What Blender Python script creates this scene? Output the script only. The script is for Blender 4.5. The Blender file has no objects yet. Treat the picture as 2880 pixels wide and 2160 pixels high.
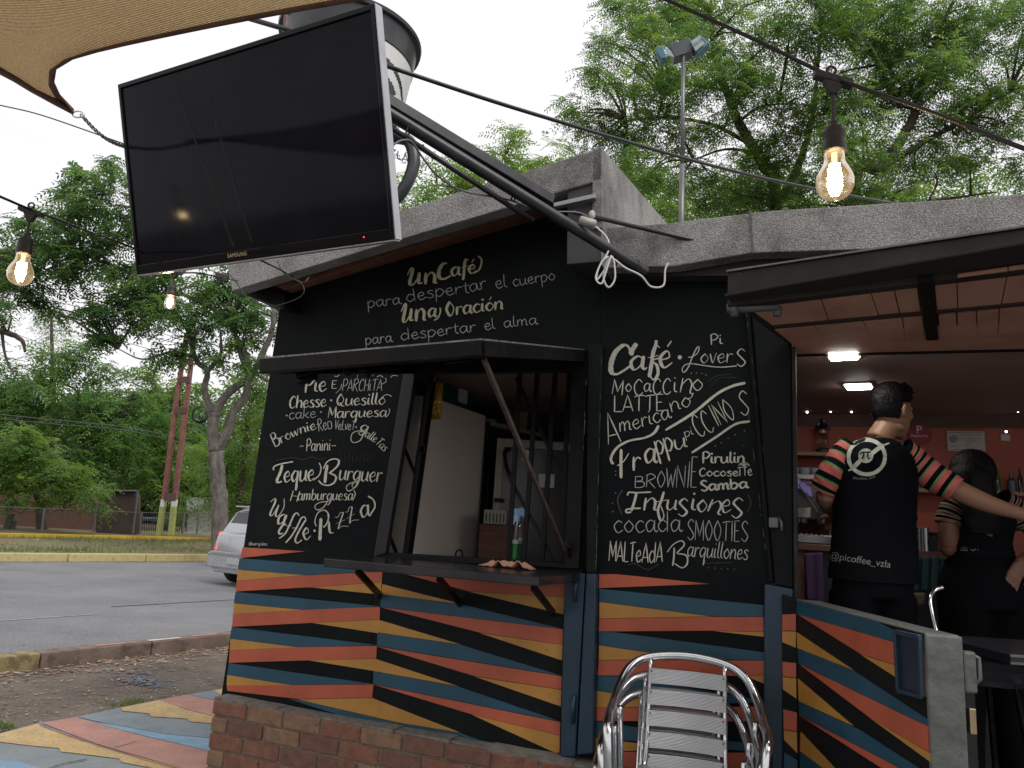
import bpy, math, random
import numpy as np
from mathutils import Vector, Matrix
from mathutils.bvhtree import BVHTree
from mathutils.geometry import tessellate_polygon
random.seed(7); rng = np.random.default_rng(7)
S = bpy.context.scene; COL = S.collection
R = math.radians
# ------------------------------------------------------------------ camera
FPX = 2083.0                                   # focal length in pixels of the 2880 px wide picture
EYE = Vector((0, 0, 1.35))
PITCH, ROLL = R(11.1), R(3.8)
cam = bpy.data.cameras.new('camera'); co = bpy.data.objects.new('camera', cam); COL.objects.link(co)
RM = (Matrix.Rotation(R(90) + PITCH, 3, 'X') @ Matrix.Rotation(ROLL, 3, 'Z'))
co.matrix_world = Matrix.Translation(EYE) @ RM.to_4x4()
cam.sensor_width = 36; cam.lens = 36 * FPX / 2880; cam.clip_start = .05; cam.clip_end = 600
S.camera = co
# ------------------------------------------------------------------ light
w = bpy.data.worlds.new("World"); S.world = w; w.use_nodes = True
nt = w.node_tree; nt.nodes.clear()
N = nt.nodes.new; L = nt.links.new
out = N('ShaderNodeOutputWorld'); bg = N('ShaderNodeBackground'); sky = N('ShaderNodeTexSky')
sky.sky_type = 'NISHITA'; sky.sun_disc = False; sky.sun_elevation = R(52); sky.sun_rotation = R(135)
sky.air_density = 1.5; sky.dust_density = 4
SKYS = .12
hs = N('ShaderNodeHueSaturation'); hs.inputs['Saturation'].default_value = .25; L(sky.outputs[0], hs.inputs['Color'])
tc = N('ShaderNodeTexCoord'); nz = N('ShaderNodeTexNoise'); nz.inputs['Scale'].default_value = 2.2; nz.inputs['Detail'].default_value = 5
mp = N('ShaderNodeMapping'); mp.inputs['Scale'].default_value = (1, 1, 2.4)
L(tc.outputs['Generated'], mp.inputs[0]); L(mp.outputs[0], nz.inputs['Vector'])
cr = N('ShaderNodeValToRGB'); cr.color_ramp.elements[0].position = .3; cr.color_ramp.elements[1].position = .75
CL = 1.0 / SKYS
cr.color_ramp.elements[0].color = (.70 * CL, .69 * CL, .715 * CL, 1); cr.color_ramp.elements[1].color = (.79 * CL, .775 * CL, .81 * CL, 1)
L(nz.outputs['Fac'], cr.inputs[0])
mx = N('ShaderNodeMixRGB'); mx.inputs[0].default_value = .93; L(hs.outputs[0], mx.inputs[1]); L(cr.outputs[0], mx.inputs[2])
L(mx.outputs[0], bg.inputs[0]); bg.inputs[1].default_value = SKYS; L(bg.outputs[0], out.inputs[0])
sl = bpy.data.lights.new('sun', 'SUN'); sl.energy = 1.5; sl.angle = R(35); sl.color = (1, .97, .93)
so = bpy.data.objects.new('sun', sl); COL.objects.link(so)
so.rotation_euler = (R(38), 0, R(45))          # overcast brightness from above, stronger from the right
S.view_settings.view_transform = 'Standard'; S.view_settings.look = 'None'
S.view_settings.exposure = 0.52; S.view_settings.gamma = 1
S.render.engine = 'CYCLES'
try:
    S.cycles.max_bounces = 8; S.cycles.transparent_max_bounces = 16; S.cycles.sample_clamp_indirect = 4
except Exception: pass

# ------------------------------------------------------------------ measuring helpers
def ray(px, py):
    return RM @ Vector(((px - 1440) / FPX, -(py - 1080) / FPX, -1.0))
def at(px, py, Y):
    d = ray(px, py); return EYE + d * (Y / d.y)
def onz(px, py, z=0.0):
    d = ray(px, py); return EYE + d * ((z - EYE.z) / d.z)
FA = R(22)
FU = Vector((math.cos(FA), -math.sin(FA), 0)); FN = Vector((-math.sin(FA), -math.cos(FA), 0)); FP = Vector((0, 3.45, 0))
UZ = Vector((0, 0, 1))
def onf(px, py, t=0.0):                         # point where the line of sight meets the plane t metres in front of the facade
    d = ray(px, py); p0 = FP + FN * t
    return EYE + d * ((p0 - EYE).dot(FN) / d.dot(FN))
def fw(s, h, t=0.0): return FP + FU * s + UZ * h + FN * t
def fsh(p): q = p - FP; return q.dot(FU), q.z
def on_plane(px, py, p0, n):
    d = ray(px, py); return EYE + d * ((p0 - EYE).dot(n) / d.dot(n))

# ------------------------------------------------------------------ object helpers
def thing(name, label, cat, loc=(0, 0, 0), group=None):
    o = bpy.data.objects.new(name, None); COL.objects.link(o); o.location = loc; o.empty_display_size = .1
    o['label'] = label; o['category'] = cat
    if group: o['group'] = group
    return o
def tag(o, label, cat, group=None):
    o['label'] = label; o['category'] = cat
    if group: o['group'] = group
    return o
def wloc(o):
    v = Vector((0, 0, 0))
    while o is not None: v += o.location; o = o.parent
    return v
class MB:
    def __init__(s): s.v = []; s.f = []; s.m = []
    def add(s, vs, fs, mi=0):
        b = len(s.v); s.v += [tuple(v) for v in vs]; s.f += [tuple(b + i for i in f) for f in fs]; s.m += [mi] * len(fs); return s
    def poly(s, pts, mi=0): return s.add(pts, [tuple(range(len(pts)))], mi)
    def prism(s, A, B, mi=0):
        n = len(A)
        return s.add(list(A) + list(B), [tuple(range(n)), tuple(range(2 * n - 1, n - 1, -1))] + [(i, n + i, n + (i + 1) % n, (i + 1) % n) for i in range(n)], mi)
    def box(s, c, X, Y, Z, mi=0):               # centre and three half-axis vectors
        c = Vector(c); X = Vector(X); Y = Vector(Y); Z = Vector(Z)
        return s.prism([c - X - Y - Z, c + X - Y - Z, c + X + Y - Z, c - X + Y - Z], [c - X - Y + Z, c + X - Y + Z, c + X + Y + Z, c - X + Y + Z], mi)
    def bx(s, x0, x1, y0, y1, z0, z1, mi=0):
        return s.box(((x0 + x1) / 2, (y0 + y1) / 2, (z0 + z1) / 2), ((x1 - x0) / 2, 0, 0), (0, (y1 - y0) / 2, 0), (0, 0, (z1 - z0) / 2), mi)
    def fbox(s, s0, s1, h0, h1, t0, t1, mi=0):  # box in facade coordinates
        return s.prism([fw(s0, h0, t0), fw(s1, h0, t0), fw(s1, h0, t1), fw(s0, h0, t1)], [fw(s0, h1, t0), fw(s1, h1, t0), fw(s1, h1, t1), fw(s0, h1, t1)], mi)
    def slab(s, poly, t0, t1, mi=0):            # facade polygon (seen at depth t1) with real thickness back to t0
        A = [onf(x, y, t1) for x, y in poly]; B = [p + FN * (t0 - t1) for p in A]
        return s.prism(A, B, mi)
    def beam(s, a, b, w, h, up=UZ, mi=0):
        a = Vector(a); b = Vector(b); d = (b - a).normalized(); x = d.cross(Vector(up)).normalized(); z = x.cross(d)
        return s.box((a + b) / 2, x * w / 2, (b - a) / 2, z * h / 2, mi)
    def loft(s, rings, cap=True, mi=0, closed=False):
        n = len(rings[0]); vs = [p for r in rings for p in r]; fs = []
        m = len(rings); rr = m if closed else m - 1
        ml = []
        b = len(s.v); s.v += [tuple(v) for v in vs]
        for k in range(rr):
            k2 = (k + 1) % m
            for i in range(n):
                j = (i + 1) % n
                s.f.append((b + k * n + i, b + k * n + j, b + k2 * n + j, b + k2 * n + i)); s.m.append(mi[k] if isinstance(mi, (list, tuple)) else mi)
        if cap and not closed:
            c0 = mi[0] if isinstance(mi, (list, tuple)) else mi; c1 = mi[-1] if isinstance(mi, (list, tuple)) else mi
            s.f.append(tuple(b + i for i in range(n - 1, -1, -1))); s.m.append(c0)
            s.f.append(tuple(b + (m - 1) * n + i for i in range(n))); s.m.append(c1)
        return s
    def tube(s, path, r, n=8, mi=0, closed=False, flat=1.0, side=None):
        path = [Vector(p) for p in path]; m = len(path); rings = []; u = None
        for k in range(m):
            a = path[(k - 1) % m] if (k > 0 or closed) else path[k]; b = path[(k + 1) % m] if (k < m - 1 or closed) else path[k]
            d = (b - a).normalized()
            if side is not None: u = Vector(side); u = (u - d * u.dot(d)).normalized()
            elif u is None:
                u = d.orthogonal().normalized()
            else: u = (u - d * u.dot(d)).normalized()
            v = d.cross(u); rk = r[k] if isinstance(r, (list, tuple)) else r
            rings.append([path[k] + u * (math.cos(2 * math.pi * i / n) * rk) + v * (math.sin(2 * math.pi * i / n) * rk * flat) for i in range(n)])
        return s.loft(rings, True, mi, closed)
    def lathe(s, c, prof, n=24, mi=0, axis=UZ, sq=1.0):
        c = Vector(c); ax = Vector(axis).normalized(); u = ax.orthogonal().normalized() if abs(ax.z) < .99 else Vector((1, 0, 0)); v = ax.cross(u)
        rings = [[c + ax * z + u * (math.cos(2 * math.pi * i / n) * max(r, 1e-4)) + v * (math.sin(2 * math.pi * i / n) * max(r, 1e-4) * sq) for i in range(n)] for r, z in prof]
        return s.loft(rings, True, mi)
    def ball(s, c, rx, ry, rz, n=16, m=10, mi=0, M=None):
        c = Vector(c); rings = []
        for k in range(m + 1):
            a = math.pi * k / m; rr = max(math.sin(a), 1e-3); z = -math.cos(a)
            ring = [Vector((rx * rr * math.cos(2 * math.pi * i / n), ry * rr * math.sin(2 * math.pi * i / n), rz * z)) for i in range(n)]
            if M is not None: ring = [M @ p for p in ring]
            rings.append([c + p for p in ring])
        return s.loft(rings, True, mi)
    def build(s, name, mats, parent=None, smooth=False, bevel=0, kind=None, loc=None, label=None, sub=0, auto=None):
        if loc is not None and parent is None: off = Vector(loc)
        else: off = wloc(parent) if parent is not None else Vector((0, 0, 0))
        me = bpy.data.meshes.new(name)
        me.from_pydata([(x - off.x, y - off.y, z - off.z) for x, y, z in s.v], [], s.f)
        mats = mats if isinstance(mats, (list, tuple)) else [mats]
        for m in mats: me.materials.append(m)
        if len(mats) > 1: me.polygons.foreach_set('material_index', s.m)
        if smooth: me.polygons.foreach_set('use_smooth', [True] * len(me.polygons))
        me.update()
        o = bpy.data.objects.new(name, me); COL.objects.link(o)
        if parent is not None: o.parent = parent
        elif loc is not None: o.location = off
        if auto:
            for p in me.polygons: p.use_smooth = True
            try: me.set_sharp_from_angle(angle=R(auto))
            except Exception: pass
        if bevel:
            b = o.modifiers.new('bevel', 'BEVEL'); b.width = bevel; b.segments = 2; b.limit_method = 'ANGLE'; b.angle_limit = R(40)
        if sub:
            b = o.modifiers.new('sub', 'SUBSURF'); b.levels = sub; b.render_levels = sub
        if kind: o['kind'] = kind
        if label: o['label'] = label
        return o
def cr_spline(pts, n=6):
    P = [Vector(p) for p in pts]
    if len(P) < 3: return P
    P = [P[0] * 2 - P[1]] + P + [P[-1] * 2 - P[-2]]; o = []
    for i in range(1, len(P) - 2):
        for k in range(n):
            t = k / n; a, b, c, d = P[i - 1], P[i], P[i + 1], P[i + 2]
            o.append(.5 * ((2 * b) + (c - a) * t + (2 * a - 5 * b + 4 * c - d) * t * t + (3 * b - a - 3 * c + d) * t ** 3))
    o.append(P[-2]); return o

# ------------------------------------------------------------------ materials
MC = {}
def mat(name, col, rough=.6, metal=0, var=.12, scale=8, bump=.0, bscale=60, col2=None, spec=None, detail=6, stretch=(1, 1, 1), lo=.35, hi=.7, coat=0, trans=0, bdist=.01, rvar=.1):
    if name in MC: return MC[name]
    m = bpy.data.materials.new(name); m.use_nodes = True; t = m.node_tree; b = t.nodes['Principled BSDF']
    n = t.nodes.new; l = t.links.new
    tcx = n('ShaderNodeTexCoord'); mpx = n('ShaderNodeMapping'); mpx.inputs['Scale'].default_value = stretch; l(tcx.outputs['Object'], mpx.inputs[0])
    no = n('ShaderNodeTexNoise'); no.inputs['Scale'].default_value = scale; no.inputs['Detail'].default_value = detail; no.inputs['Roughness'].default_value = .62
    l(mpx.outputs[0], no.inputs['Vector'])
    r = n('ShaderNodeValToRGB'); e = r.color_ramp.elements; e[0].position = lo; e[1].position = hi
    c2 = col2 if col2 else tuple(c * (1 + var) for c in col); c1 = col if col2 else tuple(c * (1 - var) for c in col)
    e[0].color = (*c1, 1); e[1].color = (*c2, 1); l(no.outputs['Fac'], r.inputs[0]); l(r.outputs[0], b.inputs['Base Color'])
    b.inputs['Metallic'].default_value = metal
    mr = n('ShaderNodeMapRange'); mr.inputs['To Min'].default_value = max(rough - rvar, .02); mr.inputs['To Max'].default_value = min(rough + rvar, 1); l(no.outputs['Fac'], mr.inputs['Value']); l(mr.outputs[0], b.inputs['Roughness'])
    if spec is not None: b.inputs['Specular IOR Level'].default_value = spec
    if coat: b.inputs['Coat Weight'].default_value = coat; b.inputs['Coat Roughness'].default_value = .1
    if trans: b.inputs['Transmission Weight'].default_value = trans
    if bump:
        n2 = n('ShaderNodeTexNoise'); n2.inputs['Scale'].default_value = bscale; n2.inputs['Detail'].default_value = 4; l(mpx.outputs[0], n2.inputs['Vector'])
        bp = n('ShaderNodeBump'); bp.inputs['Strength'].default_value = bump; bp.inputs['Distance'].default_value = bdist; l(n2.outputs['Fac'], bp.inputs['Height']); l(bp.outputs[0], b.inputs['Normal'])
    MC[name] = m; return m
def emis(name, col, st):
    if name in MC: return MC[name]
    m = bpy.data.materials.new(name); m.use_nodes = True; t = m.node_tree; b = t.nodes['Principled BSDF']
    b.inputs['Base Color'].default_value = (*[min(c, 1) * .5 for c in col], 1); b.inputs['Emission Color'].default_value = (*col, 1); b.inputs['Emission Strength'].default_value = st
    MC[name] = m; return m
def speckle(m, scale, amt, c, thr=.62):         # wear spots / grit added over a material's colour
    t = m.node_tree; b = t.nodes['Principled BSDF']; src = b.inputs['Base Color'].links[0].from_socket
    n = t.nodes.new; l = t.links.new
    tcx = n('ShaderNodeTexCoord'); no = n('ShaderNodeTexNoise'); no.inputs['Scale'].default_value = scale; no.inputs['Detail'].default_value = 3; l(tcx.outputs['Object'], no.inputs['Vector'])
    r = n('ShaderNodeValToRGB'); r.color_ramp.elements[0].position = thr; r.color_ramp.elements[1].position = thr + .06
    r.color_ramp.elements[1].color = (amt, amt, amt, 1); l(no.outputs['Fac'], r.inputs[0])
    mxx = n('ShaderNodeMixRGB'); l(r.outputs[0], mxx.inputs[0]); l(src, mxx.inputs[1]); mxx.inputs[2].default_value = (*c, 1); l(mxx.outputs[0], b.inputs['Base Color'])
    return m
def leafmat(name, col, col2, tr=.45):
    m = bpy.data.materials.new(name); m.use_nodes = True; t = m.node_tree; b = t.nodes['Principled BSDF']; n = t.nodes.new; l = t.links.new
    tcx = n('ShaderNodeTexCoord'); no = n('ShaderNodeTexNoise'); no.inputs['Scale'].default_value = .9; no.inputs['Detail'].default_value = 5; l(tcx.outputs['Object'], no.inputs['Vector'])
    r = n('ShaderNodeValToRGB'); r.color_ramp.elements[0].position = .35; r.color_ramp.elements[1].position = .68
    r.color_ramp.elements[0].color = (*col, 1); r.color_ramp.elements[1].color = (*col2, 1); l(no.outputs['Fac'], r.inputs[0]); l(r.outputs[0], b.inputs['Base Color'])
    b.inputs['Roughness'].default_value = .5
    ts = n('ShaderNodeBsdfTranslucent'); hsx = n('ShaderNodeHueSaturation'); hsx.inputs['Value'].default_value = 3.0; hsx.inputs['Saturation'].default_value = 1.1; hsx.inputs['Hue'].default_value = .48
    l(r.outputs[0], hsx.inputs['Color']); l(hsx.outputs[0], ts.inputs[0])
    ms = n('ShaderNodeMixShader'); ms.inputs[0].default_value = tr; l(b.outputs[0], ms.inputs[1]); l(ts.outputs[0], ms.inputs[2]); l(ms.outputs[0], t.nodes['Material Output'].inputs[0])
    return m
BLACK = speckle(mat('black_paint', (.0055, .0065, .0075), .5, 0, scale=3, col2=(.010, .012, .012), bump=.12, bscale=25, spec=.1), 34, .5, (.06, .062, .06), .7)
BOARD = speckle(mat('chalkboard_paint', (.0055, .0068, .0080), .6, 0, scale=2.2, col2=(.011, .0135, .0125), bump=.1, bscale=18, spec=.07), 26, .45, (.05, .05, .046), .72)
BLKM = mat('black_metal', (.0045, .0045, .005), .42, 0, spec=.14, scale=14, col2=(.014, .011, .010), bump=.15, bscale=40, lo=.45, hi=.85)
WHITEP = speckle(mat('white_lettering_paint', (.50, .48, .40), .7, var=.16, scale=60), 170, .5, (.25, .24, .21), .6)
THINP = mat('thin_lettering_paint', (.36, .37, .34), .7, var=.2, scale=60)
RED = mat('coral_paint', (.42, .085, .038), .5, var=.14, scale=5, bump=.1, bscale=40)
YEL = mat('ochre_paint', (.42, .205, .035), .5, var=.14, scale=5, bump=.1, bscale=40)
BLU = mat('blue_paint', (.008, .060, .098), .5, var=.2, scale=5, bump=.1, bscale=40)
BLU2 = mat('dark_blue_paint', (.008, .03, .055), .42, var=.25, scale=6, bump=.1, bscale=30)
for m_ in (RED, YEL, BLU): speckle(m_, 30, .35, (.03, .025, .025), .69)
def roofing(name):
    m = mat(name, (.16, .155, .147), .9, scale=210, col2=(.42, .41, .39), bump=1.0, bscale=170, lo=.42, hi=.62, bdist=.006)
    t = m.node_tree; b = t.nodes['Principled BSDF']; src = b.inputs['Base Color'].links[0].from_socket; n = t.nodes.new; l = t.links.new
    tcx = n('ShaderNodeTexCoord'); no = n('ShaderNodeTexNoise'); no.inputs['Scale'].default_value = 2.6; no.inputs['Detail'].default_value = 7; no.inputs['Roughness'].default_value = .7; l(tcx.outputs['Object'], no.inputs['Vector'])
    r = n('ShaderNodeValToRGB'); r.color_ramp.elements[0].position = .34; r.color_ramp.elements[1].position = .56; r.color_ramp.elements[0].color = (.42, .41, .4, 1); r.color_ramp.elements[1].color = (1, 1, 1, 1); l(no.outputs['Fac'], r.inputs[0])
    mxx = n('ShaderNodeMixRGB'); mxx.blend_type = 'MULTIPLY'; mxx.inputs[0].default_value = 1; l(src, mxx.inputs[1]); l(r.outputs[0], mxx.inputs[2]); l(mxx.outputs[0], b.inputs['Base Color'])
    return m
ROOF = roofing('mineral_roofing_felt')
WOOD = mat('brown_wood', (.10, .036, .022), .6, scale=9, col2=(.19, .075, .045), stretch=(1, 1, 6), bump=.3, bscale=30)
PLY = mat('reddish_ceiling_board', (.36, .17, .115), .65, scale=5, col2=(.50, .26, .18), bump=.15, bscale=20)
GREYM = mat('grey_painted_metal', (.09, .095, .10), .4, scale=20, col2=(.14, .145, .15), metal=.3)
ALU = mat('brushed_aluminium', (.60, .61, .62), .2, metal=1, var=.05, scale=30, rvar=.06)
STEEL = mat('stainless_steel', (.72, .66, .58), .4, metal=.1, var=.04, scale=4, rvar=.05)
BRICKS = [speckle(mat('brick_%s' % n, c, .85, scale=22, col2=c2, bump=.6, bscale=70, bdist=.006), 45, .5, (.05, .035, .028), .62) for n, c, c2 in
          (('red', (.145, .058, .036), (.23, .098, .06)), ('brown', (.16, .09, .052), (.245, .145, .088)), ('dark', (.11, .05, .034), (.175, .085, .055)))]
MORTAR = mat('mortar', (.13, .095, .07), .95, scale=30, col2=(.22, .17, .125), bump=.8, bscale=60)
WHITE = mat('white_plastic', (.62, .62, .6), .4, var=.06)
BARK = mat('grey_bark', (.07, .06, .05), .9, scale=9, col2=(.19, .17, .145), bump=.8, bscale=18, bdist=.03, stretch=(1, 1, .5))
BARKD = mat('dark_bark', (.035, .024, .018), .9, scale=8, col2=(.09, .065, .05), bump=.5, bscale=18)
SKIN = mat('tan_skin', (.30, .155, .095), .5, var=.08, scale=9, spec=.4)
SKIN2 = mat('brown_skin', (.21, .105, .068), .5, var=.08, scale=9, spec=.4)
HAIR = mat('black_hair', (.005, .0045, .0045), .5, scale=60, col2=(.011, .010, .010), spec=.12, bump=.6, bscale=110, stretch=(1, 1, .35))
CLOTHB = mat('black_cloth', (.005, .006, .008), .85, spec=.08, var=.25, scale=5, bump=.25, bscale=9, bdist=.02)
JEANS = mat('dark_trousers', (.004, .0045, .006), .85, spec=.08, var=.2, scale=5, bump=.2, bscale=12)
# ------------------------------------------------------------------ hand lettering: single-stroke letters drawn as paint ribbons
G = {}
def g(ch, adv, *st): G[ch] = (adv, st)
def pp(s): return [tuple(float(q) for q in a.split(',')) for a in s.split()]
# a leading '|' means straight segments, otherwise a smooth brush curve
g('a', 1.12, '.82,.85 .48,1 .1,.6 .3,.02 .68,.25 .86,.8', '.88,1 .84,.25 1.02,.0 1.15,.15')
g('b', 1.05, '|.12,1.7 .12,.05', '.12,.6 .5,1 .88,.55 .5,0 .12,.15')
g('c', .92, '.82,.82 .5,1 .1,.55 .4,0 .9,.22')
g('d', 1.12, '.85,.75 .45,1 .08,.5 .4,0 .86,.35', '|.9,1.75 .88,.0')
g('e', .98, '.12,.48 .72,.6 .55,1 .1,.6 .38,0 .95,.25')
g('f', .72, '.78,1.55 .52,1.72 .36,1.2 .3,.2 .2,-.6', '.05,.85 .72,.98')
g('g', 1.08, '.84,.85 .45,1 .1,.5 .4,.02 .84,.5', '.88,1 .85,-.1 .5,-.72 .08,-.5 .5,-.1 1.1,.1')
g('h', 1.0, '|.14,1.7 .1,0', '.12,.5 .5,1 .8,.72 .8,.1 .98,0')
g('i', .5, '.18,1 .15,.2 .45,.05', 'o.2,1.42')
g('k', .95, '|.14,1.7 .1,0', '.78,.95 .4,.5 .14,.42', '.3,.48 .6,.1 .9,0')
g('l', .5, '.2,1.7 .14,.3 .45,.02')
g('m', 1.45, '|.12,1 .12,0', '.12,.55 .42,1 .62,.7 .62,0', '.62,.55 .95,1 1.15,.7 1.15,.1 1.38,.05')
g('n', 1.05, '|.12,1 .12,0', '.12,.5 .5,1 .8,.7 .8,.12 1.02,.05')
g('o', 1.02, '.5,1 .1,.5 .48,0 .9,.5 .5,1 .6,.9')
g('p', 1.02, '.14,1.05 .12,.2 .08,-.75', '.12,.6 .5,1.02 .9,.55 .5,0 .12,.12')
g('q', 1.1, '.82,.85 .45,1 .1,.5 .4,.02 .84,.5', '.88,1 .8,-.75 .98,-.3')
g('r', .78, '|.12,1 .12,0', '.12,.5 .4,.95 .72,.85')
g('s', .82, '.72,.85 .42,1 .16,.78 .6,.4 .62,.08 .3,0 .05,.15')
g('t', .72, '.38,1.5 .34,.2 .65,.05', '.02,1 .72,1.04')
g('T', 1.0, '|.5,1.6 .46,0', '.05,1.5 .5,1.62 1,1.62')
g('u', 1.08, '.12,1 .12,.25 .42,.0 .8,.45', '.84,1 .82,.2 1.05,.05')
g('U', 1.25, '.0,.9 .25,1.5 .38,1.3 .2,.2 .45,.05 .8,.6', '.9,1.1 .85,.2 1.15,.15')
g('v', .85, '.05,1 .4,0 .6,.6 .75,1.1')
g('w', 1.3, '.05,1 .25,.05 .6,.8', '.62,.9 .8,.02 1.2,1.1')
g('y', 1.0, '.1,1 .2,.3 .5,.15 .82,.6', '.88,1 .82,-.3 .4,-.75 .1,-.5')
g('z', .9, '|.1,1 .8,1 .1,0 .88,0')
g('\u00e9', .98, '.12,.48 .72,.6 .55,1 .1,.6 .38,0 .95,.25', '|.42,1.25 .68,1.65')
g('\u00f3', 1.02, '.5,1 .1,.5 .48,0 .9,.5 .5,1', '|.45,1.25 .7,1.65')
g('A', 1.05, '|.02,0 .5,1.7 .98,0', '|.15,.45 .85,.45')
g('B', 1.1, '|.14,1.7 .12,0', '.05,1.65 .7,1.7 .75,1.15 .2,.92', '.2,.92 .9,.85 .95,.25 .6,-.02 .1,0')
g('C', 1.05, '.92,1.35 .6,1.7 .15,1.1 .2,.3 .55,0 .95,.3')
g('D', 1.05, '|.12,1 .12,0', '.05,1 .85,.95 .85,.1 .1,0')
g('E', .85, '|.72,1.7 .12,1.7 .12,0 .76,0', '|.12,.88 .6,.88')
g('H', 1.0, '|.12,1.7 .12,0', '|.85,1.7 .85,0', '|.12,.85 .85,.85')
g('I', .4, '|.2,1.7 .2,0')
g('L', .85, '|.14,1.7 .12,.02 .8,.02')
g('M', 1.2, '|.08,0 .14,1.7 .6,.35 1.02,1.7 1.08,0')
g('N', 1.05, '|.1,0 .12,1.7 .9,0 .92,1.7')
g('O', 1.05, '.5,1.7 .1,.85 .5,0 .92,.85 .5,1.7')
g('P', 1.0, '|.14,1.7 .1,0', '.0,1.45 .5,1.75 .92,1.3 .6,.8 .15,.75')
g('Q', 1.2, '.5,1.6 .1,.7 .5,.02 .95,.75 .5,1.6', '.5,.4 .8,.0 1.15,-.1')
g('R', 1.05, '|.14,1.7 .1,0', '.0,1.45 .5,1.75 .9,1.3 .2,.8', '|.3,.8 .95,-.1')
g('S', .95, '.85,1.45 .5,1.7 .15,1.3 .5,.85 .85,.4 .5,0 .1,.25')
g('V', 1.0, '|.05,1.7 .45,0 .92,1.7')
g('W', 1.4, '|.05,1.7 .35,0 .7,1.2 1.0,0 1.35,1.7')
g('X', 1.4, '.0,1.3 .35,1.65 .45,1.3 .2,.25 .45,.1 .85,1.1', '.85,1.1 .75,.15 1.05,.1 1.4,.9 1.25,1.75')
g('1', 1.0, '|.55,1.4 .5,0', '.0,.5 .05,1.2 .5,1.7 1.05,1.3 .9,.75')                 # the P of Pizza
g('Z', 1.0, '.05,1.0 .3,.95 .5,1.2 .75,1.15 .6,.85 .2,.1 .5,.2 1.1,.05', '.05,.5 .85,.6')
g('@', 1.5, '1.0,.3 .7,.1 .4,.4 .6,.9 1,.8 .95,.2 1.3,.3 1.35,1 .8,1.4 .1,.9 .2,.0 .8,-.3')
g('~', 1.0, '.0,.35 .3,.6 .6,.35 .9,.6')
g('_', 1.0, '|.0,-.2 .9,-.2')
g(' ', .55)
class Paint:
    """collects brush strokes in one zoom picture's pixels and lays them on the facade"""
    def __init__(s, ox, oy, sc, t, mapper=None):
        s.o = (ox, oy, sc); s.t = t; s.mb = MB(); s.k = 0; s.done_words = []
        s.map = mapper or (lambda x, y, d: onf(x, y, s.t + d))
    def P(s, x, y, d): return s.map(s.o[0] + x / s.o[2], s.o[1] + y / s.o[2], d)
    def ribbon(s, pts, w, callig=.6, taper=True):
        s.k += 1; n = len(pts)
        if n < 2: return
        Lf, Rt = [], []
        for i, p in enumerate(pts):
            a = pts[max(i - 1, 0)]; b = pts[min(i + 1, n - 1)]; dx, dy = b[0] - a[0], b[1] - a[1]; q = math.hypot(dx, dy) or 1
            dx /= q; dy /= q
            ww = w * ((1 - callig) + callig * max(0, dy * .95 + abs(dy) * .15) ** 1.2)
            if taper and (i == 0 or i == n - 1): ww *= .62
            ww *= random.uniform(.9, 1.08)
            d = .0025 + .00025 * (s.k % 9) + 2.5e-5 * i
            Lf.append(s.P(p[0] - dy * ww / 2, p[1] + dx * ww / 2, d)); Rt.append(s.P(p[0] + dy * ww / 2, p[1] - dx * ww / 2, d))
        s.mb.add(Lf + Rt, [(i, i + 1, n + i + 1, n + i) for i in range(n - 1)])
    def dot(s, x, y, r):
        s.k += 1; d = .003 + .00025 * (s.k % 9)
        s.mb.poly([s.P(x + r * math.cos(a * .7), y + r * math.sin(a * .7), d) for a in range(9)])
    def curve(s, pts, w, callig=.3): s.ribbon([tuple(p)[:2] for p in cr_spline([(x, y, 0) for x, y in pts], 7)], w, callig)
    def word(s, txt, base, xh, w, slant=.15, callig=.6, jit=.02, caps=1.0):
        if s.mb.v: s.done_words.append(s.mb); s.mb = MB()
        adv = [G[c][0] for c in txt]; tot = sum(adv)
        seg = [math.dist(base[i], base[i + 1]) for i in range(len(base) - 1)]; LL = sum(seg)
        def along(d):
            for i, q in enumerate(seg):
                if d <= q or i == len(seg) - 1:
                    a, b = base[i], base[i + 1]; u = d / q
                    return a[0] + (b[0] - a[0]) * u, a[1] + (b[1] - a[1]) * u, (b[0] - a[0]) / q, (b[1] - a[1]) / q
                d -= q
        sx = LL / tot; pos = 0
        for c, ad in zip(txt, adv):
            cx, cy, tx, ty = along((pos + ad / 2) * sx)
            js = 1 + random.uniform(-jit, jit); jy = random.uniform(-jit, jit) * xh
            k = caps if c.isupper() else 1
            for st in G[c][1]:
                if st[0] == 'o':
                    x, y = pp(st[1:])[0]; X = (x - ad / 2) * sx + slant * y * xh; Y = y * xh
                    s.dot(cx + X * tx + Y * ty, cy + X * ty - Y * tx, w * .52); continue
                P = pp(st.lstrip('|'))
                if st[0] == '|':
                    q = [P[0]]
                    for a, b in zip(P, P[1:]): q += [(a[0] + (b[0] - a[0]) * u, a[1] + (b[1] - a[1]) * u) for u in (.33, .66, 1)]
                    P = q
                else: P = [tuple(v)[:2] for v in cr_spline([(x, y, 0) for x, y in P], 5)]
                o = []
                for x, y in P:
                    X = (x - ad / 2) * sx * js + slant * y * xh * k; Y = y * xh * k + jy
                    o.append((cx + X * tx + Y * ty, cy + X * ty - Y * tx))
                s.ribbon(o, w, callig)
            pos += ad
    def done(s, m, parent, name='lettering', label=None):
        for q in s.done_words + [s.mb]:
            if q.v: o = q.build(name, m, parent)
        s.mb = MB(); s.done_words = []; return o

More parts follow.
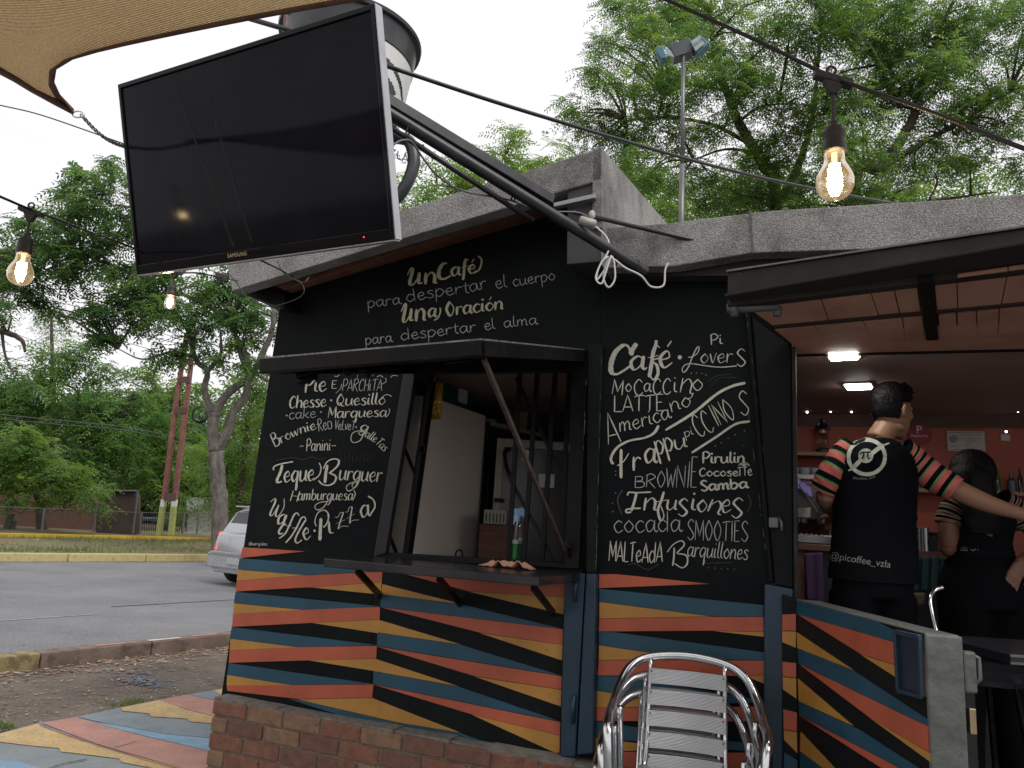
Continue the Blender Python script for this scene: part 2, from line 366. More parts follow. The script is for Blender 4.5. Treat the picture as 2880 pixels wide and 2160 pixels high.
# ------------------------------------------------------------------ materials of the ground
def ground_mat(name, c1, c2, c3, sc=3, bump=.6, fine=60, thr=.5, fbump=.012):
    m = bpy.data.materials.new(name); m.use_nodes = True; t = m.node_tree; b = t.nodes['Principled BSDF']; n = t.nodes.new; l = t.links.new
    tcx = n('ShaderNodeTexCoord'); a = n('ShaderNodeTexNoise'); a.inputs['Scale'].default_value = sc; a.inputs['Detail'].default_value = 9; a.inputs['Roughness'].default_value = .68; l(tcx.outputs['Object'], a.inputs['Vector'])
    r = n('ShaderNodeValToRGB'); r.color_ramp.elements[0].position = .36; r.color_ramp.elements[1].position = .66; r.color_ramp.elements[0].color = (*c1, 1); r.color_ramp.elements[1].color = (*c2, 1); l(a.outputs['Fac'], r.inputs[0])
    f = n('ShaderNodeTexVoronoi'); f.inputs['Scale'].default_value = fine; l(tcx.outputs['Object'], f.inputs['Vector'])
    r2 = n('ShaderNodeValToRGB'); r2.color_ramp.elements[0].position = .0; r2.color_ramp.elements[1].position = thr; r2.color_ramp.elements[0].color = (1, 1, 1, 1); r2.color_ramp.elements[1].color = (0, 0, 0, 1); l(f.outputs['Distance'], r2.inputs[0])
    f2 = n('ShaderNodeTexNoise'); f2.inputs['Scale'].default_value = fine * 1.7; f2.inputs['Detail'].default_value = 3; l(tcx.outputs['Object'], f2.inputs['Vector'])
    mu = n('ShaderNodeMath'); mu.operation = 'MULTIPLY'; l(r2.outputs[0], mu.inputs[0]); l(f2.outputs['Fac'], mu.inputs[1])
    mxx = n('ShaderNodeMixRGB'); l(mu.outputs[0], mxx.inputs[0]); l(r.outputs[0], mxx.inputs[1]); mxx.inputs[2].default_value = (*c3, 1); l(mxx.outputs[0], b.inputs['Base Color'])
    b.inputs['Roughness'].default_value = .9
    bp = n('ShaderNodeBump'); bp.inputs['Strength'].default_value = bump; bp.inputs['Distance'].default_value = fbump; l(f2.outputs['Fac'], bp.inputs['Height']); l(bp.outputs[0], b.inputs['Normal'])
    return m
DIRT = ground_mat('bare_dirt', (.075, .058, .045), (.16, .13, .10), (.24, .19, .15), 1.6, .9, 38)
ASPH = ground_mat('worn_asphalt', (.15, .15, .158), (.215, .215, .225), (.44, .44, .44), .7, 1.0, 48, .5, .02)
MED = ground_mat('median_soil_and_litter', (.12, .085, .05), (.17, .17, .07), (.28, .2, .12), 1.1, .9, 30)
PAVE = ground_mat('pavement_concrete', (.17, .20, .21), (.25, .28, .28), (.33, .35, .34), 3.5, .5, 120)
def pav(name, c): return speckle(mat(name, c, .85, scale=7, var=.16, bump=.7, bscale=110, bdist=.006), 75, .75, (.24, .235, .22), .55)
KERBW = speckle(mat('browned_kerb_paint', (.27, .21, .10), .85, scale=7, var=.25, bump=.6, bscale=30), 10, .7, (.12, .085, .05), .5)
PY = pav('faded_yellow_ground_paint', (.52, .36, .15)); PR = pav('faded_pink_ground_paint', (.45, .22, .17)); PB = pav('faded_blue_ground_paint', (.20, .34, .47)); PG = pav('faded_grey_ground_paint', (.19, .235, .26))
KERBY = speckle(mat('faded_yellow_kerb_paint', (.44, .37, .17), .8, scale=6, var=.14, bump=.4, bscale=30), 6, .5, (.22, .15, .06), .6)
KERBG = speckle(mat('stained_kerb_concrete', (.12, .085, .065), .9, scale=4, col2=(.24, .17, .14), bump=.6, bscale=30), 9, .6, (.07, .05, .04), .55)
STRY = mat('bright_yellow_wall_paint', (.62, .40, .03), .6, scale=3)

# ------------------------------------------------------------------ ground, road, kerbs, pavement
def sheet(name, pts, m, kind='structure', z=None):
    return MB().poly(pts).build(name, m, kind=kind)
gm = MB(); gm.poly([(-250, -60, -.02), (250, -60, -.02), (250, 300, -.02), (-250, 300, -.02)]); gm.build('ground', DIRT, kind='structure')
# near kerb, its side facing the camera; the road lies behind it
ka, kb = onz(0, 1886, 0), onz(640, 1812, 0)
kd = (kb - ka).normalized(); kn = Vector((-kd.y, kd.x, 0))            # points away from the camera, over the road
k0 = ka - kd * 6; k1 = kb + kd * 60
fa, fb = onz(0, 1579, 0), onz(560, 1578, 0); fd = (fb - fa).normalized(); f0 = fa - fd * 12; f1 = fb + fd * 45
sheet('road', [k0 + kn * .15, k1 + kn * .15, f1, f0], ASPH)
for v in S.objects['road'].data.vertices: v.co.z = -.012
SEG = 7
kerb = thing('near_kerb', 'low worn kerb with faded red and white paint between the dirt and the road', 'kerb', ka)
L0 = -5.7
while L0 < 30:
    L1 = L0 + (1.0 if L0 < 8 else 2.5); a = ka + kd * (L0 + .006); b = ka + kd * (L1 - .006)
    mb = MB(); h = .115; q = .012
    mb.prism([a - UZ * .06, b - UZ * .06, b + UZ * (h - q), a + UZ * (h - q)], [a - UZ * .06 + kn * .16, b - UZ * .06 + kn * .16, b + UZ * (h - q) + kn * .16, a + UZ * (h - q) + kn * .16])
    mb.build('kerb_stone', KERBW if -.8 < L0 < -.6 else KERBG, kerb, bevel=.012); L0 = L1
mb = MB(); a = ka + kd * 1.2; b = ka + kd * 30; z = .117
for i in range(40):
    s0 = .8 + i * .5 + random.uniform(-.05, .05); a = ka + kd * s0 + UZ * (.1075) + kn * random.uniform(.02, .05); b = a + kd * random.uniform(.2, .47)
    mb.poly([a, b, b + kn * random.uniform(.05, .09), a + kn * random.uniform(.05, .09)], i % 2)
mb.build('kerb_paint', [mat('faded_kerb_red', (.33, .15, .13), .8, scale=14, col2=(.42, .26, .24)), mat('faded_kerb_white', (.45, .42, .4), .8, scale=14, col2=(.6, .57, .55))], kerb)
# far kerb
fk = thing('far_kerb', 'long pale yellow kerb along the far side of the road', 'kerb', fa); fn = Vector((-fd.y, fd.x, 0)); L0 = -10.
while L0 < 40:
    L1 = L0 + 1.9; a = fa + fd * (L0 + .01); b = fa + fd * (L1 - .01); a.z = b.z = -.02; h = .19
    MB().prism([a, b, b + UZ * h, a + UZ * h], [a + fn * .2, b + fn * .2, b + fn * .2 + UZ * h, a + fn * .2 + UZ * h]).build('kerb_stone', KERBY, fk, bevel=.02); L0 = L1
# median that climbs to the yellow footing wall
wa, wb = at(0, 1509, 21.0), at(575, 1519, 27.0); wd = (wb - wa).normalized(); w0 = wa - wd * 25; w1 = wb + wd * 60; wn = Vector((-wd.y, wd.x, 0)).normalized()
nx, ny = 60, 10; vs = []; q0 = f0 + fn * .2 + UZ * .15; q1 = f1 + fn * .2 + UZ * .15
for j in range(ny + 1):
    for i in range(nx + 1):
        u = i / nx; v = j / ny; p = (q0.lerp(q1, u)).lerp(w0.lerp(w1, u), v); vs.append((p.x, p.y, p.z + random.uniform(-.03, .03) * (0 < j < ny)))
m_ = MB(); m_.add(vs, [(j * (nx + 1) + i, j * (nx + 1) + i + 1, (j + 1) * (nx + 1) + i + 1, (j + 1) * (nx + 1) + i) for j in range(ny) for i in range(nx)]); m_.build('median', MED, kind='structure', smooth=True)
fl = MB(); a, b = w0 - UZ * .1, w1 - UZ * .1; fl.prism([a, b, b + UZ * .19, a + UZ * .19], [a + wn * .25, b + wn * .25, b + wn * .25 + UZ * .19, a + wn * .25 + UZ * .19])
tag(fl.build('footing_wall', STRY, bevel=.01), 'long low bright yellow footing wall at the back of the grassy median', 'low wall')
zf = wa.z
MB().poly([w0 + wn * .2 + UZ * .05, w1 + wn * .2 + UZ * .05, w1 + wn * 120 + UZ * .05, w0 + wn * 120 + UZ * .05]).build('far_ground', MED, kind='structure')
# painted pavement in the lower left
z2 = lambda x, y: (x / 2.049, 1350 + y / 2.049)
pz = .03
def pvpoly(pts, z): return [onz(*z2(*p), z) for p in pts]
base = pvpoly([(-500, 1560), (0, 1460), (220, 1400), (440, 1365), (700, 1310), (1000, 1250), (1310, 1196)], pz)
far = base[-1] + (base[-1] - base[-2]).normalized() * 3
base += [far, Vector((1.2, 5.5, pz)), Vector((1.2, 3.2, pz)), Vector((3.5, .5, pz)), Vector((1, -4, pz)), Vector((-4, -4, pz))]
MB().prism([p - UZ * .06 for p in base], base).build('pavement', PAVE, kind='structure')
ps = MB()
for k_, (mi, P) in enumerate([(0, [(-500, 1570), (0, 1462), (220, 1402), (238, 1420), (560, 1530), (1030, 1659), (1260, 1730), (1100, 1720), (860, 1655), (700, 1625), (690, 1606), (530, 1585), (350, 1565), (340, 1545), (130, 1525), (0, 1508), (-500, 1640)]),
              (1, [(240, 1400), (442, 1366), (560, 1405), (840, 1478), (1110, 1540), (1260, 1582), (1400, 1700), (1260, 1728), (1030, 1657), (560, 1520)]),
              (2, [(562, 1405), (590, 1400), (760, 1430), (960, 1465), (1260, 1492), (1260, 1580), (1110, 1538), (840, 1475)]),
              (3, [(446, 1365), (690, 1312), (700, 1340), (860, 1362), (870, 1375), (1080, 1397), (1270, 1410), (1260, 1490), (960, 1463), (760, 1428), (590, 1398)]),
              (0, [(700, 1311), (920, 1267), (1080, 1325), (1270, 1370), (1270, 1408), (1090, 1390), (1080, 1375), (870, 1362), (860, 1345), (705, 1330)]),
              (1, [(922, 1267), (1070, 1238), (1270, 1275), (1270, 1368), (1080, 1323)]),
              (3, [(1072, 1238), (1225, 1213), (1275, 1240), (1270, 1272)]), (0, [(1228, 1212), (1312, 1198), (1310, 1225), (1278, 1240)]),
              (2, [(-500, 1760), (0, 1612), (100, 1620), (250, 1662), (500, 1800), (0, 1900)])]):
    P3 = pvpoly(P, pz + .004)
    ps.add(P3, tessellate_polygon([P3]), mi)
ps.build('pavement_paint', [PY, PR, PB, PG], kind='structure')
cracks = MB()
for pts, ww in (([(230, 1412), (330, 1450), (560, 1528), (700, 1570), (900, 1630), (1030, 1662)], 4.5), ([(280, 1659), (380, 1630), (500, 1608)], 5), ([(660, 1540), (740, 1520), (785, 1503)], 3)):
    P = cr_spline([(x, y, 0) for x, y in pts], 5); n = len(P)
    A = [onz(*z2(p.x, p.y - ww / 2 * random.uniform(.4, 1)), pz + .007) for p in P]; B = [onz(*z2(p.x, p.y + ww / 2 * random.uniform(.4, 1)), pz + .007) for p in P]
    cracks.add(A + B, [(i, i + 1, n + i + 1, n + i) for i in range(n - 1)], 0 if ww == 4.5 else 1)
cracks.build('pavement_cracks', [mat('red_joint_paint', (.34, .07, .04), .8, scale=30), mat('dark_crack', (.04, .04, .04), .9)], kind='structure')
# blue chalk spilt on the dirt, faded lane line
def patch(name, cx, cy, rx, ry, m, z, n=26, jag=.35, label=None):
    P = [onz(*z2(cx + rx * math.cos(2 * math.pi * i / n) * random.uniform(1 - jag, 1), cy + ry * math.sin(2 * math.pi * i / n) * random.uniform(1 - jag, 1)), z) for i in range(n)]
    c = onz(*z2(cx, cy), z); return MB().add([c] + P, [(0, i + 1, (i + 1) % n + 1) for i in range(n)])
BC = speckle(mat('blue_chalk_on_dirt', (.12, .15, .22), .95, scale=18, col2=(.19, .25, .36), bump=.6, bscale=60), 30, 1, (.10, .085, .07), .5)
pm = MB()
for i in range(150):
    a = random.gauss(0, 1); q = patch('', 800 + a * 95, 1145 + a * 16 + random.gauss(0, 20), random.uniform(4, 26), random.uniform(1, 5), None, -.014 + .00008 * i, 9, .6)
    pm.add(q.v, q.f)
pm.build('chalk_patch', BC, kind='stuff')
ll = MB(); a = onz(*z2(0, 806), -.007); b = onz(*z2(560, 770), -.007); c = onz(*z2(560, 774), -.007); d = onz(*z2(0, 812), -.007); ll.poly([a, b, c, d])
a = onz(*z2(640, 728), -.007); b = onz(*z2(1345, 688), -.007); ll.poly([a, b, onz(*z2(1345, 690), -.007), onz(*z2(640, 731), -.007)], 1)
ll.build('road_markings', [mat('worn_lane_paint', (.2, .2, .2), .8, scale=12, col2=(.3, .3, .3)), mat('tar_seam', (.06, .06, .06), .8)], kind='structure')
# fallen leaves and grit: real little curled faces
def litter(name, n, sampler, smin, smax, mats, kind='stuff', flat=.25):
    v = np.zeros((n * 4, 3)); P = np.array([sampler() for _ in range(n)]); a = rng.uniform(0, 2 * np.pi, n); l = rng.uniform(smin, smax, n); w_ = l * rng.uniform(.25, .5, n); lift = l * rng.uniform(0, flat, n)
    ux, uy = np.cos(a), np.sin(a); tip = np.stack([ux * l / 2, uy * l / 2, lift], 1); sid = np.stack([-uy * w_ / 2, ux * w_ / 2, rng.uniform(0, 1, n) * lift * .6], 1)
    b = P + np.array([0, 0, .004]); sid2 = sid * np.array([-1, -1, 1])
    v[0::4] = b - tip * np.array([1, 1, -.3]); v[1::4] = b + sid; v[2::4] = b + tip; v[3::4] = b + sid2
    me = bpy.data.meshes.new(name); me.from_pydata(v.tolist(), [], [(4 * i, 4 * i + 1, 4 * i + 2, 4 * i + 3) for i in range(n)])
    for m in mats: me.materials.append(m)
    me.polygons.foreach_set('material_index', rng.integers(0, len(mats), n)); o = bpy.data.objects.new(name, me); COL.objects.link(o); o['kind'] = kind; return o
DL = [mat('dry_leaf_tan', (.30, .19, .12), .8, scale=30), mat('dry_leaf_brown', (.16, .09, .06), .8, scale=30), mat('dry_leaf_pale', (.40, .30, .22), .8, scale=30)]
def s_kerb():
    u = random.uniform(-1, 7) ; p = ka + kd * u - kn * (.05 + abs(random.gauss(0, .22))); return (p.x, p.y, -.015)
litter('fallen_leaves', 900, s_kerb, .03, .085, DL)
def s_dirt():
    while 1:
        p = onz(random.uniform(-60, 680), random.uniform(1830, 2080), 0)
        if (p - ka).dot(kn) < 0: return (p.x, p.y, -.016)
litter('fallen_leaves', 900, s_dirt, .012, .05, DL + [mat('dirt_clod', (.08, .06, .05), .9), mat('pebble', (.22, .2, .19), .9)])
def s_med():
    u = random.uniform(.15, .75); v = random.uniform(.02, .98); p = (q0.lerp(q1, u)).lerp(w0.lerp(w1, u), v); return (p.x, p.y, p.z)
litter('median_litter', 6000, s_med, .05, .16, DL)
def s_gut():
    u = random.uniform(-2, 16); p = fa + fd * u - fn * abs(random.gauss(0, .15)); return (p.x, p.y, -.012)
litter('gutter_litter', 900, s_gut, .03, .09, DL)
def s_road():
    p = (k0 + kn * .2).lerp(k1 + kn * .2, random.uniform(.05, .4)); p = p + kn * random.uniform(0, 8); return (p.x, p.y, -.012)
litter('road_grit', 700, s_road, .02, .06, [DL[0], DL[2], mat('grass_clipping', (.12, .16, .06), .8)])
GRS = [leafmat('grass_blade', (.05, .09, .02), (.10, .16, .04), .3), leafmat('grass_blade_pale', (.09, .12, .04), (.17, .2, .08), .3)]
def grass(name, n, sampler, h0, h1):
    P = np.array([sampler() for _ in range(n)]); a = rng.uniform(0, 2 * np.pi, n); h = rng.uniform(h0, h1, n); w_ = h * .09; v = np.zeros((n * 3, 3))
    sd = np.stack([np.cos(a) * w_, np.sin(a) * w_, 0 * a], 1); v[0::3] = P - sd; v[1::3] = P + sd; v[2::3] = P + np.stack([rng.normal(0, .3, n) * h, rng.normal(0, .3, n) * h, h], 1)
    me = bpy.data.meshes.new(name); me.from_pydata(v.tolist(), [], [(3 * i, 3 * i + 1, 3 * i + 2) for i in range(n)])
    for m in GRS: me.materials.append(m)
    me.polygons.foreach_set('material_index', rng.integers(0, 2, n)); o = bpy.data.objects.new(name, me); COL.objects.link(o); o['kind'] = 'stuff'
def s_g():
    while 1:
        u = random.uniform(.1, .8); v = random.choice([random.betavariate(2, 9), 1 - random.betavariate(2, 7)]); p = (q0.lerp(q1, u)).lerp(w0.lerp(w1, u), v)
        if math.sin(p.x * 1.7) + math.sin(p.y * 1.1 + 2) > -.9: return (p.x, p.y, p.z)
grass('median_grass', 22000, s_g, .05, .14)
def s_t():
    c = random.choice([(770, 1285, 60), (700, 1300, 70), (20, 1430, 40), (1040, 965, 40), (1240, 945, 60), (1230, 935, 40)]); p = onz(*z2(c[0] + random.gauss(0, c[2] * .9), c[1] + random.gauss(0, 8)), 0); return (p.x, p.y, 0 if c[1] > 1000 else .0)
grass('grass_tufts', 700, s_t, .012, .045)
# ------------------------------------------------------------------ the cafe kiosk
KB = fw(-1.55, 0, 0)
kiosk = thing('cafe_kiosk', 'black cafe kiosk with white hand lettering, coral, ochre and blue stripes on a brick plinth', 'kiosk', KB)
A_ = lambda x, y: (600 + x / 2.011, 1400 + y / 2.011)           # stripes, left panels
B_ = lambda x, y: (1600 + x / 1.728, 1560 + y / 1.728)          # stripes, right panel and gate
TW = .06
# left board, board over the window, apron under the window, jamb to the right
wl = MB().slab([(797, 790), (1170, 670), (1150, 1045), (1052, 1566), (1040, 2060), (620, 1968)], -.03, 0); wl.build('wall_panel', BOARD, kiosk, bevel=.004)
MB().slab([(1171, 660), (1690, 500), (1690, 980), (1640, 1000), (1612, 1046), (1151, 1046)], -.03, .002).build('wall_panel', BOARD, kiosk, bevel=.004)
MB().slab([(1053, 1567), (1640, 1590), (1580, 2150), (1042, 2062)], -.03, .001).build('wall_panel', BLACK, kiosk)
# stripes
PAINTS = {0: RED, 1: YEL, 2: BLU}
def stripe(c, P, f=A_, t=.004): MB().slab([f(*p) for p in P], 0, t).build('painted_stripe', PAINTS[c], kiosk)
for c, P in [(0, [(165, 280), (520, 303), (150, 340)]), (2, [(148, 342), (640, 380), (905, 417), (520, 437), (138, 405)]), (1, [(138, 407), (520, 438), (132, 468)]),
    (0, [(132, 469), (520, 439), (955, 418), (952, 475), (560, 507), (520, 507), (125, 530)]), (1, [(562, 508), (952, 477), (945, 547)]), (2, [(125, 532), (938, 613), (820, 622), (500, 632), (115, 595)]),
    (1, [(115, 597), (500, 634), (112, 657)]), (0, [(112, 658), (500, 634), (942, 617), (940, 688), (560, 707), (105, 730)]), (1, [(562, 708), (940, 690), (932, 766)]),
    (2, [(105, 732), (925, 833), (800, 838), (470, 843), (97, 795)]), (1, [(97, 797), (470, 845), (92, 861)]), (0, [(92, 862), (470, 845), (925, 838), (920, 908), (540, 919), (88, 933)]),
    (1, [(542, 920), (920, 910), (912, 980)]), (2, [(88, 935), (903, 1053), (440, 1058), (78, 1000)]), (1, [(78, 1002), (440, 1060), (75, 1062)]), (0, [(75, 1063), (440, 1060), (905, 1056), (898, 1130), (480, 1138), (80, 1092)])]: stripe(c, P)
for c, P in [(0, [(1060, 425), (1990, 470), (1986, 562), (1440, 528)]), (1, [(1440, 530), (1986, 564), (1982, 660)]), (1, [(956, 489), (1400, 600), (948, 545)]), (2, [(948, 547), (1400, 602), (1976, 742), (945, 617)]),
    (0, [(948, 620), (1978, 744), (1975, 830), (1510, 763)]), (1, [(1510, 766), (1975, 832), (1972, 920)]), (1, [(940, 692), (1400, 830), (930, 761)]), (2, [(928, 763), (1400, 832), (1968, 1006), (925, 838)]),
    (0, [(926, 842), (1970, 1010), (1968, 1084), (1480, 1009)]), (1, [(1480, 1012), (1968, 1087), (1965, 1180)]), (1, [(919, 912), (1380, 1064), (908, 980)]), (2, [(906, 982), (1380, 1066), (1958, 1264), (903, 1053)]),
    (0, [(904, 1056), (1962, 1269), (1960, 1344), (1460, 1224)]), (1, [(1460, 1226), (1960, 1346), (1957, 1443), (1930, 1441)]), (1, [(480, 1141), (898, 1133), (1390, 1326), (1050, 1272)]),
    (2, [(430, 1140), (480, 1142), (1050, 1275), (1390, 1328), (1690, 1440), (1290, 1372), (860, 1275)])]: stripe(c, P, t=.005)
for c, P in [(0, [(148, 95), (230, 95), (400, 112), (682, 142), (146, 162)]), (2, [(148, 166), (945, 245), (945, 301), (690, 298), (148, 228)]), (1, [(148, 230), (690, 300), (148, 310)]), (0, [(148, 312), (690, 302), (945, 303), (947, 374), (700, 369), (145, 373)]),
    (1, [(702, 371), (947, 376), (947, 399)]), (2, [(145, 376), (215, 376), (948, 475), (948, 513), (620, 507), (146, 439)]), (1, [(146, 441), (620, 509), (145, 511)]), (0, [(145, 513), (948, 515), (950, 589), (140, 587)]),
    (1, [(860, 590), (950, 591), (950, 628)]), (2, [(140, 590), (260, 592), (950, 712), (600, 735), (137, 660)]), (1, [(137, 662), (600, 737), (136, 742)]), (0, [(136, 744), (950, 740), (950, 810), (135, 808)]),
    (2, [(135, 812), (950, 930), (950, 962), (132, 890)]), (1, [(132, 892), (600, 950), (132, 955)]), (0, [(132, 957), (950, 964), (950, 1037), (132, 1037)])]: stripe(c, P, B_, .006)
for c, P in [(0, [(1037, 292), (1103, 288), (1103, 370), (1037, 368)]), (1, [(1037, 372), (1103, 374), (1103, 452), (1037, 425)]), (0, [(1038, 520), (1104, 528), (1104, 596), (1039, 592)]), (1, [(1039, 596), (1104, 600), (1106, 700), (1040, 655)]),
    (0, [(1042, 752), (1108, 768), (1108, 860), (1044, 850)]), (1, [(1044, 854), (1108, 864), (1110, 965), (1046, 900)]), (2, [(1046, 960), (1110, 1000), (1110, 1100), (1046, 1090)])]: stripe(c, P, B_, .082)
# right menu panel + frame
MB().slab([(1690, 700), (2080, 690), (2098, 800), (2130, 1140), (2160, 1560), (2152, 2200), (1675, 2200), (1690, 980)], -.03, .002).build('wall_panel', BOARD, kiosk)
# posts: jamb right of window (black above, blue below), panel post, door post
def post(px, name, m0, t0, t1, lab=None): return MB().slab(px, t0, t1).build(name, m0, kiosk, bevel=.006, label=lab)
post([(1652, 968), (1694, 968), (1676, 1612), (1648, 1612)], 'window_post', BLACK, -.02, .05)
post([(1648, 1613), (1676, 1613), (1668, 2120), (1622, 2125)], 'window_post', BLU2, -.02, .05, 'blue lower half of the window post')
post([(1588, 1612), (1646, 1612), (1618, 2130), (1575, 2130)], 'window_post', BLU2, -.02, .035, 'blue post strip with hinges')
post([(2090, 812), (2106, 816), (2178, 1640), (2162, 1640)], 'panel_trim', BLACK, -.02, .03)
post([(2108, 818), (2226, 890), (2233, 1655), (2180, 1645)], 'door_post', BLACK, -.05, .05)
post([(2226, 890), (2238, 900), (2245, 1690), (2233, 1690)], 'door_trim', mat('worn_door_trim', (.012, .011, .012), .6, spec=.15, scale=20, col2=(.045, .042, .04), stretch=(1, 1, .2)), -.05, .065)
post([(2150, 1642), (2233, 1657), (2232, 1678), (2200, 2200), (2146, 2200)], 'door_post', BLU2, -.05, .055, 'dark blue lower door post')
post([(2199, 1672), (2246, 1685), (2246, 2240), (2201, 2240)], 'door_post', BLACK, -.05, .078)
for y in (1290, 1440):
    p = onf(2163, y, .07); MB().beam(p - UZ * .03, p + UZ * .03, .014, .012).build('hinge', GREYM, kiosk, bevel=.002)
for (x, y) in ((1618, 1655), (1612, 1995)):
    p = onf(x, y, .045); MB().tube([p - UZ * .055, p + UZ * .055], .009, 10).build('hinge', BLU2, kiosk, smooth=True)
p = onf(2176, 1470, .06); MB().box(p, FU * .018, FN * .012, UZ * .02).build('door_latch', GREYM, kiosk, bevel=.004); MB().tube([p + FU * .02 + FN * .01 + UZ * .02, p + FU * .03 + FN * .03, p + FU * .03 + FN * .03 - UZ * .03], .005, 6).build('door_latch', GREYM, kiosk, smooth=True)
# window frame: steel frame strip right of the left board, sill, head
fr = lambda P, t0, t1, m=BLKM, nm='window_frame', bv=.004: MB().slab(P, t0, t1).build(nm, m, kiosk, bevel=bv)
fr([(1134, 1046), (1168, 1046), (1084, 1556), (1050, 1567)], 0, .035, mat('grey_black_frame', (.012, .0125, .014), .45, scale=10, spec=.3, col2=(.02, .021, .024)))
fr([(1606, 1030), (1652, 1000), (1628, 1600), (1592, 1600)], 0, .03); fr([(1070, 1553), (1600, 1583), (1600, 1600), (1055, 1572)], -.04, .02)
fr([(1134, 1000), (1650, 985), (1650, 1045), (1134, 1052)], 0, .03)
# counter shelf, its brackets
sh = MB(); zt = 1.185
sA, sB = fsh(onf(1055, 1568))[0] , fsh(onf(1652, 1613))[0]
shc = onz(911, 1570, zt), onz(1517, 1622, zt), onz(1652, 1611, zt), onz(1060, 1566, zt)
sh.prism([p - UZ * .035 for p in shc], list(shc)); sh.build('counter_shelf', mat('glossy_black_shelf', (.010, .010, .012), .22, scale=6, col2=(.02, .02, .022), bump=.15, bscale=9), kiosk, bevel=.004)
for (a, b) in ((A_(812, 410), A_(945, 555)), (A_(1270, 450), A_(1395, 600)), (A_(1805, 500), A_(1925, 655))):
    q = on = onf(*b, .01); p = onz(*a, zt - .04); MB().beam(p, q, .012, .03).build('bracket', BLKM, kiosk)
# flap awning: hinge line on the wall, front edge .85 m out and lower
h0 = onf(1640, 985, .03); hl = FU * -.95
c1 = at(1358, 957, 2.30); c0 = at(740, 1010, 2.62); hb = h0; ha = h0 + (c0 - c1)
fb_ = MB(); th = UZ * -.012
fb_.prism([ha, hb, c1, c0], [ha + th, hb + th, c1 + th, c0 + th]); flap = fb_.build('awning_flap', BLKM, kiosk, bevel=.002)
for a, b in ((c0, c1), (c1, hb), (c0, ha)): MB().beam(a - UZ * .028, b - UZ * .028, .03, .052).build('awning_rim', BLKM, flap, bevel=.003)
mb = MB(); n_ = 60
for i in range(n_):
    a = c0.lerp(c1, i / n_) if i < 40 else c1.lerp(hb, (i - 40) / 20); b = c0.lerp(c1, (i + .8) / n_) if i < 40 else c1.lerp(hb, (i - 39.2) / 20)
for i in range(2):
    a, b = ((c0, c1), (c1, hb))[i]; mb.beam(a + UZ * .002, b + UZ * .002, .014, .006)
mb.build('awning_edge', mat('bare_metal_edge', (.10, .10, .11), .45, metal=.5, scale=40, col2=(.3, .3, .32)), kiosk)
# clutter hanging beneath the flap
for a, b, r_ in (((835, 1060), (890, 1046), .012), ((842, 1078), (890, 1055), .014), ((882, 1040), (886, 1058), .012), ((975, 1035), (978, 1056), .014), ((1040, 1036), (1032, 1062), .009), ((1010, 1040), (1040, 1040), .008), ((1246, 1022), (1222, 1072), .007), ((1246, 1022), (1330, 1012), .007)):
    MB().tube([at(*a, 2.75), at(*b, 2.75)], r_, 8).build('hanging_hook', BLKM, kiosk, smooth=True)
pB = onf(1592, 1560, .03); pA = at(1360, 1008, 2.34)
MB().beam(pA, pB, .012, .018).build('awning_prop', mat('rusty_dark_steel', (.04, .028, .024), .5, metal=.4, scale=30, col2=(.11, .075, .06)), kiosk)
MB().tube([onf(1605, 1575, .02), onf(1600, 1540, .06), onf(1588, 1525, .05)], .006, 6).build('prop_catch', BLKM, kiosk)
# security grille bars in the right half of the window, swung bars on the left
for x0, x1, y0, y1 in ((1463, 1430, 1046, 1575), (1512, 1472, 1046, 1578), (1562, 1524, 1046, 1580), (1602, 1576, 1046, 1582)):
    MB().beam(onf(x0, y0, -.10), onf(x1, y1, -.10), .022, .012, up=FN).build('grille_bar', BLKM, kiosk)
MB().beam(onf(1452, 1062, -.11), onf(1580, 1340, -.11), .016, .01, up=FN).build('grille_bar', BLKM, kiosk)
MB().beam(onf(1425, 1330, -.11), onf(1560, 1580, -.11), .016, .01, up=FN).build('grille_bar', BLKM, kiosk)
MB().beam(onf(1212, 1048, -.06), onf(1142, 1560, -.06), .03, .02, up=FN).build('grille_bar', BLKM, kiosk)
MB().beam(onf(1225, 1048, -.12), onf(1155, 1560, -.12), .012, .02, up=FN).build('grille_bar', BLKM, kiosk)
MB().beam(onf(1138, 1262, -.05), onf(1166, 1330, -.05), .014, .012, up=FN).build('grille_bar', BLKM, kiosk)
MB().beam(onf(1096, 1508, -.05), onf(1118, 1562, -.05), .014, .012, up=FN).build('grille_bar', BLKM, kiosk)
for x, y in ((1188, 1264), (1291, 1560)):
    c = onf(x, y, -.04); MB().tube([c + FU * (.018 * math.cos(a)) + UZ * (.022 * math.sin(a)) for a in [i * math.pi / 5 for i in range(10)]], .005, 6, closed=True).build('padlock_ring', BLKM, kiosk, smooth=True)
# roof over the window: sloping felt fascia, wooden underside, black box end and felt return
MB().slab([(638, 745), (1692, 415), (1692, 505), (1640, 520), (1130, 672), (652, 818)], .22, .30).build('roof_fascia', ROOF, kiosk, bevel=.004)
wd_ = MB(); fL = [onf(655, 812, .22), onf(1640, 512, .22)]; bL = [onf(790, 835, -.02), onf(1640, 545, -.02)]
wd_.prism([fL[0], fL[1], fL[1] + FN * -.26 + UZ * .0, bL[0]], [fL[0] + UZ * .02, fL[1] + UZ * .02, fL[1] + FN * -.26 + UZ * .02, bL[0] + UZ * .02]); wd_.build('soffit_board', WOOD, kiosk)
MB().slab([(760, 795), (1130, 675), (1640, 520), (1640, 540), (1130, 705), (800, 815)], .10, .16).build('rafter', WOOD, kiosk, bevel=.003)
MB().slab([(668, 820), (725, 804), (800, 830), (800, 862), (770, 858)], -.3, .14).build('rafter', BLACK, kiosk)
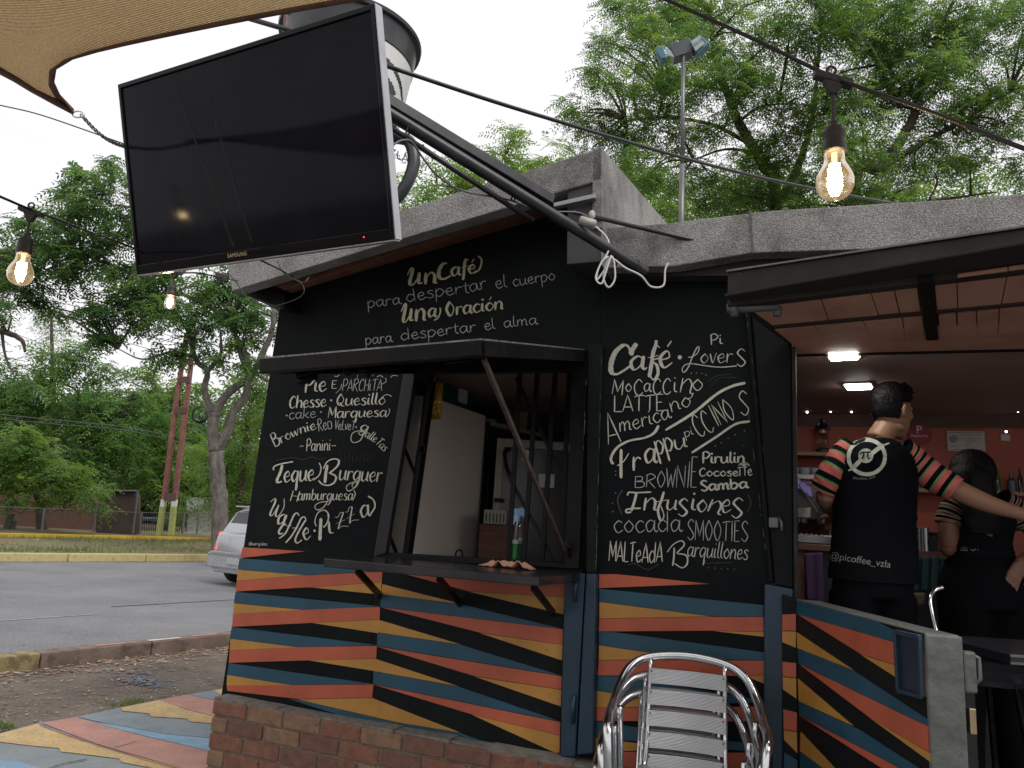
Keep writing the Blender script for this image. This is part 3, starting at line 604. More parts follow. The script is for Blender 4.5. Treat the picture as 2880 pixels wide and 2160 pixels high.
MB().slab([(1596, 520), (1690, 506), (1690, 736), (1594, 744)], .10, .285).build('roof_end_box', mat('dull_grey_black_board', (.024, .025, .027), .6, scale=8, col2=(.04, .041, .043)), kiosk, bevel=.004)
MB().slab([(1690, 500), (1693, 500), (1693, 745), (1690, 745)], .10, .29).build('roof_end_strip', ROOF, kiosk)
Aq = onf(1692, 415, .30); Bq = onf(1692, 640, .30)
ns = FU
Cq = on_plane(1876, 629, Aq, FU)
Dq = Cq - UZ * .5
rt = MB(); rt.prism([Aq, Bq, Dq, Cq], [p - FU * .04 for p in (Aq, Bq, Dq, Cq)]); rt.build('roof_return', ROOF, kiosk)
ML = onf(638, 745, .30)
rp = MB(); back = (Cq - Aq); MLb = ML + Vector((-.1, 1.9, .2))
rp.add([ML + UZ * -.01, Aq + UZ * -.01, Cq + UZ * -.01, MLb], [(0, 1, 2), (0, 2, 3)]); rp.add([ML - UZ * .05, Aq - UZ * .05, Cq - UZ * .05, MLb - UZ * .05], [(2, 1, 0), (3, 2, 0)]); rp.build('roof_sheet', ROOF, kiosk)
# right fascia, dark band and roof
MB().slab([(1693, 641), (1876, 628), (2168, 592), (2880, 548), (3400, 505), (3400, 610), (2880, 659), (2460, 700), (2114, 711), (1900, 748), (1693, 754)], .12, .2).build('roof_fascia', ROOF, kiosk, bevel=.004)
MB().slab([(1700, 755), (2114, 712), (2880, 660), (3400, 612), (3400, 700), (2880, 720), (2110, 775), (1700, 775)], .02, .1).build('fascia_board', mat('dark_brown_board', (.022, .017, .015), .6, scale=8, col2=(.045, .035, .03)), kiosk)
MB().slab([(2108, 590), (2112, 590), (2120, 712), (2116, 712)], .2, .206).build('felt_seam', mat('felt_seam', (.10, .1, .1), .9), kiosk)
s_r = fsh(onf(3400, 560, .1))[0]; hrt = fsh(onf(1876, 628, .1))[1]
MB().fbox(.40, 5.5, hrt - .05, hrt - .02, -2.2, .12).build('roof_sheet', ROOF, kiosk)
# porch: beam, end hook, ceiling boards between dark battens
ZC = 2.15
def onc(x, y, z=ZC): return onz(x, y, z)
bl = onc(2045, 862); br = onc(2880, 759); bd = (br - bl).normalized(); br2 = bl + bd * 2.9
tl = at(2038, 766, bl.y).z - bl.z
bm = MB(); bnv = Vector((bd.y, -bd.x, 0)); bm.prism([bl, br2, br2 - bnv * .05, bl - bnv * .05], [bl + UZ * tl, br2 + UZ * (tl * .95), br2 + UZ * (tl * .95) - bnv * .05, bl + UZ * tl - bnv * .05]); bm.build('porch_beam', speckle(mat('scuffed_black_beam', (.017, .014, .012), .55, spec=.2, scale=5, col2=(.036, .030, .026), bump=.2, bscale=20, stretch=(1, 1, .6)), 24, .5, (.10, .10, .10), .72), kiosk, bevel=.004)
MB().beam(bl + UZ * (tl + .003) + bnv * .0, br2 + UZ * (tl * .95 + .003), .02, .006).build('beam_flashing', GREYM, kiosk)
c_ = onc(2045, 868); MB().tube([c_ + FU * .0, c_ + FU * .17 - UZ * .0], .016, 10).build('hook_bar', GREYM, kiosk, smooth=True)
for x in (2065, 2186): p = onc(x, 865) ; MB().tube([p + UZ * .02, p - UZ * .03], .014, 10).build('hook', GREYM, kiosk, smooth=True)
z1 = lambda x, y: (1980 + x / 2.458, 700 + y / 2.458)
def cpoly(name, P, m, z=ZC, th=.012, f=z1):
    A = [onc(*f(*p), z) for p in P]; return MB().prism(A, [p + UZ * th for p in A]).build(name, m, kiosk, bevel=.002)
cpoly('ceiling_deck', [(140, 330), (2900, -150), (2900, 600), (620, 690)], mat('dark_gap', (.012, .008, .007), .9), ZC + .02, .01)
for P in [[(300, 405), (800, 330), (860, 505), (480, 535)], [(806, 330), (1140, 280), (1210, 478), (866, 505)], [(1146, 279), (1305, 258), (1352, 464), (1216, 478)], [(1312, 257), (1470, 240), (1500, 450), (1360, 463)],
          [(1592, 225), (1745, 200), (1752, 428), (1612, 452)], [(1751, 199), (2100, 150), (2050, 396), (1758, 427)], [(2106, 149), (2900, 30), (2900, 310), (2056, 395)],
          [(490, 562), (760, 535), (860, 640), (650, 690)], [(766, 534), (1098, 506), (1175, 648), (866, 655)], [(1104, 505), (1370, 487), (1385, 640), (1182, 648)], [(1376, 486), (1510, 475), (1530, 630), (1392, 640)],
          [(1620, 468), (1742, 455), (1748, 612), (1632, 626)], [(1752, 454), (1880, 442), (1890, 602), (1756, 611)], [(1886, 441), (2040, 425), (2030, 590), (1896, 601)], [(2046, 424), (2900, 340), (2900, 545), (2036, 590)]]:
    cpoly('ceiling_panel', P, PLY, ZC + random.uniform(0, .004))
cpoly('ceiling_batten', [(1476, 240), (1586, 224), (1622, 632), (1536, 636)], BLACK, ZC - .006, .02)
cpoly('ceiling_batten', [(480, 536), (2900, 312), (2900, 334), (486, 556)], mat('dark_brown_batten', (.03, .018, .014), .7), ZC - .003, .015)
# interior shell
TB = -1.62; FLR = .22
INC = mat('brown_ceiling', (.24, .15, .12), .7, scale=3, col2=(.32, .21, .17), bump=.1)
sD = fsh(onf(2228, 1000))[0]
MB().fbox(-1.36, 5.6, ZC + .012, ZC + .04, TB, -.06).build('interior_ceiling', INC, kiosk)

MB().fbox(-1.36, 5.6, FLR - .2, FLR, TB, -.04).build('interior_floor', mat('dark_floor', (.03, .027, .025), .5, scale=4, col2=(.05, .045, .04)), kiosk)
ORW = mat('orange_red_wall', (.27, .055, .03), .6, scale=2, col2=(.35, .075, .042), bump=.1, bscale=20)
DKW = mat('dark_interior_wall', (.022, .02, .02), .7, scale=4, col2=(.04, .036, .034))
hW = fsh(onf(2500, 1200, TB + .03))[1]
MB().fbox(.9, 5.6, FLR, hW, TB - .05, TB).build('back_wall', ORW, kiosk); MB().fbox(.9, 5.6, hW, ZC + .02, TB - .05, TB - .001).build('back_wall', mat('brown_wood_wall', (.07, .033, .026), .6, scale=6, col2=(.11, .055, .042), stretch=(1, 1, 5)), kiosk)
MB().fbox(-1.36, .9, FLR, ZC + .02, TB - .05, TB).build('back_wall', DKW, kiosk)
MB().fbox(-1.40, -1.37, FLR, ZC + .2, TB, -.04).build('side_wall', BLACK, kiosk)
MB().fbox(-1.37, 5.6, ZC + .22, ZC + .24, TB, -.04).build('attic_floor', BLACK, kiosk)
MB().fbox(5.6, 5.65, FLR, ZC, TB, .2).build('side_wall', ORW, kiosk)

sl_ = fsh(onf(1140, 1300, -.4))[0]; MB().fbox(sl_ - .62, sl_ + .03, FLR, 1.97, -.46, -.42).build('interior_panel', mat('beige_interior_panel', (.34, .26, .20), .6, scale=2, col2=(.40, .32, .25)), kiosk)
MB().fbox(1.20, 5.6, ZC - .004, ZC + .011, -.075, -.062).build('ceiling_batten', BLACK, kiosk); MB().fbox(1.245, 5.6, ZC + .0045, ZC + .0115, -.06, .30).build('ceiling_panel', PLY, kiosk)
# brick plinth with every brick a piece
PT = .10; s0 = fsh(onf(600, 1970, PT))[0]; hp = fsh(onf(612, 1962, PT))[1] - .012; ptop = hp
MB().fbox(s0 + .012, 1.2, -.05, ptop - .004, -.05, PT - .009).build('plinth_core', MORTAR, kiosk)
cap = MB(); nseg = 30
for i in range(nseg):
    a = s0 + 2.75 * i / nseg; b = s0 + 2.75 * (i + 1) / nseg; r0 = random.uniform(-.006, .006)
    cap.fbox(a - .002, b + .002, ptop - .01, ptop + .009 + r0 * .5, .0, PT - .012 + r0)
cap.build('mortar_cap', mat('pale_mortar_cap', (.12, .11, .095), .95, scale=20, col2=(.21, .195, .17), bump=.8, bscale=60), kiosk)
row = 0; h = ptop
while h > 0:
    bh = .068; s = s0 - (0 if row % 2 == 0 else .105)
    while s < .9:
        a = max(s, s0); b = s + .207
        if b - a > .05:
            q = random.uniform(-.005, .002); j_ = lambda: random.uniform(-.0025, .0025); mb = MB().fbox(a + .003 + j_(), b - .003 + j_(), h - bh + .001 + j_(), h - .002 + j_(), -.02, PT + q)
            mb.build('brick', random.choice(BRICKS + [BRICKS[0], BRICKS[1]]), kiosk, bevel=.005)
        s += .213
    h -= .076; row += 1
for r_ in range(2): pass
# --------- lettering
Z1 = Paint(1000, 680, 3.456, .003); Z2 = Paint(680, 1020, 4.424, .001); Z3 = Paint(680, 1270, 4.424, .001); Z4 = Paint(1680, 920, 4.485, .003); Z5 = Paint(1680, 1250, 4.485, .003)
CREAM = speckle(mat('cream_lettering_paint', (.44, .43, .30), .7, var=.16, scale=60), 150, .5, (.2, .2, .14), .6)
Z1.word('Un', [(500, 425), (800, 405)], 110, 30, .1); Z1.curve([(890, 210), (850, 215), (812, 280), (815, 345), (860, 362), (925, 330)], 34, .5); Z1.word('af\u00e9', [(925, 338), (1180, 300)], 84, 24, .15); Z1.curve([(1188, 138), (1225, 175), (1205, 265), (1150, 305)], 16, .2)
Z1.done(CREAM, kiosk)
Z1.word('para', [(115, 640), (450, 602)], 62, 7.5, 0, .1); Z1.word('despertar', [(495, 590), (800, 530), (1080, 500), (1290, 440)], 72, 7.5, 0, .1); Z1.word('el', [(1360, 455), (1480, 440)], 76, 7.5, 0, .1); Z1.word('cuerpo', [(1530, 435), (1950, 368)], 66, 7.5, 0, .1); Z1.done(THINP, kiosk)
Z1.word('Un', [(440, 785), (690, 765)], 118, 28, .12); Z1.word('a', [(700, 735), (790, 730)], 85, 24); Z1.curve([(820, 640), (825, 680), (800, 740), (760, 765)], 14, .2); Z1.word('O', [(880, 725), (970, 715)], 82, 26, .05); Z1.word('raci\u00f3n', [(975, 712), (1440, 655)], 82, 22, .12); Z1.done(CREAM, kiosk)
Z1.word('para', [(95, 1000), (365, 970)], 60, 7.5, 0, .1); Z1.word('despertar', [(440, 960), (1180, 868)], 66, 7.5, 0, .1); Z1.word('el', [(1255, 862), (1365, 845)], 66, 7.5, 0, .1); Z1.word('alma', [(1440, 835), (1775, 800)], 62, 7.5, 0, .1); Z1.done(THINP, kiosk)
Z2.word('Pie', [(780, 375), (1060, 350)], 120, 24, .18); Z2.word('E', [(1112, 320), (1190, 318)], 56, 11, .1, .3); Z2.word('PARCHiTA', [(1245, 355), (1745, 350)], 88, 7, .15, .2); Z2.curve([(1170, 380), (1230, 320), (1240, 260)], 7, .2); Z2.curve([(1740, 270), (1790, 240), (1795, 200), (1780, 195)], 8, .2)
for p in ([(1150, 165), (1185, 172), (1215, 150)], [(1320, 160), (1355, 140)], [(1440, 185), (1440, 150)], [(1625, 165), (1640, 150)], [(1680, 180), (1720, 160), (1760, 185)], [(1850, 185), (1880, 160), (1945, 165)]): Z2.curve(p, 9, .2)
Z2.done(WHITEP, kiosk)
Z2.word('Chesse', [(585, 570), (1055, 545)], 92, 20, .15, caps=.95); Z2.dot(1112, 468, 12); Z2.word('Quesillo', [(1170, 535), (1790, 520)], 88, 19, .15, caps=1.05); Z2.curve([(1735, 440), (1790, 400), (1830, 402), (1865, 422)], 10, .2)
Z2.word('Marquesa', [(1065, 690), (1810, 672)], 80, 18, .15, caps=1.05); Z2.curve([(1830, 570), (1840, 610), (1810, 665), (1780, 675)], 10, .2); Z2.dot(560, 658, 9); Z2.dot(985, 615, 9); Z2.done(WHITEP, kiosk)
Z2.word('cake', [(580, 705), (930, 680)], 78, 8, .12, .2); Z2.word('ReD', [(955, 855), (1130, 815)], 88, 9, .1, .2); Z2.word('VeLveT', [(1150, 830), (1405, 840)], 72, 9, .1, .2); Z2.dot(945, 765, 9); Z2.dot(1422, 800, 11); Z2.done(THINP, kiosk)
Z2.word('Brownie', [(410, 1050), (560, 965), (760, 875), (935, 825)], 74, 16, .1, caps=1.3); Z2.word('g', [(1462, 835), (1560, 870)], 78, 20, .1); Z2.curve([(1520, 860), (1480, 960), (1400, 995), (1360, 960), (1370, 890), (1420, 855), (1500, 850), (1540, 880)], 13, .3)
Z2.word('alleTas', [(1520, 915), (1640, 985), (1700, 1040), (1770, 1110)], 66, 13, .1); Z2.done(WHITEP, kiosk)
Z2.word('~', [(722, 1055), (775, 1050)], 30, 7, 0, .1); Z2.word('Panini', [(800, 1100), (1110, 1092)], 90, 11, .08, .3); Z2.word('~', [(1120, 1050), (1180, 1045)], 30, 7, 0, .1); Z2.done(WHITEP, kiosk)
Z3.curve([(395, 235), (400, 190), (480, 155), (640, 125)], 20, .2); Z3.curve([(505, 165), (480, 260), (440, 350), (450, 385), (500, 370)], 32, .4); Z3.word('eque', [(515, 385), (905, 362)], 135, 23, .15); Z3.curve([(962, 138), (985, 200), (965, 290), (890, 358)], 14, .2); Z3.done(WHITEP, kiosk)
Z3.curve([(1065, 165), (1045, 280), (1035, 390)], 34, .3); Z3.curve([(1015, 215), (1060, 130), (1140, 92), (1205, 110), (1190, 180), (1100, 260), (1085, 262)], 24, .4); Z3.curve([(1090, 265), (1170, 310), (1150, 385), (1080, 420), (1000, 405), (955, 360)], 24, .3)
Z3.word('urguer', [(1200, 352), (1740, 380)], 122, 20, .12); Z3.curve([(1440, 370), (1410, 440), (1335, 492), (1300, 450), (1340, 400), (1440, 370)], 12, .2); Z3.done(WHITEP, kiosk)
Z3.word('H', [(590, 615), (700, 625)], 78, 13, .2); Z3.word('amburguesa', [(690, 605), (1385, 605)], 82, 14, .15); Z3.curve([(1070, 610), (1020, 690), (945, 727), (908, 685), (955, 640), (1060, 618)], 12, .2); Z3.curve([(1395, 480), (1412, 530), (1385, 600)], 11, .2); Z3.done(WHITEP, kiosk)
Z3.word('X', [(320, 800), (500, 815)], 135, 22, .12); Z3.word('a', [(425, 900), (545, 915)], 128, 26, .2); Z3.curve([(545, 800), (515, 900), (465, 985), (470, 1025), (515, 1015)], 26, .4)
Z3.curve([(715, 800), (690, 765), (650, 790), (600, 900), (540, 1020), (465, 1080)], 20, .3); Z3.curve([(550, 925), (620, 920)], 14, .2); Z3.curve([(800, 850), (780, 815), (740, 830), (690, 930), (620, 1050), (545, 1135)], 20, .3); Z3.curve([(625, 950), (700, 950)], 14, .2)
Z3.curve([(800, 850), (770, 890), (700, 1010), (665, 1100), (690, 1138), (750, 1100)], 22, .4); Z3.word('e', [(765, 1110), (865, 1085)], 145, 24, .15); Z3.dot(905, 985, 15); Z3.done(WHITEP, kiosk)
Z3.curve([(985, 830), (978, 960), (972, 1105)], 38, .2); Z3.curve([(925, 930), (910, 860), (950, 760), (1030, 730), (1080, 790), (1060, 890), (1015, 945)], 17, .3); Z3.word('i', [(1080, 1040), (1150, 1020)], 165, 26, .15); Z3.word('Z', [(1175, 985), (1320, 945)], 165, 15, .15); Z3.word('Z', [(1320, 915), (1450, 860)], 165, 15, .15); Z3.word('a', [(1475, 830), (1610, 800)], 145, 26, .15)
Z3.curve([(1570, 552), (1640, 605), (1655, 690), (1600, 785)], 20, .2); Z3.done(WHITEP, kiosk)
Z3.word('@kuerrycolors', [(90, 1165), (315, 1170)], 26, 5, 0, .2); Z3.done(THINP, kiosk)
Z4.curve([(495, 205), (440, 290), (420, 345), (400, 260), (340, 225), (240, 300), (180, 430), (175, 560), (240, 595), (330, 550), (415, 490)], 62, .55); Z4.word('af', [(400, 545), (760, 525)], 170, 42, .12, .65); Z4.curve([(745, 165), (730, 260), (690, 420), (750, 480), (765, 590), (710, 665), (665, 600), (660, 500), (700, 420), (800, 385)], 36, .5); Z4.word('e', [(770, 520), (950, 500)], 205, 42, .15, .6); Z4.curve([(935, 175), (885, 245)], 28, .1); Z4.dot(1040, 380, 27)
Z4.done(WHITEP, kiosk)
Z4.curve([(1145, 380), (1190, 375), (1260, 330), (1285, 260), (1260, 255), (1210, 350), (1150, 500), (1095, 570), (1070, 530), (1110, 475), (1200, 462), (1350, 485), (1550, 505), (1760, 490)], 14, .2); Z4.word('over', [(1290, 455), (1710, 445)], 115, 16, .1); Z4.word('S', [(1745, 495), (1880, 495)], 130, 18, .0, .4); Z4.word('Pi', [(1430, 225), (1590, 212)], 78, 16, .0, .3); Z4.done(WHITEP, kiosk)
Z4.word('M', [(175, 845), (325, 865)], 112, 15, .0, .3); Z4.word('o', [(350, 815), (440, 815)], 100, 14, 0, .3); Z4.word('C', [(455, 865), (590, 860)], 118, 15, 0, .3); Z4.word('a', [(580, 812), (685, 815)], 105, 14, 0, .3); Z4.word('CC', [(690, 852), (940, 848)], 118, 15, .03, .3); Z4.word('i', [(955, 825), (1015, 825)], 130, 16, 0, .3); Z4.word('n', [(1025, 820), (1210, 855)], 185, 17, 0, .4); Z4.word('o', [(1195, 805), (1345, 800)], 140, 16, 0, .3); Z4.done(WHITEP, kiosk)
Z4.word('LATTE', [(200, 1068), (850, 1052)], 122, 15, .02, .2); Z4.word('A', [(135, 1480), (310, 1440)], 232, 18, .0, .3); Z4.word('merica', [(275, 1325), (500, 1280), (700, 1225), (940, 1140)], 118, 14, .1, .3); Z4.word('no', [(930, 1080), (1060, 1030), (1200, 985)], 120, 14, .1, .3); Z4.curve([(1130, 900), (1180, 890), (1215, 825)], 11, .2); Z4.done(WHITEP, kiosk)
Z4.curve([(860, 1300), (1200, 1090), (1500, 850), (1700, 745), (1868, 703)], 34, 0); Z4.curve([(1190, 1585), (1500, 1385), (1740, 1225), (1925, 1188)], 30, 0); Z4.curve([(775, 1240), (715, 1335), (600, 1395), (400, 1435), (250, 1520), (175, 1640), (185, 1710), (210, 1720)], 34, .3); Z4.done(WHITEP, kiosk)
Z4.word('pi', [(1105, 1390), (1225, 1350)], 66, 9, 0, .2); Z4.word('CC', [(1280, 1400), (1500, 1300)], 175, 15, -.05, .3); Z4.word('INO', [(1510, 1255), (1770, 1150)], 172, 14, -.08, .3); Z4.word('S', [(1800, 1120), (1930, 1110)], 182, 15, -.05, .3); Z4.done(WHITEP, kiosk)
Z5.curve([(300, 60), (298, 240), (300, 425)], 38, .1); Z5.curve([(250, 270), (330, 215), (398, 110)], 16, .2); Z5.word('r', [(440, 330), (560, 330)], 175, 30, 0, .5); Z5.word('a', [(590, 235), (760, 225)], 180, 32, .05, .5); Z5.word('pp', [(755, 130), (980, 60)], 165, 24, .0, .5); Z5.word('u', [(975, 75), (1150, 30)], 130, 24, .08, .5); Z5.done(WHITEP, kiosk)
xs = [460, 605, 745, 860, 985, 1115, 1165, 1265]; hh = [80, 98, 122, 142, 165, 195, 225]
for c_h, xa, xb, q in zip('BROWNIE', xs, xs[1:], hh): Z5.word(c_h, [(xa, 540), (xb, 543)], q, 11, .02, .2)
Z5.done(THINP, kiosk)
Z5.word('Pirulin', [(1325, 238), (1870, 230)], 84, 24, .0, .45); Z5.word('Cocose', [(1282, 400), (1790, 398)], 64, 17, .0, .35, caps=.95); Z5.word('TTe', [(1770, 400), (1960, 390)], 80, 13, .0, .3, caps=.85); Z5.word('Samba', [(1300, 590), (1910, 545)], 78, 28, .0, .35, caps=1.0)
for a in range(9):
    t_ = math.pi * (a / 8); Z5.curve([(1850, 280), (1850 + 40 * math.cos(t_), 255 - 25 * math.sin(t_)), (1850 + 75 * math.cos(t_), 275 - 45 * math.sin(t_))], 5, 0)
Z5.done(WHITEP, kiosk)
Z5.curve([(380, 645), (400, 605), (500, 608), (680, 600)], 20, .1); Z5.curve([(495, 615), (465, 730), (430, 840)], 34, .2); Z5.curve([(550, 805), (440, 808), (365, 825), (372, 860), (430, 850)], 22, .1)
Z5.word('n', [(570, 830), (760, 835)], 158, 30, .12); Z5.curve([(840, 595), (810, 700), (765, 830), (800, 960), (840, 900), (800, 770)], 30, .5); Z5.curve([(740, 725), (880, 700)], 15, .1); Z5.word('u', [(860, 825), (1010, 830)], 128, 26, .12); Z5.word('S', [(1000, 905), (1140, 905)], 130, 30, .1); Z5.word('i', [(1170, 835), (1250, 835)], 150, 28, .1); Z5.word('o', [(1245, 850), (1390, 850)], 150, 28, .1); Z5.word('n', [(1370, 840), (1560, 900)], 165, 26, .1); Z5.word('e', [(1550, 860), (1690, 860)], 165, 28, .12); Z5.word('S', [(1670, 925), (1830, 925)], 148, 30, .12); Z5.done(WHITEP, kiosk)
Z5.word('cocada', [(200, 1115), (680, 1105), (1075, 1100)], 148, 13, 0, .2); Z5.word('SMOOTIES', [(1125, 1205), (1905, 1225)], 152, 12, .0, .2); Z5.done(THINP, kiosk)
Z5.word('MALTeAdA', [(140, 1470), (825, 1490)], 150, 15, .03, .2, jit=.06); Z5.curve([(970, 1300), (965, 1420), (950, 1530)], 20, .1); Z5.curve([(880, 1360), (960, 1260), (1060, 1215), (1095, 1270), (1000, 1370)], 18, .3); Z5.curve([(1005, 1375), (1120, 1400), (1135, 1500), (1070, 1555), (970, 1500)], 20, .3); Z5.word('arquillones', [(1125, 1415), (1900, 1455)], 125, 12, .08, .3); Z5.done(WHITEP, kiosk)
for i in range(5): Z5.dot(1400 + i * 82, 1555 + i * 5, 5)
for x, y in ((232, 338), (232, 385), (230, 612), (190, 742), (193, 848)): Z5.dot(x, y, 6)
for x, y in ((1855, 1308), (1735, 1357), (1650, 1402), (1562, 1458), (1488, 1500), (1250, 580), (1320, 585), (1370, 603), (1185, 582)): Z4.dot(x, y, 6)
Z5.done(THINP, kiosk, 'dots'); Z4.done(THINP, kiosk, 'dots')
# ghosts of rubbed-out chalk and pale scuffs on the black boards
GH = mat('rubbed_out_chalk', (.035, .034, .03), .8, scale=40, col2=(.05, .048, .042))
Z4.curve([(1390, 700), (1500, 620), (1700, 590)], 6, 0); Z4.curve([(1420, 740), (1560, 640), (1760, 640)], 6, 0); Z5.curve([(320, 570), (255, 700), (310, 890)], 18, 0); Z5.curve([(380, 1520), (480, 1505), (640, 1580), (780, 1500)], 10, 0); Z5.curve([(1350, 1500), (1700, 1490)], 14, 0); Z5.curve([(1900, 630), (1935, 740), (1890, 860)], 14, 0)
Z4.done(GH, kiosk, 'chalk_smear'); Z5.done(GH, kiosk, 'chalk_smear')
Z3.curve([(420, 110), (560, 85), (640, 75), (760, 100), (860, 70), (980, 95), (1050, 75)], 6, 0); 
for i in range(9): Z3.curve([(1240 + i * 45, 140 - i * 2), (1235 + i * 48, 80), (1230 + i * 55, 20)], 3, 0)
Z3.done(GH, kiosk, 'chalk_smear')
# edge scuffs: thin pale chips along the frames
sc = Paint(0, 0, 1, .051)
for (x0, y0, x1, y1, n__) in ((1692, 1000, 1676, 1600, 26), (1652, 1000, 1640, 1300, 8), (2104, 1150, 2160, 1600, 14), (2230, 950, 2236, 1640, 24), (2095, 850, 2150, 1300, 10)):
    for i in range(n__):
        u = random.random(); x = x0 + (x1 - x0) * u; y = y0 + (y1 - y0) * u; l_ = random.uniform(4, 26); dx = (x1 - x0) / (y1 - y0)
        sc.ribbon([(x + random.uniform(-1, 1), y), (x + dx * l_, y + l_)], random.uniform(.8, 1.9), 0)
sc.done(mat('pale_chipped_edge', (.09, .088, .08), .8, scale=60, col2=(.16, .155, .14)), kiosk, 'paint_chips')
# ------------------------------------------------------------------ the half gate
gh = onf(2240, 1690, .08); zg = gh.z
ge = onz(2601, 1787, zg); gdir = (ge - gh); gdir.z = 0; GL = gdir.length; gdir.normalize(); gno = Vector((gdir.y, -gdir.x, 0))
if gno.x > 0: gno = -gno                          # faces left, towards the striped wall
gate = thing('half_gate', 'waist high open gate with coral, ochre and blue stripes and a grey end', 'gate', (gh.x, gh.y, 0))
GT = .085
mb = MB(); a = gh; b = gh + gdir * GL; zb = .12
mb.prism([a - gno * GT + UZ * (zb - zg), b - gno * GT + UZ * (zb - zg), b + UZ * (zb - zg), a + UZ * (zb - zg)], [a - gno * GT, b - gno * GT, b, a]); mb.build('gate_panel', BLACK, gate, bevel=.003)
gp = lambda x, y, t=0: on_plane(x, y, gh + gno * t, gno)
def gst(c, P, t=.004):
    A = [gp(*B_(*p), t) for p in P]; MB().prism(A, [q - gno * (t - .0005) for q in A]).build('painted_stripe', PAINTS[c], gate)
for c, P in [(2, [(1106, 224), (1480, 322), (1593, 374), (1595, 428), (1360, 360), (1106, 290)]), (0, [(1116, 293), (1360, 362), (1595, 430), (1597, 538), (1420, 484)]), (1, [(1420, 487), (1597, 541), (1600, 603)]),
    (1, [(1106, 377), (1380, 560), (1110, 454)]), (2, [(1110, 456), (1380, 562), (1746, 802), (1748, 835), (1116, 530)]), (0, [(1122, 535), (1750, 838), (1754, 962), (1460, 790)]), (1, [(1462, 793), (1755, 966), (1757, 1008)]),
    (1, [(1112, 602), (1380, 832), (1116, 712)]), (2, [(1116, 715), (1410, 850), (1700, 1037), (1610, 1037), (1120, 780)]), (0, [(1126, 786), (1605, 1037), (1520, 1037)]), (1, [(1126, 862), (1290, 1037), (1235, 1037), (1122, 955)]), (2, [(1122, 960), (1232, 1037), (1125, 1100)]),
    (0, [(1714, 472), (1726, 470), (1736, 600), (1722, 600)]), (1, [(1722, 602), (1737, 602), (1738, 690), (1728, 692)])]: gst(c, P)
A4 = [gp(*B_(*p), .006) for p in [(1596, 376), (1714, 402), (1726, 692), (1610, 662)]]
rc = MB(); rc.prism(A4, [q - gno * .004 for q in A4]); rco = rc.build('latch_recess', mat('deep_blue_recess', (.006, .018, .032), .4, scale=6), gate)
for i in range(4):
    MB().beam(A4[i] + gno * .003, A4[(i + 1) % 4] + gno * .003, .012, .014, up=gno).build('recess_rim', BLU2, rco, bevel=.002)
GPOST = speckle(mat('bare_grey_galvanised_post', (.075, .078, .072), .5, metal=.2, scale=7, col2=(.13, .133, .125), bump=.5, bscale=14, bdist=.02), 30, .5, (.04, .04, .036), .66)
mb = MB(); e = gh + gdir * (GL + .001); mb.prism([e + gno * .004 + UZ * (zb - zg), e - gno * (GT + .002) + UZ * (zb - zg), e - gno * (GT + .002) + gdir * .012 + UZ * (zb - zg), e + gno * .004 + gdir * .012 + UZ * (zb - zg)], [e + gno * .004 + UZ * .004, e - gno * (GT + .002) + UZ * .004, e - gno * (GT + .002) + gdir * .012 + UZ * .004, e + gno * .004 + gdir * .012 + UZ * .004]); mb.build('gate_end_plate', GPOST, gate, bevel=.004)
mb = MB(); mb.prism([gh + UZ * .001, e + UZ * .001, e - gno * GT + UZ * .001, gh - gno * GT + UZ * .001], [gh + UZ * .006, e + UZ * .006, e - gno * GT + UZ * .006, gh - gno * GT + UZ * .006]); mb.build('gate_top_rail', GPOST, gate, bevel=.003)
lp = e - gno * (GT + .018) - UZ * .05
lpo = MB().box(lp - UZ * .03, gno * .016, gdir * .012, UZ * .05).build('latch_plate', GPOST, gate, bevel=.006)
MB().tube([lp - gno * .012 + UZ * .01, lp - gno * .026 + UZ * .005, lp - gno * .028 - UZ * .045, lp - gno * .012 - UZ * .06], .006, 8).build('latch_handle', GREYM, lpo, smooth=True)
MB().box(lp - gno * .001 - UZ * .145, gno * .008, gdir * .01, UZ * .03).build('strike_plate', mat('polished_brass_plate', (.6, .5, .32), .2, metal=.9), gate, bevel=.002)

# ------------------------------------------------------------------ television on its arm
sc_ = 2.25
T4 = [EYE + ray(335, 239) * (1.0 * sc_), None, None, None]
import numpy as _n
dd = [ray(335, 239), ray(1055, 11), ray(1112, 673), ray(388, 773)]
lam = _n.linalg.solve(_n.array([[dd[0][i], dd[2][i], -dd[3][i]] for i in range(3)]), _n.array([dd[1][i] for i in range(3)]))
TL, TR, BR, BL = [EYE + dd[0] * lam[0] * sc_, EYE + dd[1] * sc_, EYE + dd[2] * lam[1] * sc_, EYE + dd[3] * lam[2] * sc_]
TX = (TR - TL).normalized(); TN = (TR - TL).cross(TL - BL).normalized()
if TN.dot(EYE - TL) < 0: TN = -TN
TYv = TN.cross(TX).normalized()
if TYv.z < 0: TYv = -TYv
tv = thing('television', 'big flat black television hanging tilted in front of the kiosk roof', 'television', (TL + BR) / 2)
th = -TN * .045; W_ = (TR - TL).length; H_ = (TL - BL).length
GLOSS = mat('glossy_black_bezel', (.006, .006, .007), .08, var=.05, rvar=.02, spec=.15)
def tp(u, v, d=0): return TL.lerp(TR, u).lerp(BL.lerp(BR, u), v) + TN * d
mb = MB(); mb.prism([tp(0, 0, -.03), tp(1, 0, -.03), tp(1, 1, -.03), tp(0, 1, -.03)], [tp(0, 0, .0), tp(1, 0, .0), tp(1, 1, .0), tp(0, 1, .0)])
mb.build('screen', mat('dark_screen_glass', (.008, .008, .0115), .07, scale=3, var=.3, rvar=.03, spec=.07), tv)
bw, bh_ = .013 / W_, .017 / H_
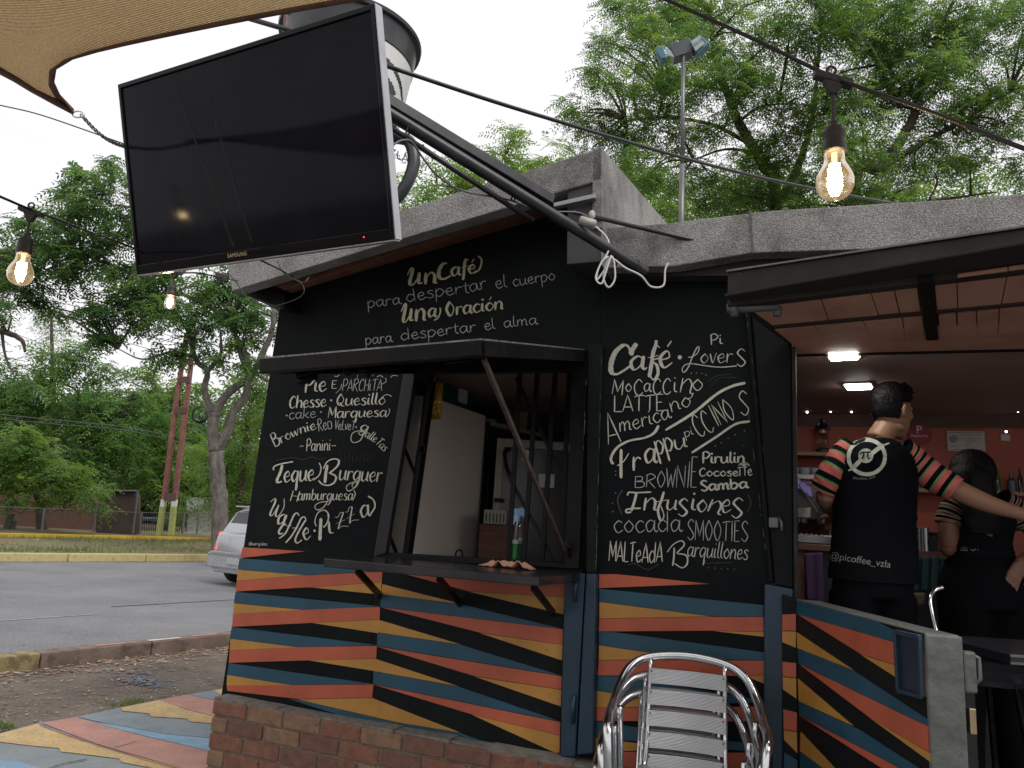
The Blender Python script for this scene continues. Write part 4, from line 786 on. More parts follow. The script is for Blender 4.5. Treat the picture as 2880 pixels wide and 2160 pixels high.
for nm, P in (('bezel', [(0, 0), (1, 0), (1 - bw, bh_), (bw, bh_)]), ('bezel', [(0, 1), (bw, 1 - bh_ * 2), (1 - bw, 1 - bh_ * 2), (1, 1)]), ('bezel', [(0, 0), (bw, bh_), (bw, 1 - bh_ * 2), (0, 1)]), ('bezel', [(1, 0), (1, 1), (1 - bw, 1 - bh_ * 2), (1 - bw, bh_)])):
    MB().prism([tp(*p, .0005) for p in P], [tp(*p, .007) for p in P]).build(nm, GLOSS, tv, bevel=.002)
SILV = mat('silver_plastic_rim', (.42, .43, .45), .3, metal=.4)
mb = MB(); xo = .005 / W_
mb.prism([tp(1.0005, 0, -.028), tp(1.0005, 1, -.028), tp(1 + xo, 1, -.028), tp(1 + xo, 0, -.028)], [tp(1.0005, 0, .004), tp(1.0005, 1, .004), tp(1 + xo, 1, .004), tp(1 + xo, 0, .004)]); mb.build('rim', SILV, tv, bevel=.001)
mb = MB(); mb.prism([tp(0, 1.0005, -.026), tp(1, 1.0005, -.026), tp(1, 1.006, -.026), tp(0, 1.006, -.026)], [tp(0, 1.0005, .002), tp(1, 1.0005, .002), tp(1, 1.006, .002), tp(0, 1.006, .002)]); mb.build('rim', SILV, tv)
mb = MB(); mb.prism([tp(.12, .12, -.075), tp(.88, .12, -.075), tp(.88, .9, -.075), tp(.12, .9, -.075)], [tp(.04, .05, -.031), tp(.96, .05, -.031), tp(.96, .96, -.031), tp(.04, .96, -.031)]); mb.build('back_cover', mat('matt_black_plastic', (.015, .015, .016), .5), tv, bevel=.006)
def font_mesh(txt, size, origin, X, Y, m, name, parent, ext=.0005, align='CENTER', mapf=None, spacing=1.0):
    cu = bpy.data.curves.new('t', 'FONT'); cu.body = txt; cu.size = size; cu.align_x = align; cu.space_character = spacing; cu.resolution_u = 3
    ob = bpy.data.objects.new('t', cu); COL.objects.link(ob); bpy.context.view_layer.update()
    me = ob.evaluated_get(bpy.context.evaluated_depsgraph_get()).to_mesh(); mb = MB()
    vs = [(v.co.x, v.co.y) for v in me.vertices]
    P = [mapf(x, y) if mapf else origin + X * x + Y * y for x, y in vs]
    mb.add(P, [tuple(p.vertices) for p in me.polygons]); bpy.data.objects.remove(ob); bpy.data.curves.remove(cu)
    return mb.build(name, m, parent)
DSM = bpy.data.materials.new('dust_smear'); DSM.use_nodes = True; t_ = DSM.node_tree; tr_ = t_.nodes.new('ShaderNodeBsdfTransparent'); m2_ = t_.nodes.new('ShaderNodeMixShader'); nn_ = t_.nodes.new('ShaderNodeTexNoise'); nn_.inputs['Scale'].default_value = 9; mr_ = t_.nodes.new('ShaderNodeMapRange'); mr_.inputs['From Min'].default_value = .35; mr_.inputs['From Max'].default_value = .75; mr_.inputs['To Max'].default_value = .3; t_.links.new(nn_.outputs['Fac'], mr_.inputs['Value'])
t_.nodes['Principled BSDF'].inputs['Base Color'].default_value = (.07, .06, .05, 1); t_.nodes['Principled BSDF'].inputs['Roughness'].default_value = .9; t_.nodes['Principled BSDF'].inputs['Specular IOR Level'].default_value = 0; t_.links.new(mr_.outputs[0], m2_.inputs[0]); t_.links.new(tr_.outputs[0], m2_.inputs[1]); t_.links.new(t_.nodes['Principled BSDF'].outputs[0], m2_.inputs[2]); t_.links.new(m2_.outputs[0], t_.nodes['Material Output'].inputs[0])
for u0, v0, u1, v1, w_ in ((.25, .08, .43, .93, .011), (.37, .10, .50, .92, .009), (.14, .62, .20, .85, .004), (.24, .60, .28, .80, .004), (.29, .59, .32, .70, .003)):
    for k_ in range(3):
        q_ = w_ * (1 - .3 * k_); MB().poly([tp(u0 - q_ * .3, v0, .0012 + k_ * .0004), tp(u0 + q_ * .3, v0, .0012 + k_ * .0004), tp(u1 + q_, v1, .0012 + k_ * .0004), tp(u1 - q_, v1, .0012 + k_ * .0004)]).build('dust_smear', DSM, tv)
font_mesh('SAMSUNG', .019, tp(.445, 1 - bh_ * .85, .0078), TX, TYv, mat('gold_print', (.55, .42, .22), .5), 'lettering', tv, spacing=1.1)
MB().lathe(tp(.905, 1 - bh_ * 1.1, .007), [(.0018, 0), (.0015, .002)], 10, axis=TN).build('standby_light', emis('red_led', (1, .03, .08), 4), tv)
# arm: round tube with a channel riding on it, from behind the screen to the wall
arm = thing('screen_arm', 'long black steel tube and channel slanting from the wall to the television', 'bracket', onf(1812, 800, .02))
p1 = onf(1815, 765, .27); p0 = at(1040, 286, 2.42); ad = (p1 - p0).normalized()
ARMM = mat('worn_black_tube', (.02, .021, .023), .32, scale=14, col2=(.038, .038, .042), metal=.3)
MB().tube([p0 - ad * .1, p1], .023, 18).build('tube', ARMM, arm, auto=40)
q1 = at(1550, 566, 2.80); q0_ = at(1040, 258, 2.42)
MB().beam(q0_ - ad * .1, q1, .05, .04).build('channel', ARMM, arm, bevel=.003)
MB().tube([at(1085, 350, 2.44), at(1500, 622, 2.74)], .011, 12).build('under_rod', ARMM, arm, smooth=True)
MB().beam(p0 + (p1 - p0) * .03 + UZ * .05, p0 + (p1 - p0) * .03 - UZ * .08, .05, .01, up=FN).build('mount_plate', ARMM, arm)
tvc = (TL + BR) / 2; MB().beam(tvc - TN * .08, p0, .08, .06).build('swivel', ARMM, arm, bevel=.004)
for x, y, Y in ((1142, 372, 2.46), (1438, 560, 2.68), (1724, 742, 2.88)):
    c = at(x, y, Y); MB().tube([c + UZ * .035 + FU * .01, c, c - UZ * .012 + FU * .012, c + UZ * .03 + FU * .02], .0035, 6).build('hook', BLKM, arm, smooth=True)
MB().lathe(p0.lerp(p1, .965), [(.026, -.01), (.026, .01)], 18, axis=ad).build('collar', ARMM, arm)
tag(MB().beam(onf(1560, 580, .31), onf(1676, 554, .31), .02, .03, up=FN).build('flat_bar', mat('pale_galvanised_bar', (.26, .27, .27), .4, metal=.4), bevel=.002, loc=onf(1560, 580, .31)), 'short pale flat bar across the dark box end under the roof peak', 'bar')
tag(MB().tube([at(1610, 596, 3.0), onf(2122, 716, .12)], .0095, 10).build('thin_pipe', ARMM, smooth=True, loc=onf(2122, 716, .12)), 'thin dark pipe slanting across the right roof edge below the arm', 'pipe')
tag(MB().tube(cr_spline([at(1085, 185, 2.5), at(1500, 320, 2.85), at(2000, 465, 3.5), at(2300, 533, 4.0), at(2560, 580, 4.6)], 8), [.0085] * 33, 10).build('stay_rod', ARMM, smooth=True, loc=at(1085, 185, 2.5)), 'long dark rod from the television passing over the right roof', 'rod')
tag(MB().tube([at(700, 52, 2.75), at(830, 90, 2.75), at(1000, 140, 2.8)], .011, 8).build('stay_rod', ARMM, smooth=True, loc=at(700, 52, 2.75)), 'dark rod running from under the sail to behind the television top', 'rod')
tag(MB().tube([at(806, 45, 2.9), at(800, 110, 2.9)], .012, 8).build('short_pipe', mat('rust_brown_pipe', (.08, .035, .03), .5), smooth=True, loc=at(806, 45, 2.9)), 'short rust brown upright pipe in front of the cup rim', 'pipe')
def cable(name, label, pts, r, m, cat='cable', n=6, res=8, group=None):
    P = cr_spline(pts, res); o = MB().tube(P, r, n).build(name, m, smooth=True, loc=P[0]); return tag(o, label, cat, group)
CBK = mat('black_rubber_cable', (.014, .014, .015), .4)
CWH = mat('white_flex', (.52, .51, .5), .45)
zc = lambda x, y: (1000 + x / 1.843, y / 1.843)
cable('power_cable', 'thin grey cable looping under the arm from the television to the taped joint', [at(*zc(195, 750), 2.300), at(*zc(240, 728), 2.350), at(*zc(290, 735), 2.400), at(*zc(350, 820), 2.460), at(*zc(430, 915), 2.520), at(*zc(560, 990), 2.600), at(*zc(790, 1035), 2.700), at(*zc(960, 1092), 2.800), at(*zc(1140, 1100), 2.860), at(*zc(1205, 1125), 2.880)], .0038, mat('grey_flex', (.10, .10, .11), .4))
cable('white_cable', 'white flex tied in a hanging loop on the arm and stapled to the right wall', [at(*zc(1215, 1150), 2.860), at(*zc(1300, 1230), 2.860), at(*zc(1310, 1300), 2.850), at(*zc(1260, 1390), 2.840), at(*zc(1250, 1450), 2.840), at(*zc(1290, 1400), 2.850), at(*zc(1330, 1330), 2.850), at(*zc(1345, 1440), 2.850), at(*zc(1310, 1490), 2.850), at(*zc(1285, 1430), 2.850), at(*zc(1320, 1340), 2.850), at(*zc(1400, 1390), 2.860), at(*zc(1480, 1430), 2.880), at(*zc(1530, 1485), 2.900), at(*zc(1595, 1480), 2.900), at(*zc(1605, 1400), 2.900), at(*zc(1620, 1365), 2.900)], .0042, CWH)
cable('white_cable', 'second strand of white flex bunched in the knot under the arm', [at(*zc(1310, 1330), 2.830), at(*zc(1275, 1360), 2.830), at(*zc(1245, 1440), 2.830), at(*zc(1275, 1470), 2.830), at(*zc(1300, 1400), 2.830), at(*zc(1325, 1325), 2.830)], .004, CWH)
tag(MB().beam(onf(*zc(1535, 1362), .06), onf(*zc(1665, 1357), .06), .012, .006).build('cable_clip', CWH, loc=onf(*zc(1535, 1362), .06)), 'small white strip where the white flex enters under the right roof edge', 'clip')
tj = at(*zc(1205, 1140), 2.78); mb = MB(); mb.tube([tj + FU * -.03 - UZ * .0, tj + FU * .03 - UZ * .02], [.02, .016], 10); mb.ball(tj + FU * .015 + UZ * .02, .014, .012, .02, 10, 6)
tag(mb.build('tape_joint', mat('wrinkled_pale_tape', (.36, .34, .31), .5, bump=.6, bscale=60), smooth=True, loc=tj), 'wad of pale tape round the cables on the arm', 'tape')
cable('black_cable', 'thin black cable drooping under the roof corner left of the wall', [onf(780, 735, .33), onf(800, 770, .33), onf(850, 800, .32), onf(845, 835, .32), onf(760, 862, .34), onf(700, 840, .34), onf(665, 795, .34), onf(648, 775, .34)], .003, CBK)
cable('black_cable', 'short black lead hanging from the television bottom to the rafter', [tp(.5, 1.0, -.03), onf(800, 765, .34), onf(850, 795, .34), onf(870, 780, .32)], .004, CBK)

# ------------------------------------------------------------------ giant cup on the roof
YC = 5.0; cc = at(925, 640, YC); ct = at(932, 118, YC); CH = ct.z - cc.z
cup = thing('giant_cup', 'giant black and white coffee cup with dark handle on the roof behind the television', 'cup sign', cc)
CW = speckle(mat('white_cup_enamel', (.62, .62, .60), .4, scale=3, var=.05), 20, .5, (.4, .37, .33), .7); CD = mat('dark_cup_metal', (.03, .032, .035), .35, scale=5, col2=(.06, .062, .066), metal=.3)
def crad(h): return .27 + (.50 - .27) * (h / CH) ** .8
n = 260; K = 130; rings = []; mb = MB(); cpos = Vector((cc.x, cc.y, cc.z)); toc = (EYE - cc); ang0 = math.atan2(toc.y, toc.x)
for k in range(K + 1):
    h = CH * k / K; r_ = crad(h); rings.append([cpos + Vector((r_ * math.cos(ang0 + 2 * math.pi * i / n), r_ * math.sin(ang0 + 2 * math.pi * i / n), h)) for i in range(n)])
mb.loft(rings)
mb.m = []
for k in range(K):
    for i in range(n):
        h = CH * (k + .5) / K; a = 2 * math.pi * (i + .5) / n; a = a - R(24); a = a - 2 * math.pi if a > math.pi else a; x = a * crad(h) ; y = h - CH * .48; r_ = math.hypot(x, y); ci = 0
        if h > CH * .86: ci = 1
        elif r_ < .47:
            ci = 1
            if .36 < r_ < .43: ci = 0
            if abs(x - y) < .05 and r_ < .43: ci = 0
            if r_ < .14: ci = 0
            if r_ < .09 and abs(x) < .06 and abs(y) < .05: ci = 1
        mb.m.append(ci)
mb.m += [1, 1]
mb.build('bowl', [CW, CD], cup, auto=30)
MB().lathe(cpos + UZ * (CH - .02), [(.51, 0), (.525, .005), (.53, .03), (.515, .045), (.50, .04)], 64).build('rim', CD, cup, auto=40)
MB().lathe(cpos + UZ * (CH * .865), [(crad(CH * .86) + .002, 0), (crad(CH * .86) + .007, .006), (crad(CH * .86) + .004, .012)], 64).build('seam', CD, cup, auto=40)
hp_ = [at(1105, 385, YC - .05), at(1150, 398, YC - .1), at(1164, 450, YC - .12), at(1150, 505, YC - .12), at(1120, 552, YC - .1), at(1085, 570, YC - .05)]
MB().tube(cr_spline(hp_, 6), .045, 14).build('handle', CD, cup, smooth=True)
font_mesh('VZLA', .09, at(1112, 445, YC - .38), Vector((.75, .66, 0)), UZ, CD, 'lettering', cup)

# ------------------------------------------------------------------ tan shade sail with hem, ring and chain
TAN = bpy.data.materials.new('tan_knitted_shade_cloth'); TAN.use_nodes = True; t_ = TAN.node_tree; b_ = t_.nodes['Principled BSDF']
uvn = t_.nodes.new('ShaderNodeUVMap'); mpn = t_.nodes.new('ShaderNodeMapping'); mpn.inputs['Scale'].default_value = (1, 1, 1); wv = t_.nodes.new('ShaderNodeTexWave'); wv.inputs['Scale'].default_value = 48; wv.inputs['Distortion'].default_value = .3; wv.inputs['Detail'].default_value = 1; wv.bands_direction = 'Y'
t_.links.new(uvn.outputs[0], mpn.inputs[0]); t_.links.new(mpn.outputs[0], wv.inputs['Vector'])
nn = t_.nodes.new('ShaderNodeTexNoise'); nn.inputs['Scale'].default_value = 190; tcn = t_.nodes.new('ShaderNodeTexCoord'); t_.links.new(tcn.outputs['Object'], nn.inputs['Vector'])
ad_ = t_.nodes.new('ShaderNodeMath'); ad_.operation = 'ADD'; t_.links.new(wv.outputs['Fac'], ad_.inputs[0]); t_.links.new(nn.outputs['Fac'], ad_.inputs[1])
rr_ = t_.nodes.new('ShaderNodeValToRGB'); rr_.color_ramp.elements[0].position = .45; rr_.color_ramp.elements[1].position = 1.0; rr_.color_ramp.elements[0].color = (.17, .11, .05, 1); rr_.color_ramp.elements[1].color = (.66, .48, .26, 1)
mh = t_.nodes.new('ShaderNodeMath'); mh.operation = 'MULTIPLY'; mh.inputs[1].default_value = .6; t_.links.new(ad_.outputs[0], mh.inputs[0]); t_.links.new(mh.outputs[0], rr_.inputs[0]); t_.links.new(rr_.outputs[0], b_.inputs['Base Color']); b_.inputs['Roughness'].default_value = .8
trn = t_.nodes.new('ShaderNodeBsdfTranslucent'); t_.links.new(rr_.outputs[0], trn.inputs[0]); msx = t_.nodes.new('ShaderNodeMixShader'); msx.inputs[0].default_value = .42
t_.links.new(b_.outputs[0], msx.inputs[1]); t_.links.new(trn.outputs[0], msx.inputs[2]); t_.links.new(msx.outputs[0], t_.nodes['Material Output'].inputs[0])
bpn = t_.nodes.new('ShaderNodeBump'); bpn.inputs['Strength'].default_value = .5; bpn.inputs['Distance'].default_value = .003; t_.links.new(ad_.outputs[0], bpn.inputs['Height']); t_.links.new(bpn.outputs[0], b_.inputs['Normal'])
tip = at(206, 316, 2.35)
EA = cr_spline([tip, at(150, 285, 2.28), at(60, 235, 2.2), at(0, 200, 2.1), at(-400, 10, 1.7), Vector((-2.6, .9, 2.55)), Vector((-3.2, -.6, 2.7))], 8)
EB = cr_spline([tip, at(168, 268, 2.24), at(150, 225, 2.12), at(172, 180, 2.02), at(300, 138, 1.92), at(680, 58, 1.75), at(1050, -8, 1.6)], 8)
EB = EB[:-1] + cr_spline([EB[-1], at(1500, -110, 1.45), Vector((2.0, .5, 2.75)), Vector((2.6, -.6, 2.9))], 8)  # unseen run over the camera, added to keep sky off the screen
sail = thing('shade_sail', 'tan knitted shade sail with a curved hem stretched over the terrace', 'shade sail', tip)
# resample both edges to the same count
def resamp(P, n):
    L_ = [0]
    for a, b in zip(P, P[1:]): L_.append(L_[-1] + (b - a).length)
    o = []
    for i in range(n):
        d = L_[-1] * i / (n - 1); k = max(j for j in range(len(L_)) if L_[j] <= d + 1e-9); k = min(k, len(P) - 2); u = (d - L_[k]) / max(L_[k + 1] - L_[k], 1e-9); o.append(P[k].lerp(P[k + 1], u))
    return o
iA = EA; na = 50; ea = resamp(EA, na); eb = resamp(EB, na); m = 20; vs = []; uv = []
for i in range(na):
    for j in range(m + 1):
        u = j / m; p = ea[i].lerp(eb[i], u); sag = .10 * math.sin(math.pi * u) * min(1, (ea[i] - eb[i]).length); vs.append(p - UZ * (-sag * .6)); uv.append((p.x * .5 + p.y * .1, (p.y * .9 - p.x * .15 + p.z * .9) * 1.0))
fs = [(i * (m + 1) + j, i * (m + 1) + j + 1, (i + 1) * (m + 1) + j + 1, (i + 1) * (m + 1) + j) for i in range(na - 1) for j in range(m)]
so_ = MB().add(vs, fs).build('sail_cloth', TAN, sail, smooth=True)
ul = so_.data.uv_layers.new(name='UVMap')
for lp_ in so_.data.loops: ul.data[lp_.index].uv = uv[lp_.vertex_index]
HEM = mat('brown_hem', (.10, .045, .03), .8, scale=20, col2=(.17, .085, .055))
def hem(E, inn):
    mb = MB(); n = len(E); A = []; B = []
    for i in range(n): d = (inn[i] - E[i]); d = d.normalized() * .035 if d.length > .001 else Vector((0, 0, .01)); A.append(E[i] - UZ * .004 - d * .1); B.append(E[i] + d - UZ * .004)
    mb.add(A + B, [(i, i + 1, n + i + 1, n + i) for i in range(n - 1)]); o = mb.build('hem', HEM, sail, smooth=True); s = o.modifiers.new('s', 'SOLIDIFY'); s.thickness = .006
hem(eb, ea); hem(ea, eb)
MB().tube([tip + Vector((.018 + .02 * math.cos(a), .0, -.006 + .012 * math.sin(a))) for a in [i * math.pi / 6 for i in range(12)]], .003, 6, closed=True).build('ring', STEEL, sail, smooth=True)
ch = thing('steel_chain', 'small link chain from the sail corner to behind the television', 'chain', tip)
c0_ = tip + Vector((.03, 0, -.01)); c1_ = at(352, 412, 2.62); nl = 26
for i in range(nl):
    p = c0_.lerp(c1_, (i + .5) / nl) - UZ * .02 * math.sin(math.pi * i / nl); d = (c1_ - c0_).normalized(); sd = d.cross(UZ).normalized() if i % 2 else d.cross(d.cross(UZ)).normalized()
    MB().tube([p + d * (.012 * math.cos(a)) + sd * (.006 * math.sin(a)) for a in [k * math.pi / 5 for k in range(10)]], .0019, 5, closed=True).build('link', GREYM, ch)
zz = at(70, 262, 2.3)
tag(MB().tube(cr_spline([at(0, 296, 6), at(120, 325, 6), at(330, 398, 6), at(420, 430, 6)], 8), .006, 5).build('overhead_wire', CBK, loc=at(0, 296, 6)), 'thin black wire crossing the sky below the sail corner', 'wire')

# ------------------------------------------------------------------ festoon lights
GLASS = bpy.data.materials.new('clear_bulb_glass'); GLASS.use_nodes = True; t_ = GLASS.node_tree; t_.nodes.remove(t_.nodes['Principled BSDF'])
tr_ = t_.nodes.new('ShaderNodeBsdfTransparent'); tr_.inputs[0].default_value = (1, .95, .86, 1); gl_ = t_.nodes.new('ShaderNodeBsdfGlossy'); gl_.inputs['Roughness'].default_value = .03; lw = t_.nodes.new('ShaderNodeLayerWeight'); lw.inputs[0].default_value = .42
m2_ = t_.nodes.new('ShaderNodeMixShader'); t_.links.new(lw.outputs['Facing'], m2_.inputs[0]); t_.links.new(tr_.outputs[0], m2_.inputs[1]); t_.links.new(gl_.outputs[0], m2_.inputs[2]); eg_ = t_.nodes.new('ShaderNodeEmission'); eg_.inputs[0].default_value = (1, .62, .25, 1); eg_.inputs[1].default_value = .10; as_ = t_.nodes.new('ShaderNodeAddShader'); t_.links.new(m2_.outputs[0], as_.inputs[0]); t_.links.new(eg_.outputs[0], as_.inputs[1]); t_.links.new(as_.outputs[0], t_.nodes['Material Output'].inputs[0])
FIL = emis('led_filament', (1, .76, .40), 80); GLOW = emis('filament_stem_glow', (1, .6, .2), 2.5)
SOCK = mat('black_rubber_socket', (.03, .026, .025), .55, bump=.2, bscale=30)
def festoon(lab, P, cord=.055, scale=1.0, kind=0, tilt=(0, 0)):
    o = thing('festoon_bulb', lab, 'light bulb', P, 'glowing bulbs on the festoon cables'); s = scale
    v = lambda x, y, z: Vector(P) + Vector((x + tilt[0] * -z, y + tilt[1] * -z, z)) * s
    c = MB(); c.prism([v(-.033, -.008, -.004), v(.033, -.008, -.02), v(.033, .008, -.02), v(-.033, .008, -.004)], [v(-.033, -.008, .009), v(.033, -.008, -.006), v(.033, .008, -.006), v(-.033, .008, .009)])
    c.prism([v(-.018, -.007, -.008), v(.018, -.007, -.014), v(.018, .007, -.014), v(-.018, .007, -.008)], [v(-.006, -.006, -.034), v(.007, -.006, -.034), v(.007, .006, -.034), v(-.006, .006, -.034)]); c.build('connector', SOCK, o, bevel=.002 * s)
    MB().tube([v(-.002 + .008 * math.cos(a), 0, .012 + .008 * math.sin(a)) for a in [k * math.pi / 6 for k in range(12)]], .0025 * s, 6, closed=True).build('hanging_eye', SOCK, o)
    z0 = -.034; z1_ = z0 - cord; MB().tube([v(0, 0, z0), v(0, 0, z1_)], .0032 * s, 8).build('cord', SOCK, o)
    pr = [(.004, z1_ + .008), (.008, z1_ + .004), (.009, z1_ - .002), (.016, z1_ - .008), (.018, z1_ - .016), (.0172, z1_ - .018), (.0182, z1_ - .020), (.0174, z1_ - .023), (.0184, z1_ - .025), (.0176, z1_ - .028), (.0185, z1_ - .030), (.0185, z1_ - .038), (.0195, z1_ - .040), (.0195, z1_ - .052), (.017, z1_ - .053)]
    ax = (v(0, 0, -1) - v(0, 0, 0)).normalized() * -1
    lt = lambda pr, nm, m, n=24: MB().lathe(v(0, 0, 0), [(r_ * s, z * s) for r_, z in pr], n, axis=ax).build(nm, m, o, auto=35)
    lt(pr, 'socket', SOCK)
    b0 = z1_ - .050
    if kind == 0: bp_ = [(.0165, b0), (.0165, b0 - .012), (.018, b0 - .022), (.024, b0 - .034), (.029, b0 - .046), (.0305, b0 - .056), (.029, b0 - .068), (.024, b0 - .078), (.015, b0 - .085), (.004, b0 - .088)]
    else: bp_ = [(.014, b0), (.016, b0 - .01), (.021, b0 - .025), (.0225, b0 - .038), (.021, b0 - .05), (.014, b0 - .06), (.004, b0 - .063)]
    gb_ = lt([(r_, z) for r_, z in cr2(bp_)], 'glass_bulb', GLASS, 32)
    fl_ = .034 if kind == 0 else .024; fz = b0 - (.026 if kind == 0 else .016)
    for k in range(4):
        a = k * math.pi / 2 + .4; r_ = .0068; MB().tube([v(r_ * .9 * math.cos(a), r_ * .9 * math.sin(a), fz), v(r_ * 1.15 * math.cos(a), r_ * 1.15 * math.sin(a), fz - fl_)], .0046 * s, 8).build('filament', FIL, gb_)
    MB().tube([v(0, 0, b0), v(0, 0, fz)], .0045 * s, 8).build('glass_stem', GLOW, gb_)
    return o
def cr2(p): return [tuple(q)[:2] for q in cr_spline([(a, b, 0) for a, b in p], 3)]
B1 = at(2342, 216, 1.16); festoon('large glowing clear bulb nearest the camera at the upper right', B1, .058)
B2 = at(88, 590, 1.88); festoon('glowing clear bulb at the far left hanging in front of the trees', B2, .040, 1.0, 0, (.03, 0))
B3 = at(492, 762, 3.0); festoon('small glowing bulb hanging just below the television bottom edge', B3, .03, .95, 1)
rp_ = on_plane(512, 598, TL, TN); rd_ = (rp_ - EYE).normalized(); rd_ = rd_ - TN * (2 * rd_.dot(TN)); B4 = rp_ + rd_ * 2.4; festoon('glowing bulb behind the camera mirrored in the television screen', B4 + Vector((0, 0, .16)), .05)
cable('festoon_cable', 'black festoon cable crossing the upper right corner and carrying the large bulb', [at(1700, -80, 1.35), at(1880, 2, 1.28), at(2120, 110, 1.2), B1 + Vector((0, 0, 0)), at(2620, 316, 1.06), at(2900, 425, .98), at(3300, 560, .9)], .0036, CBK, n=8)
cable('festoon_cable', 'black festoon cable running from the left picture edge behind the television to the roof corner', [at(-200, 470, 1.5), at(0, 553, 1.75), B2, at(240, 648, 2.2), at(385, 702, 2.6), B3 + Vector((0, 0, .0)), at(560, 768, 3.1), at(625, 782, 3.3), onf(668, 790, .32)], .0036, CBK, n=8)
tag(MB().box(at(624, 780, 3.3), (.03, 0, -.006), (0, .01, 0), (0, 0, .016)).build('cable_connector', SOCK, loc=at(624, 780, 3.3), bevel=.003), 'empty black connector on the festoon cable beside the roof corner', 'connector')

# ------------------------------------------------------------------ flood light mast behind the roof
fb0 = at(1917, 640, 4.9); ft = at(1922, 150, 4.9); mast = thing('floodlight_mast', 'slim grey mast with two teal floodlights standing behind the right roof', 'flood light', fb0 - UZ * .3)
MASTM = mat('grey_mast', (.15, .15, .155), .4, metal=.5, var=.1)
MB().tube([fb0 - UZ * .4, fb0.lerp(ft, .35)], .019, 12).build('pole', MASTM, mast, smooth=True); MB().tube([fb0.lerp(ft, .35), ft], .014, 12).build('pole', MASTM, mast, smooth=True)
TEAL = mat('teal_lamp_housing', (.012, .11, .15), .4); DT = mat('dark_navy_housing', (.01, .018, .028), .4)
def hb_(P, m, nm, dy=.06): A = [at(1680 + x / 1.843, y / 1.843, 4.88) for x, y in P]; return MB().prism(A, [p + Vector((.02, dy, .02)) for p in A]).build(nm, m, mast, bevel=.006)
hb_([(368, 228), (480, 195), (500, 265), (400, 298)], DT, 'control_box', .12); hb_([(304, 245), (340, 238), (362, 300), (330, 304), (305, 270)], TEAL, 'lamp_housing', .1); hb_([(345, 245), (378, 262), (400, 300), (362, 285)], mat('lamp_lens', (.3, .36, .36), .2), 'lamp_lens', .02)
hb_([(478, 212), (530, 178), (582, 222), (520, 280), (480, 240)], TEAL, 'lamp_housing', .1)
A = [at(1680 + x / 1.843, y / 1.843, 4.86) for x, y in [(486, 214), (530, 184), (556, 226), (510, 264)]]; MB().prism(A, [p + Vector((0, .012, 0)) for p in A]).build('lamp_lens', mat('lamp_lens', (.3, .36, .36), .2), mast)
eX = (A[1] - A[0]).normalized(); eY = (A[0] - A[3]).normalized(); font_mesh('1M GLOBAL', .035, (A[0] + A[2]) / 2 - eY * .01 - Vector((0, .004, 0)), eX, eY, DT, 'lettering', mast)

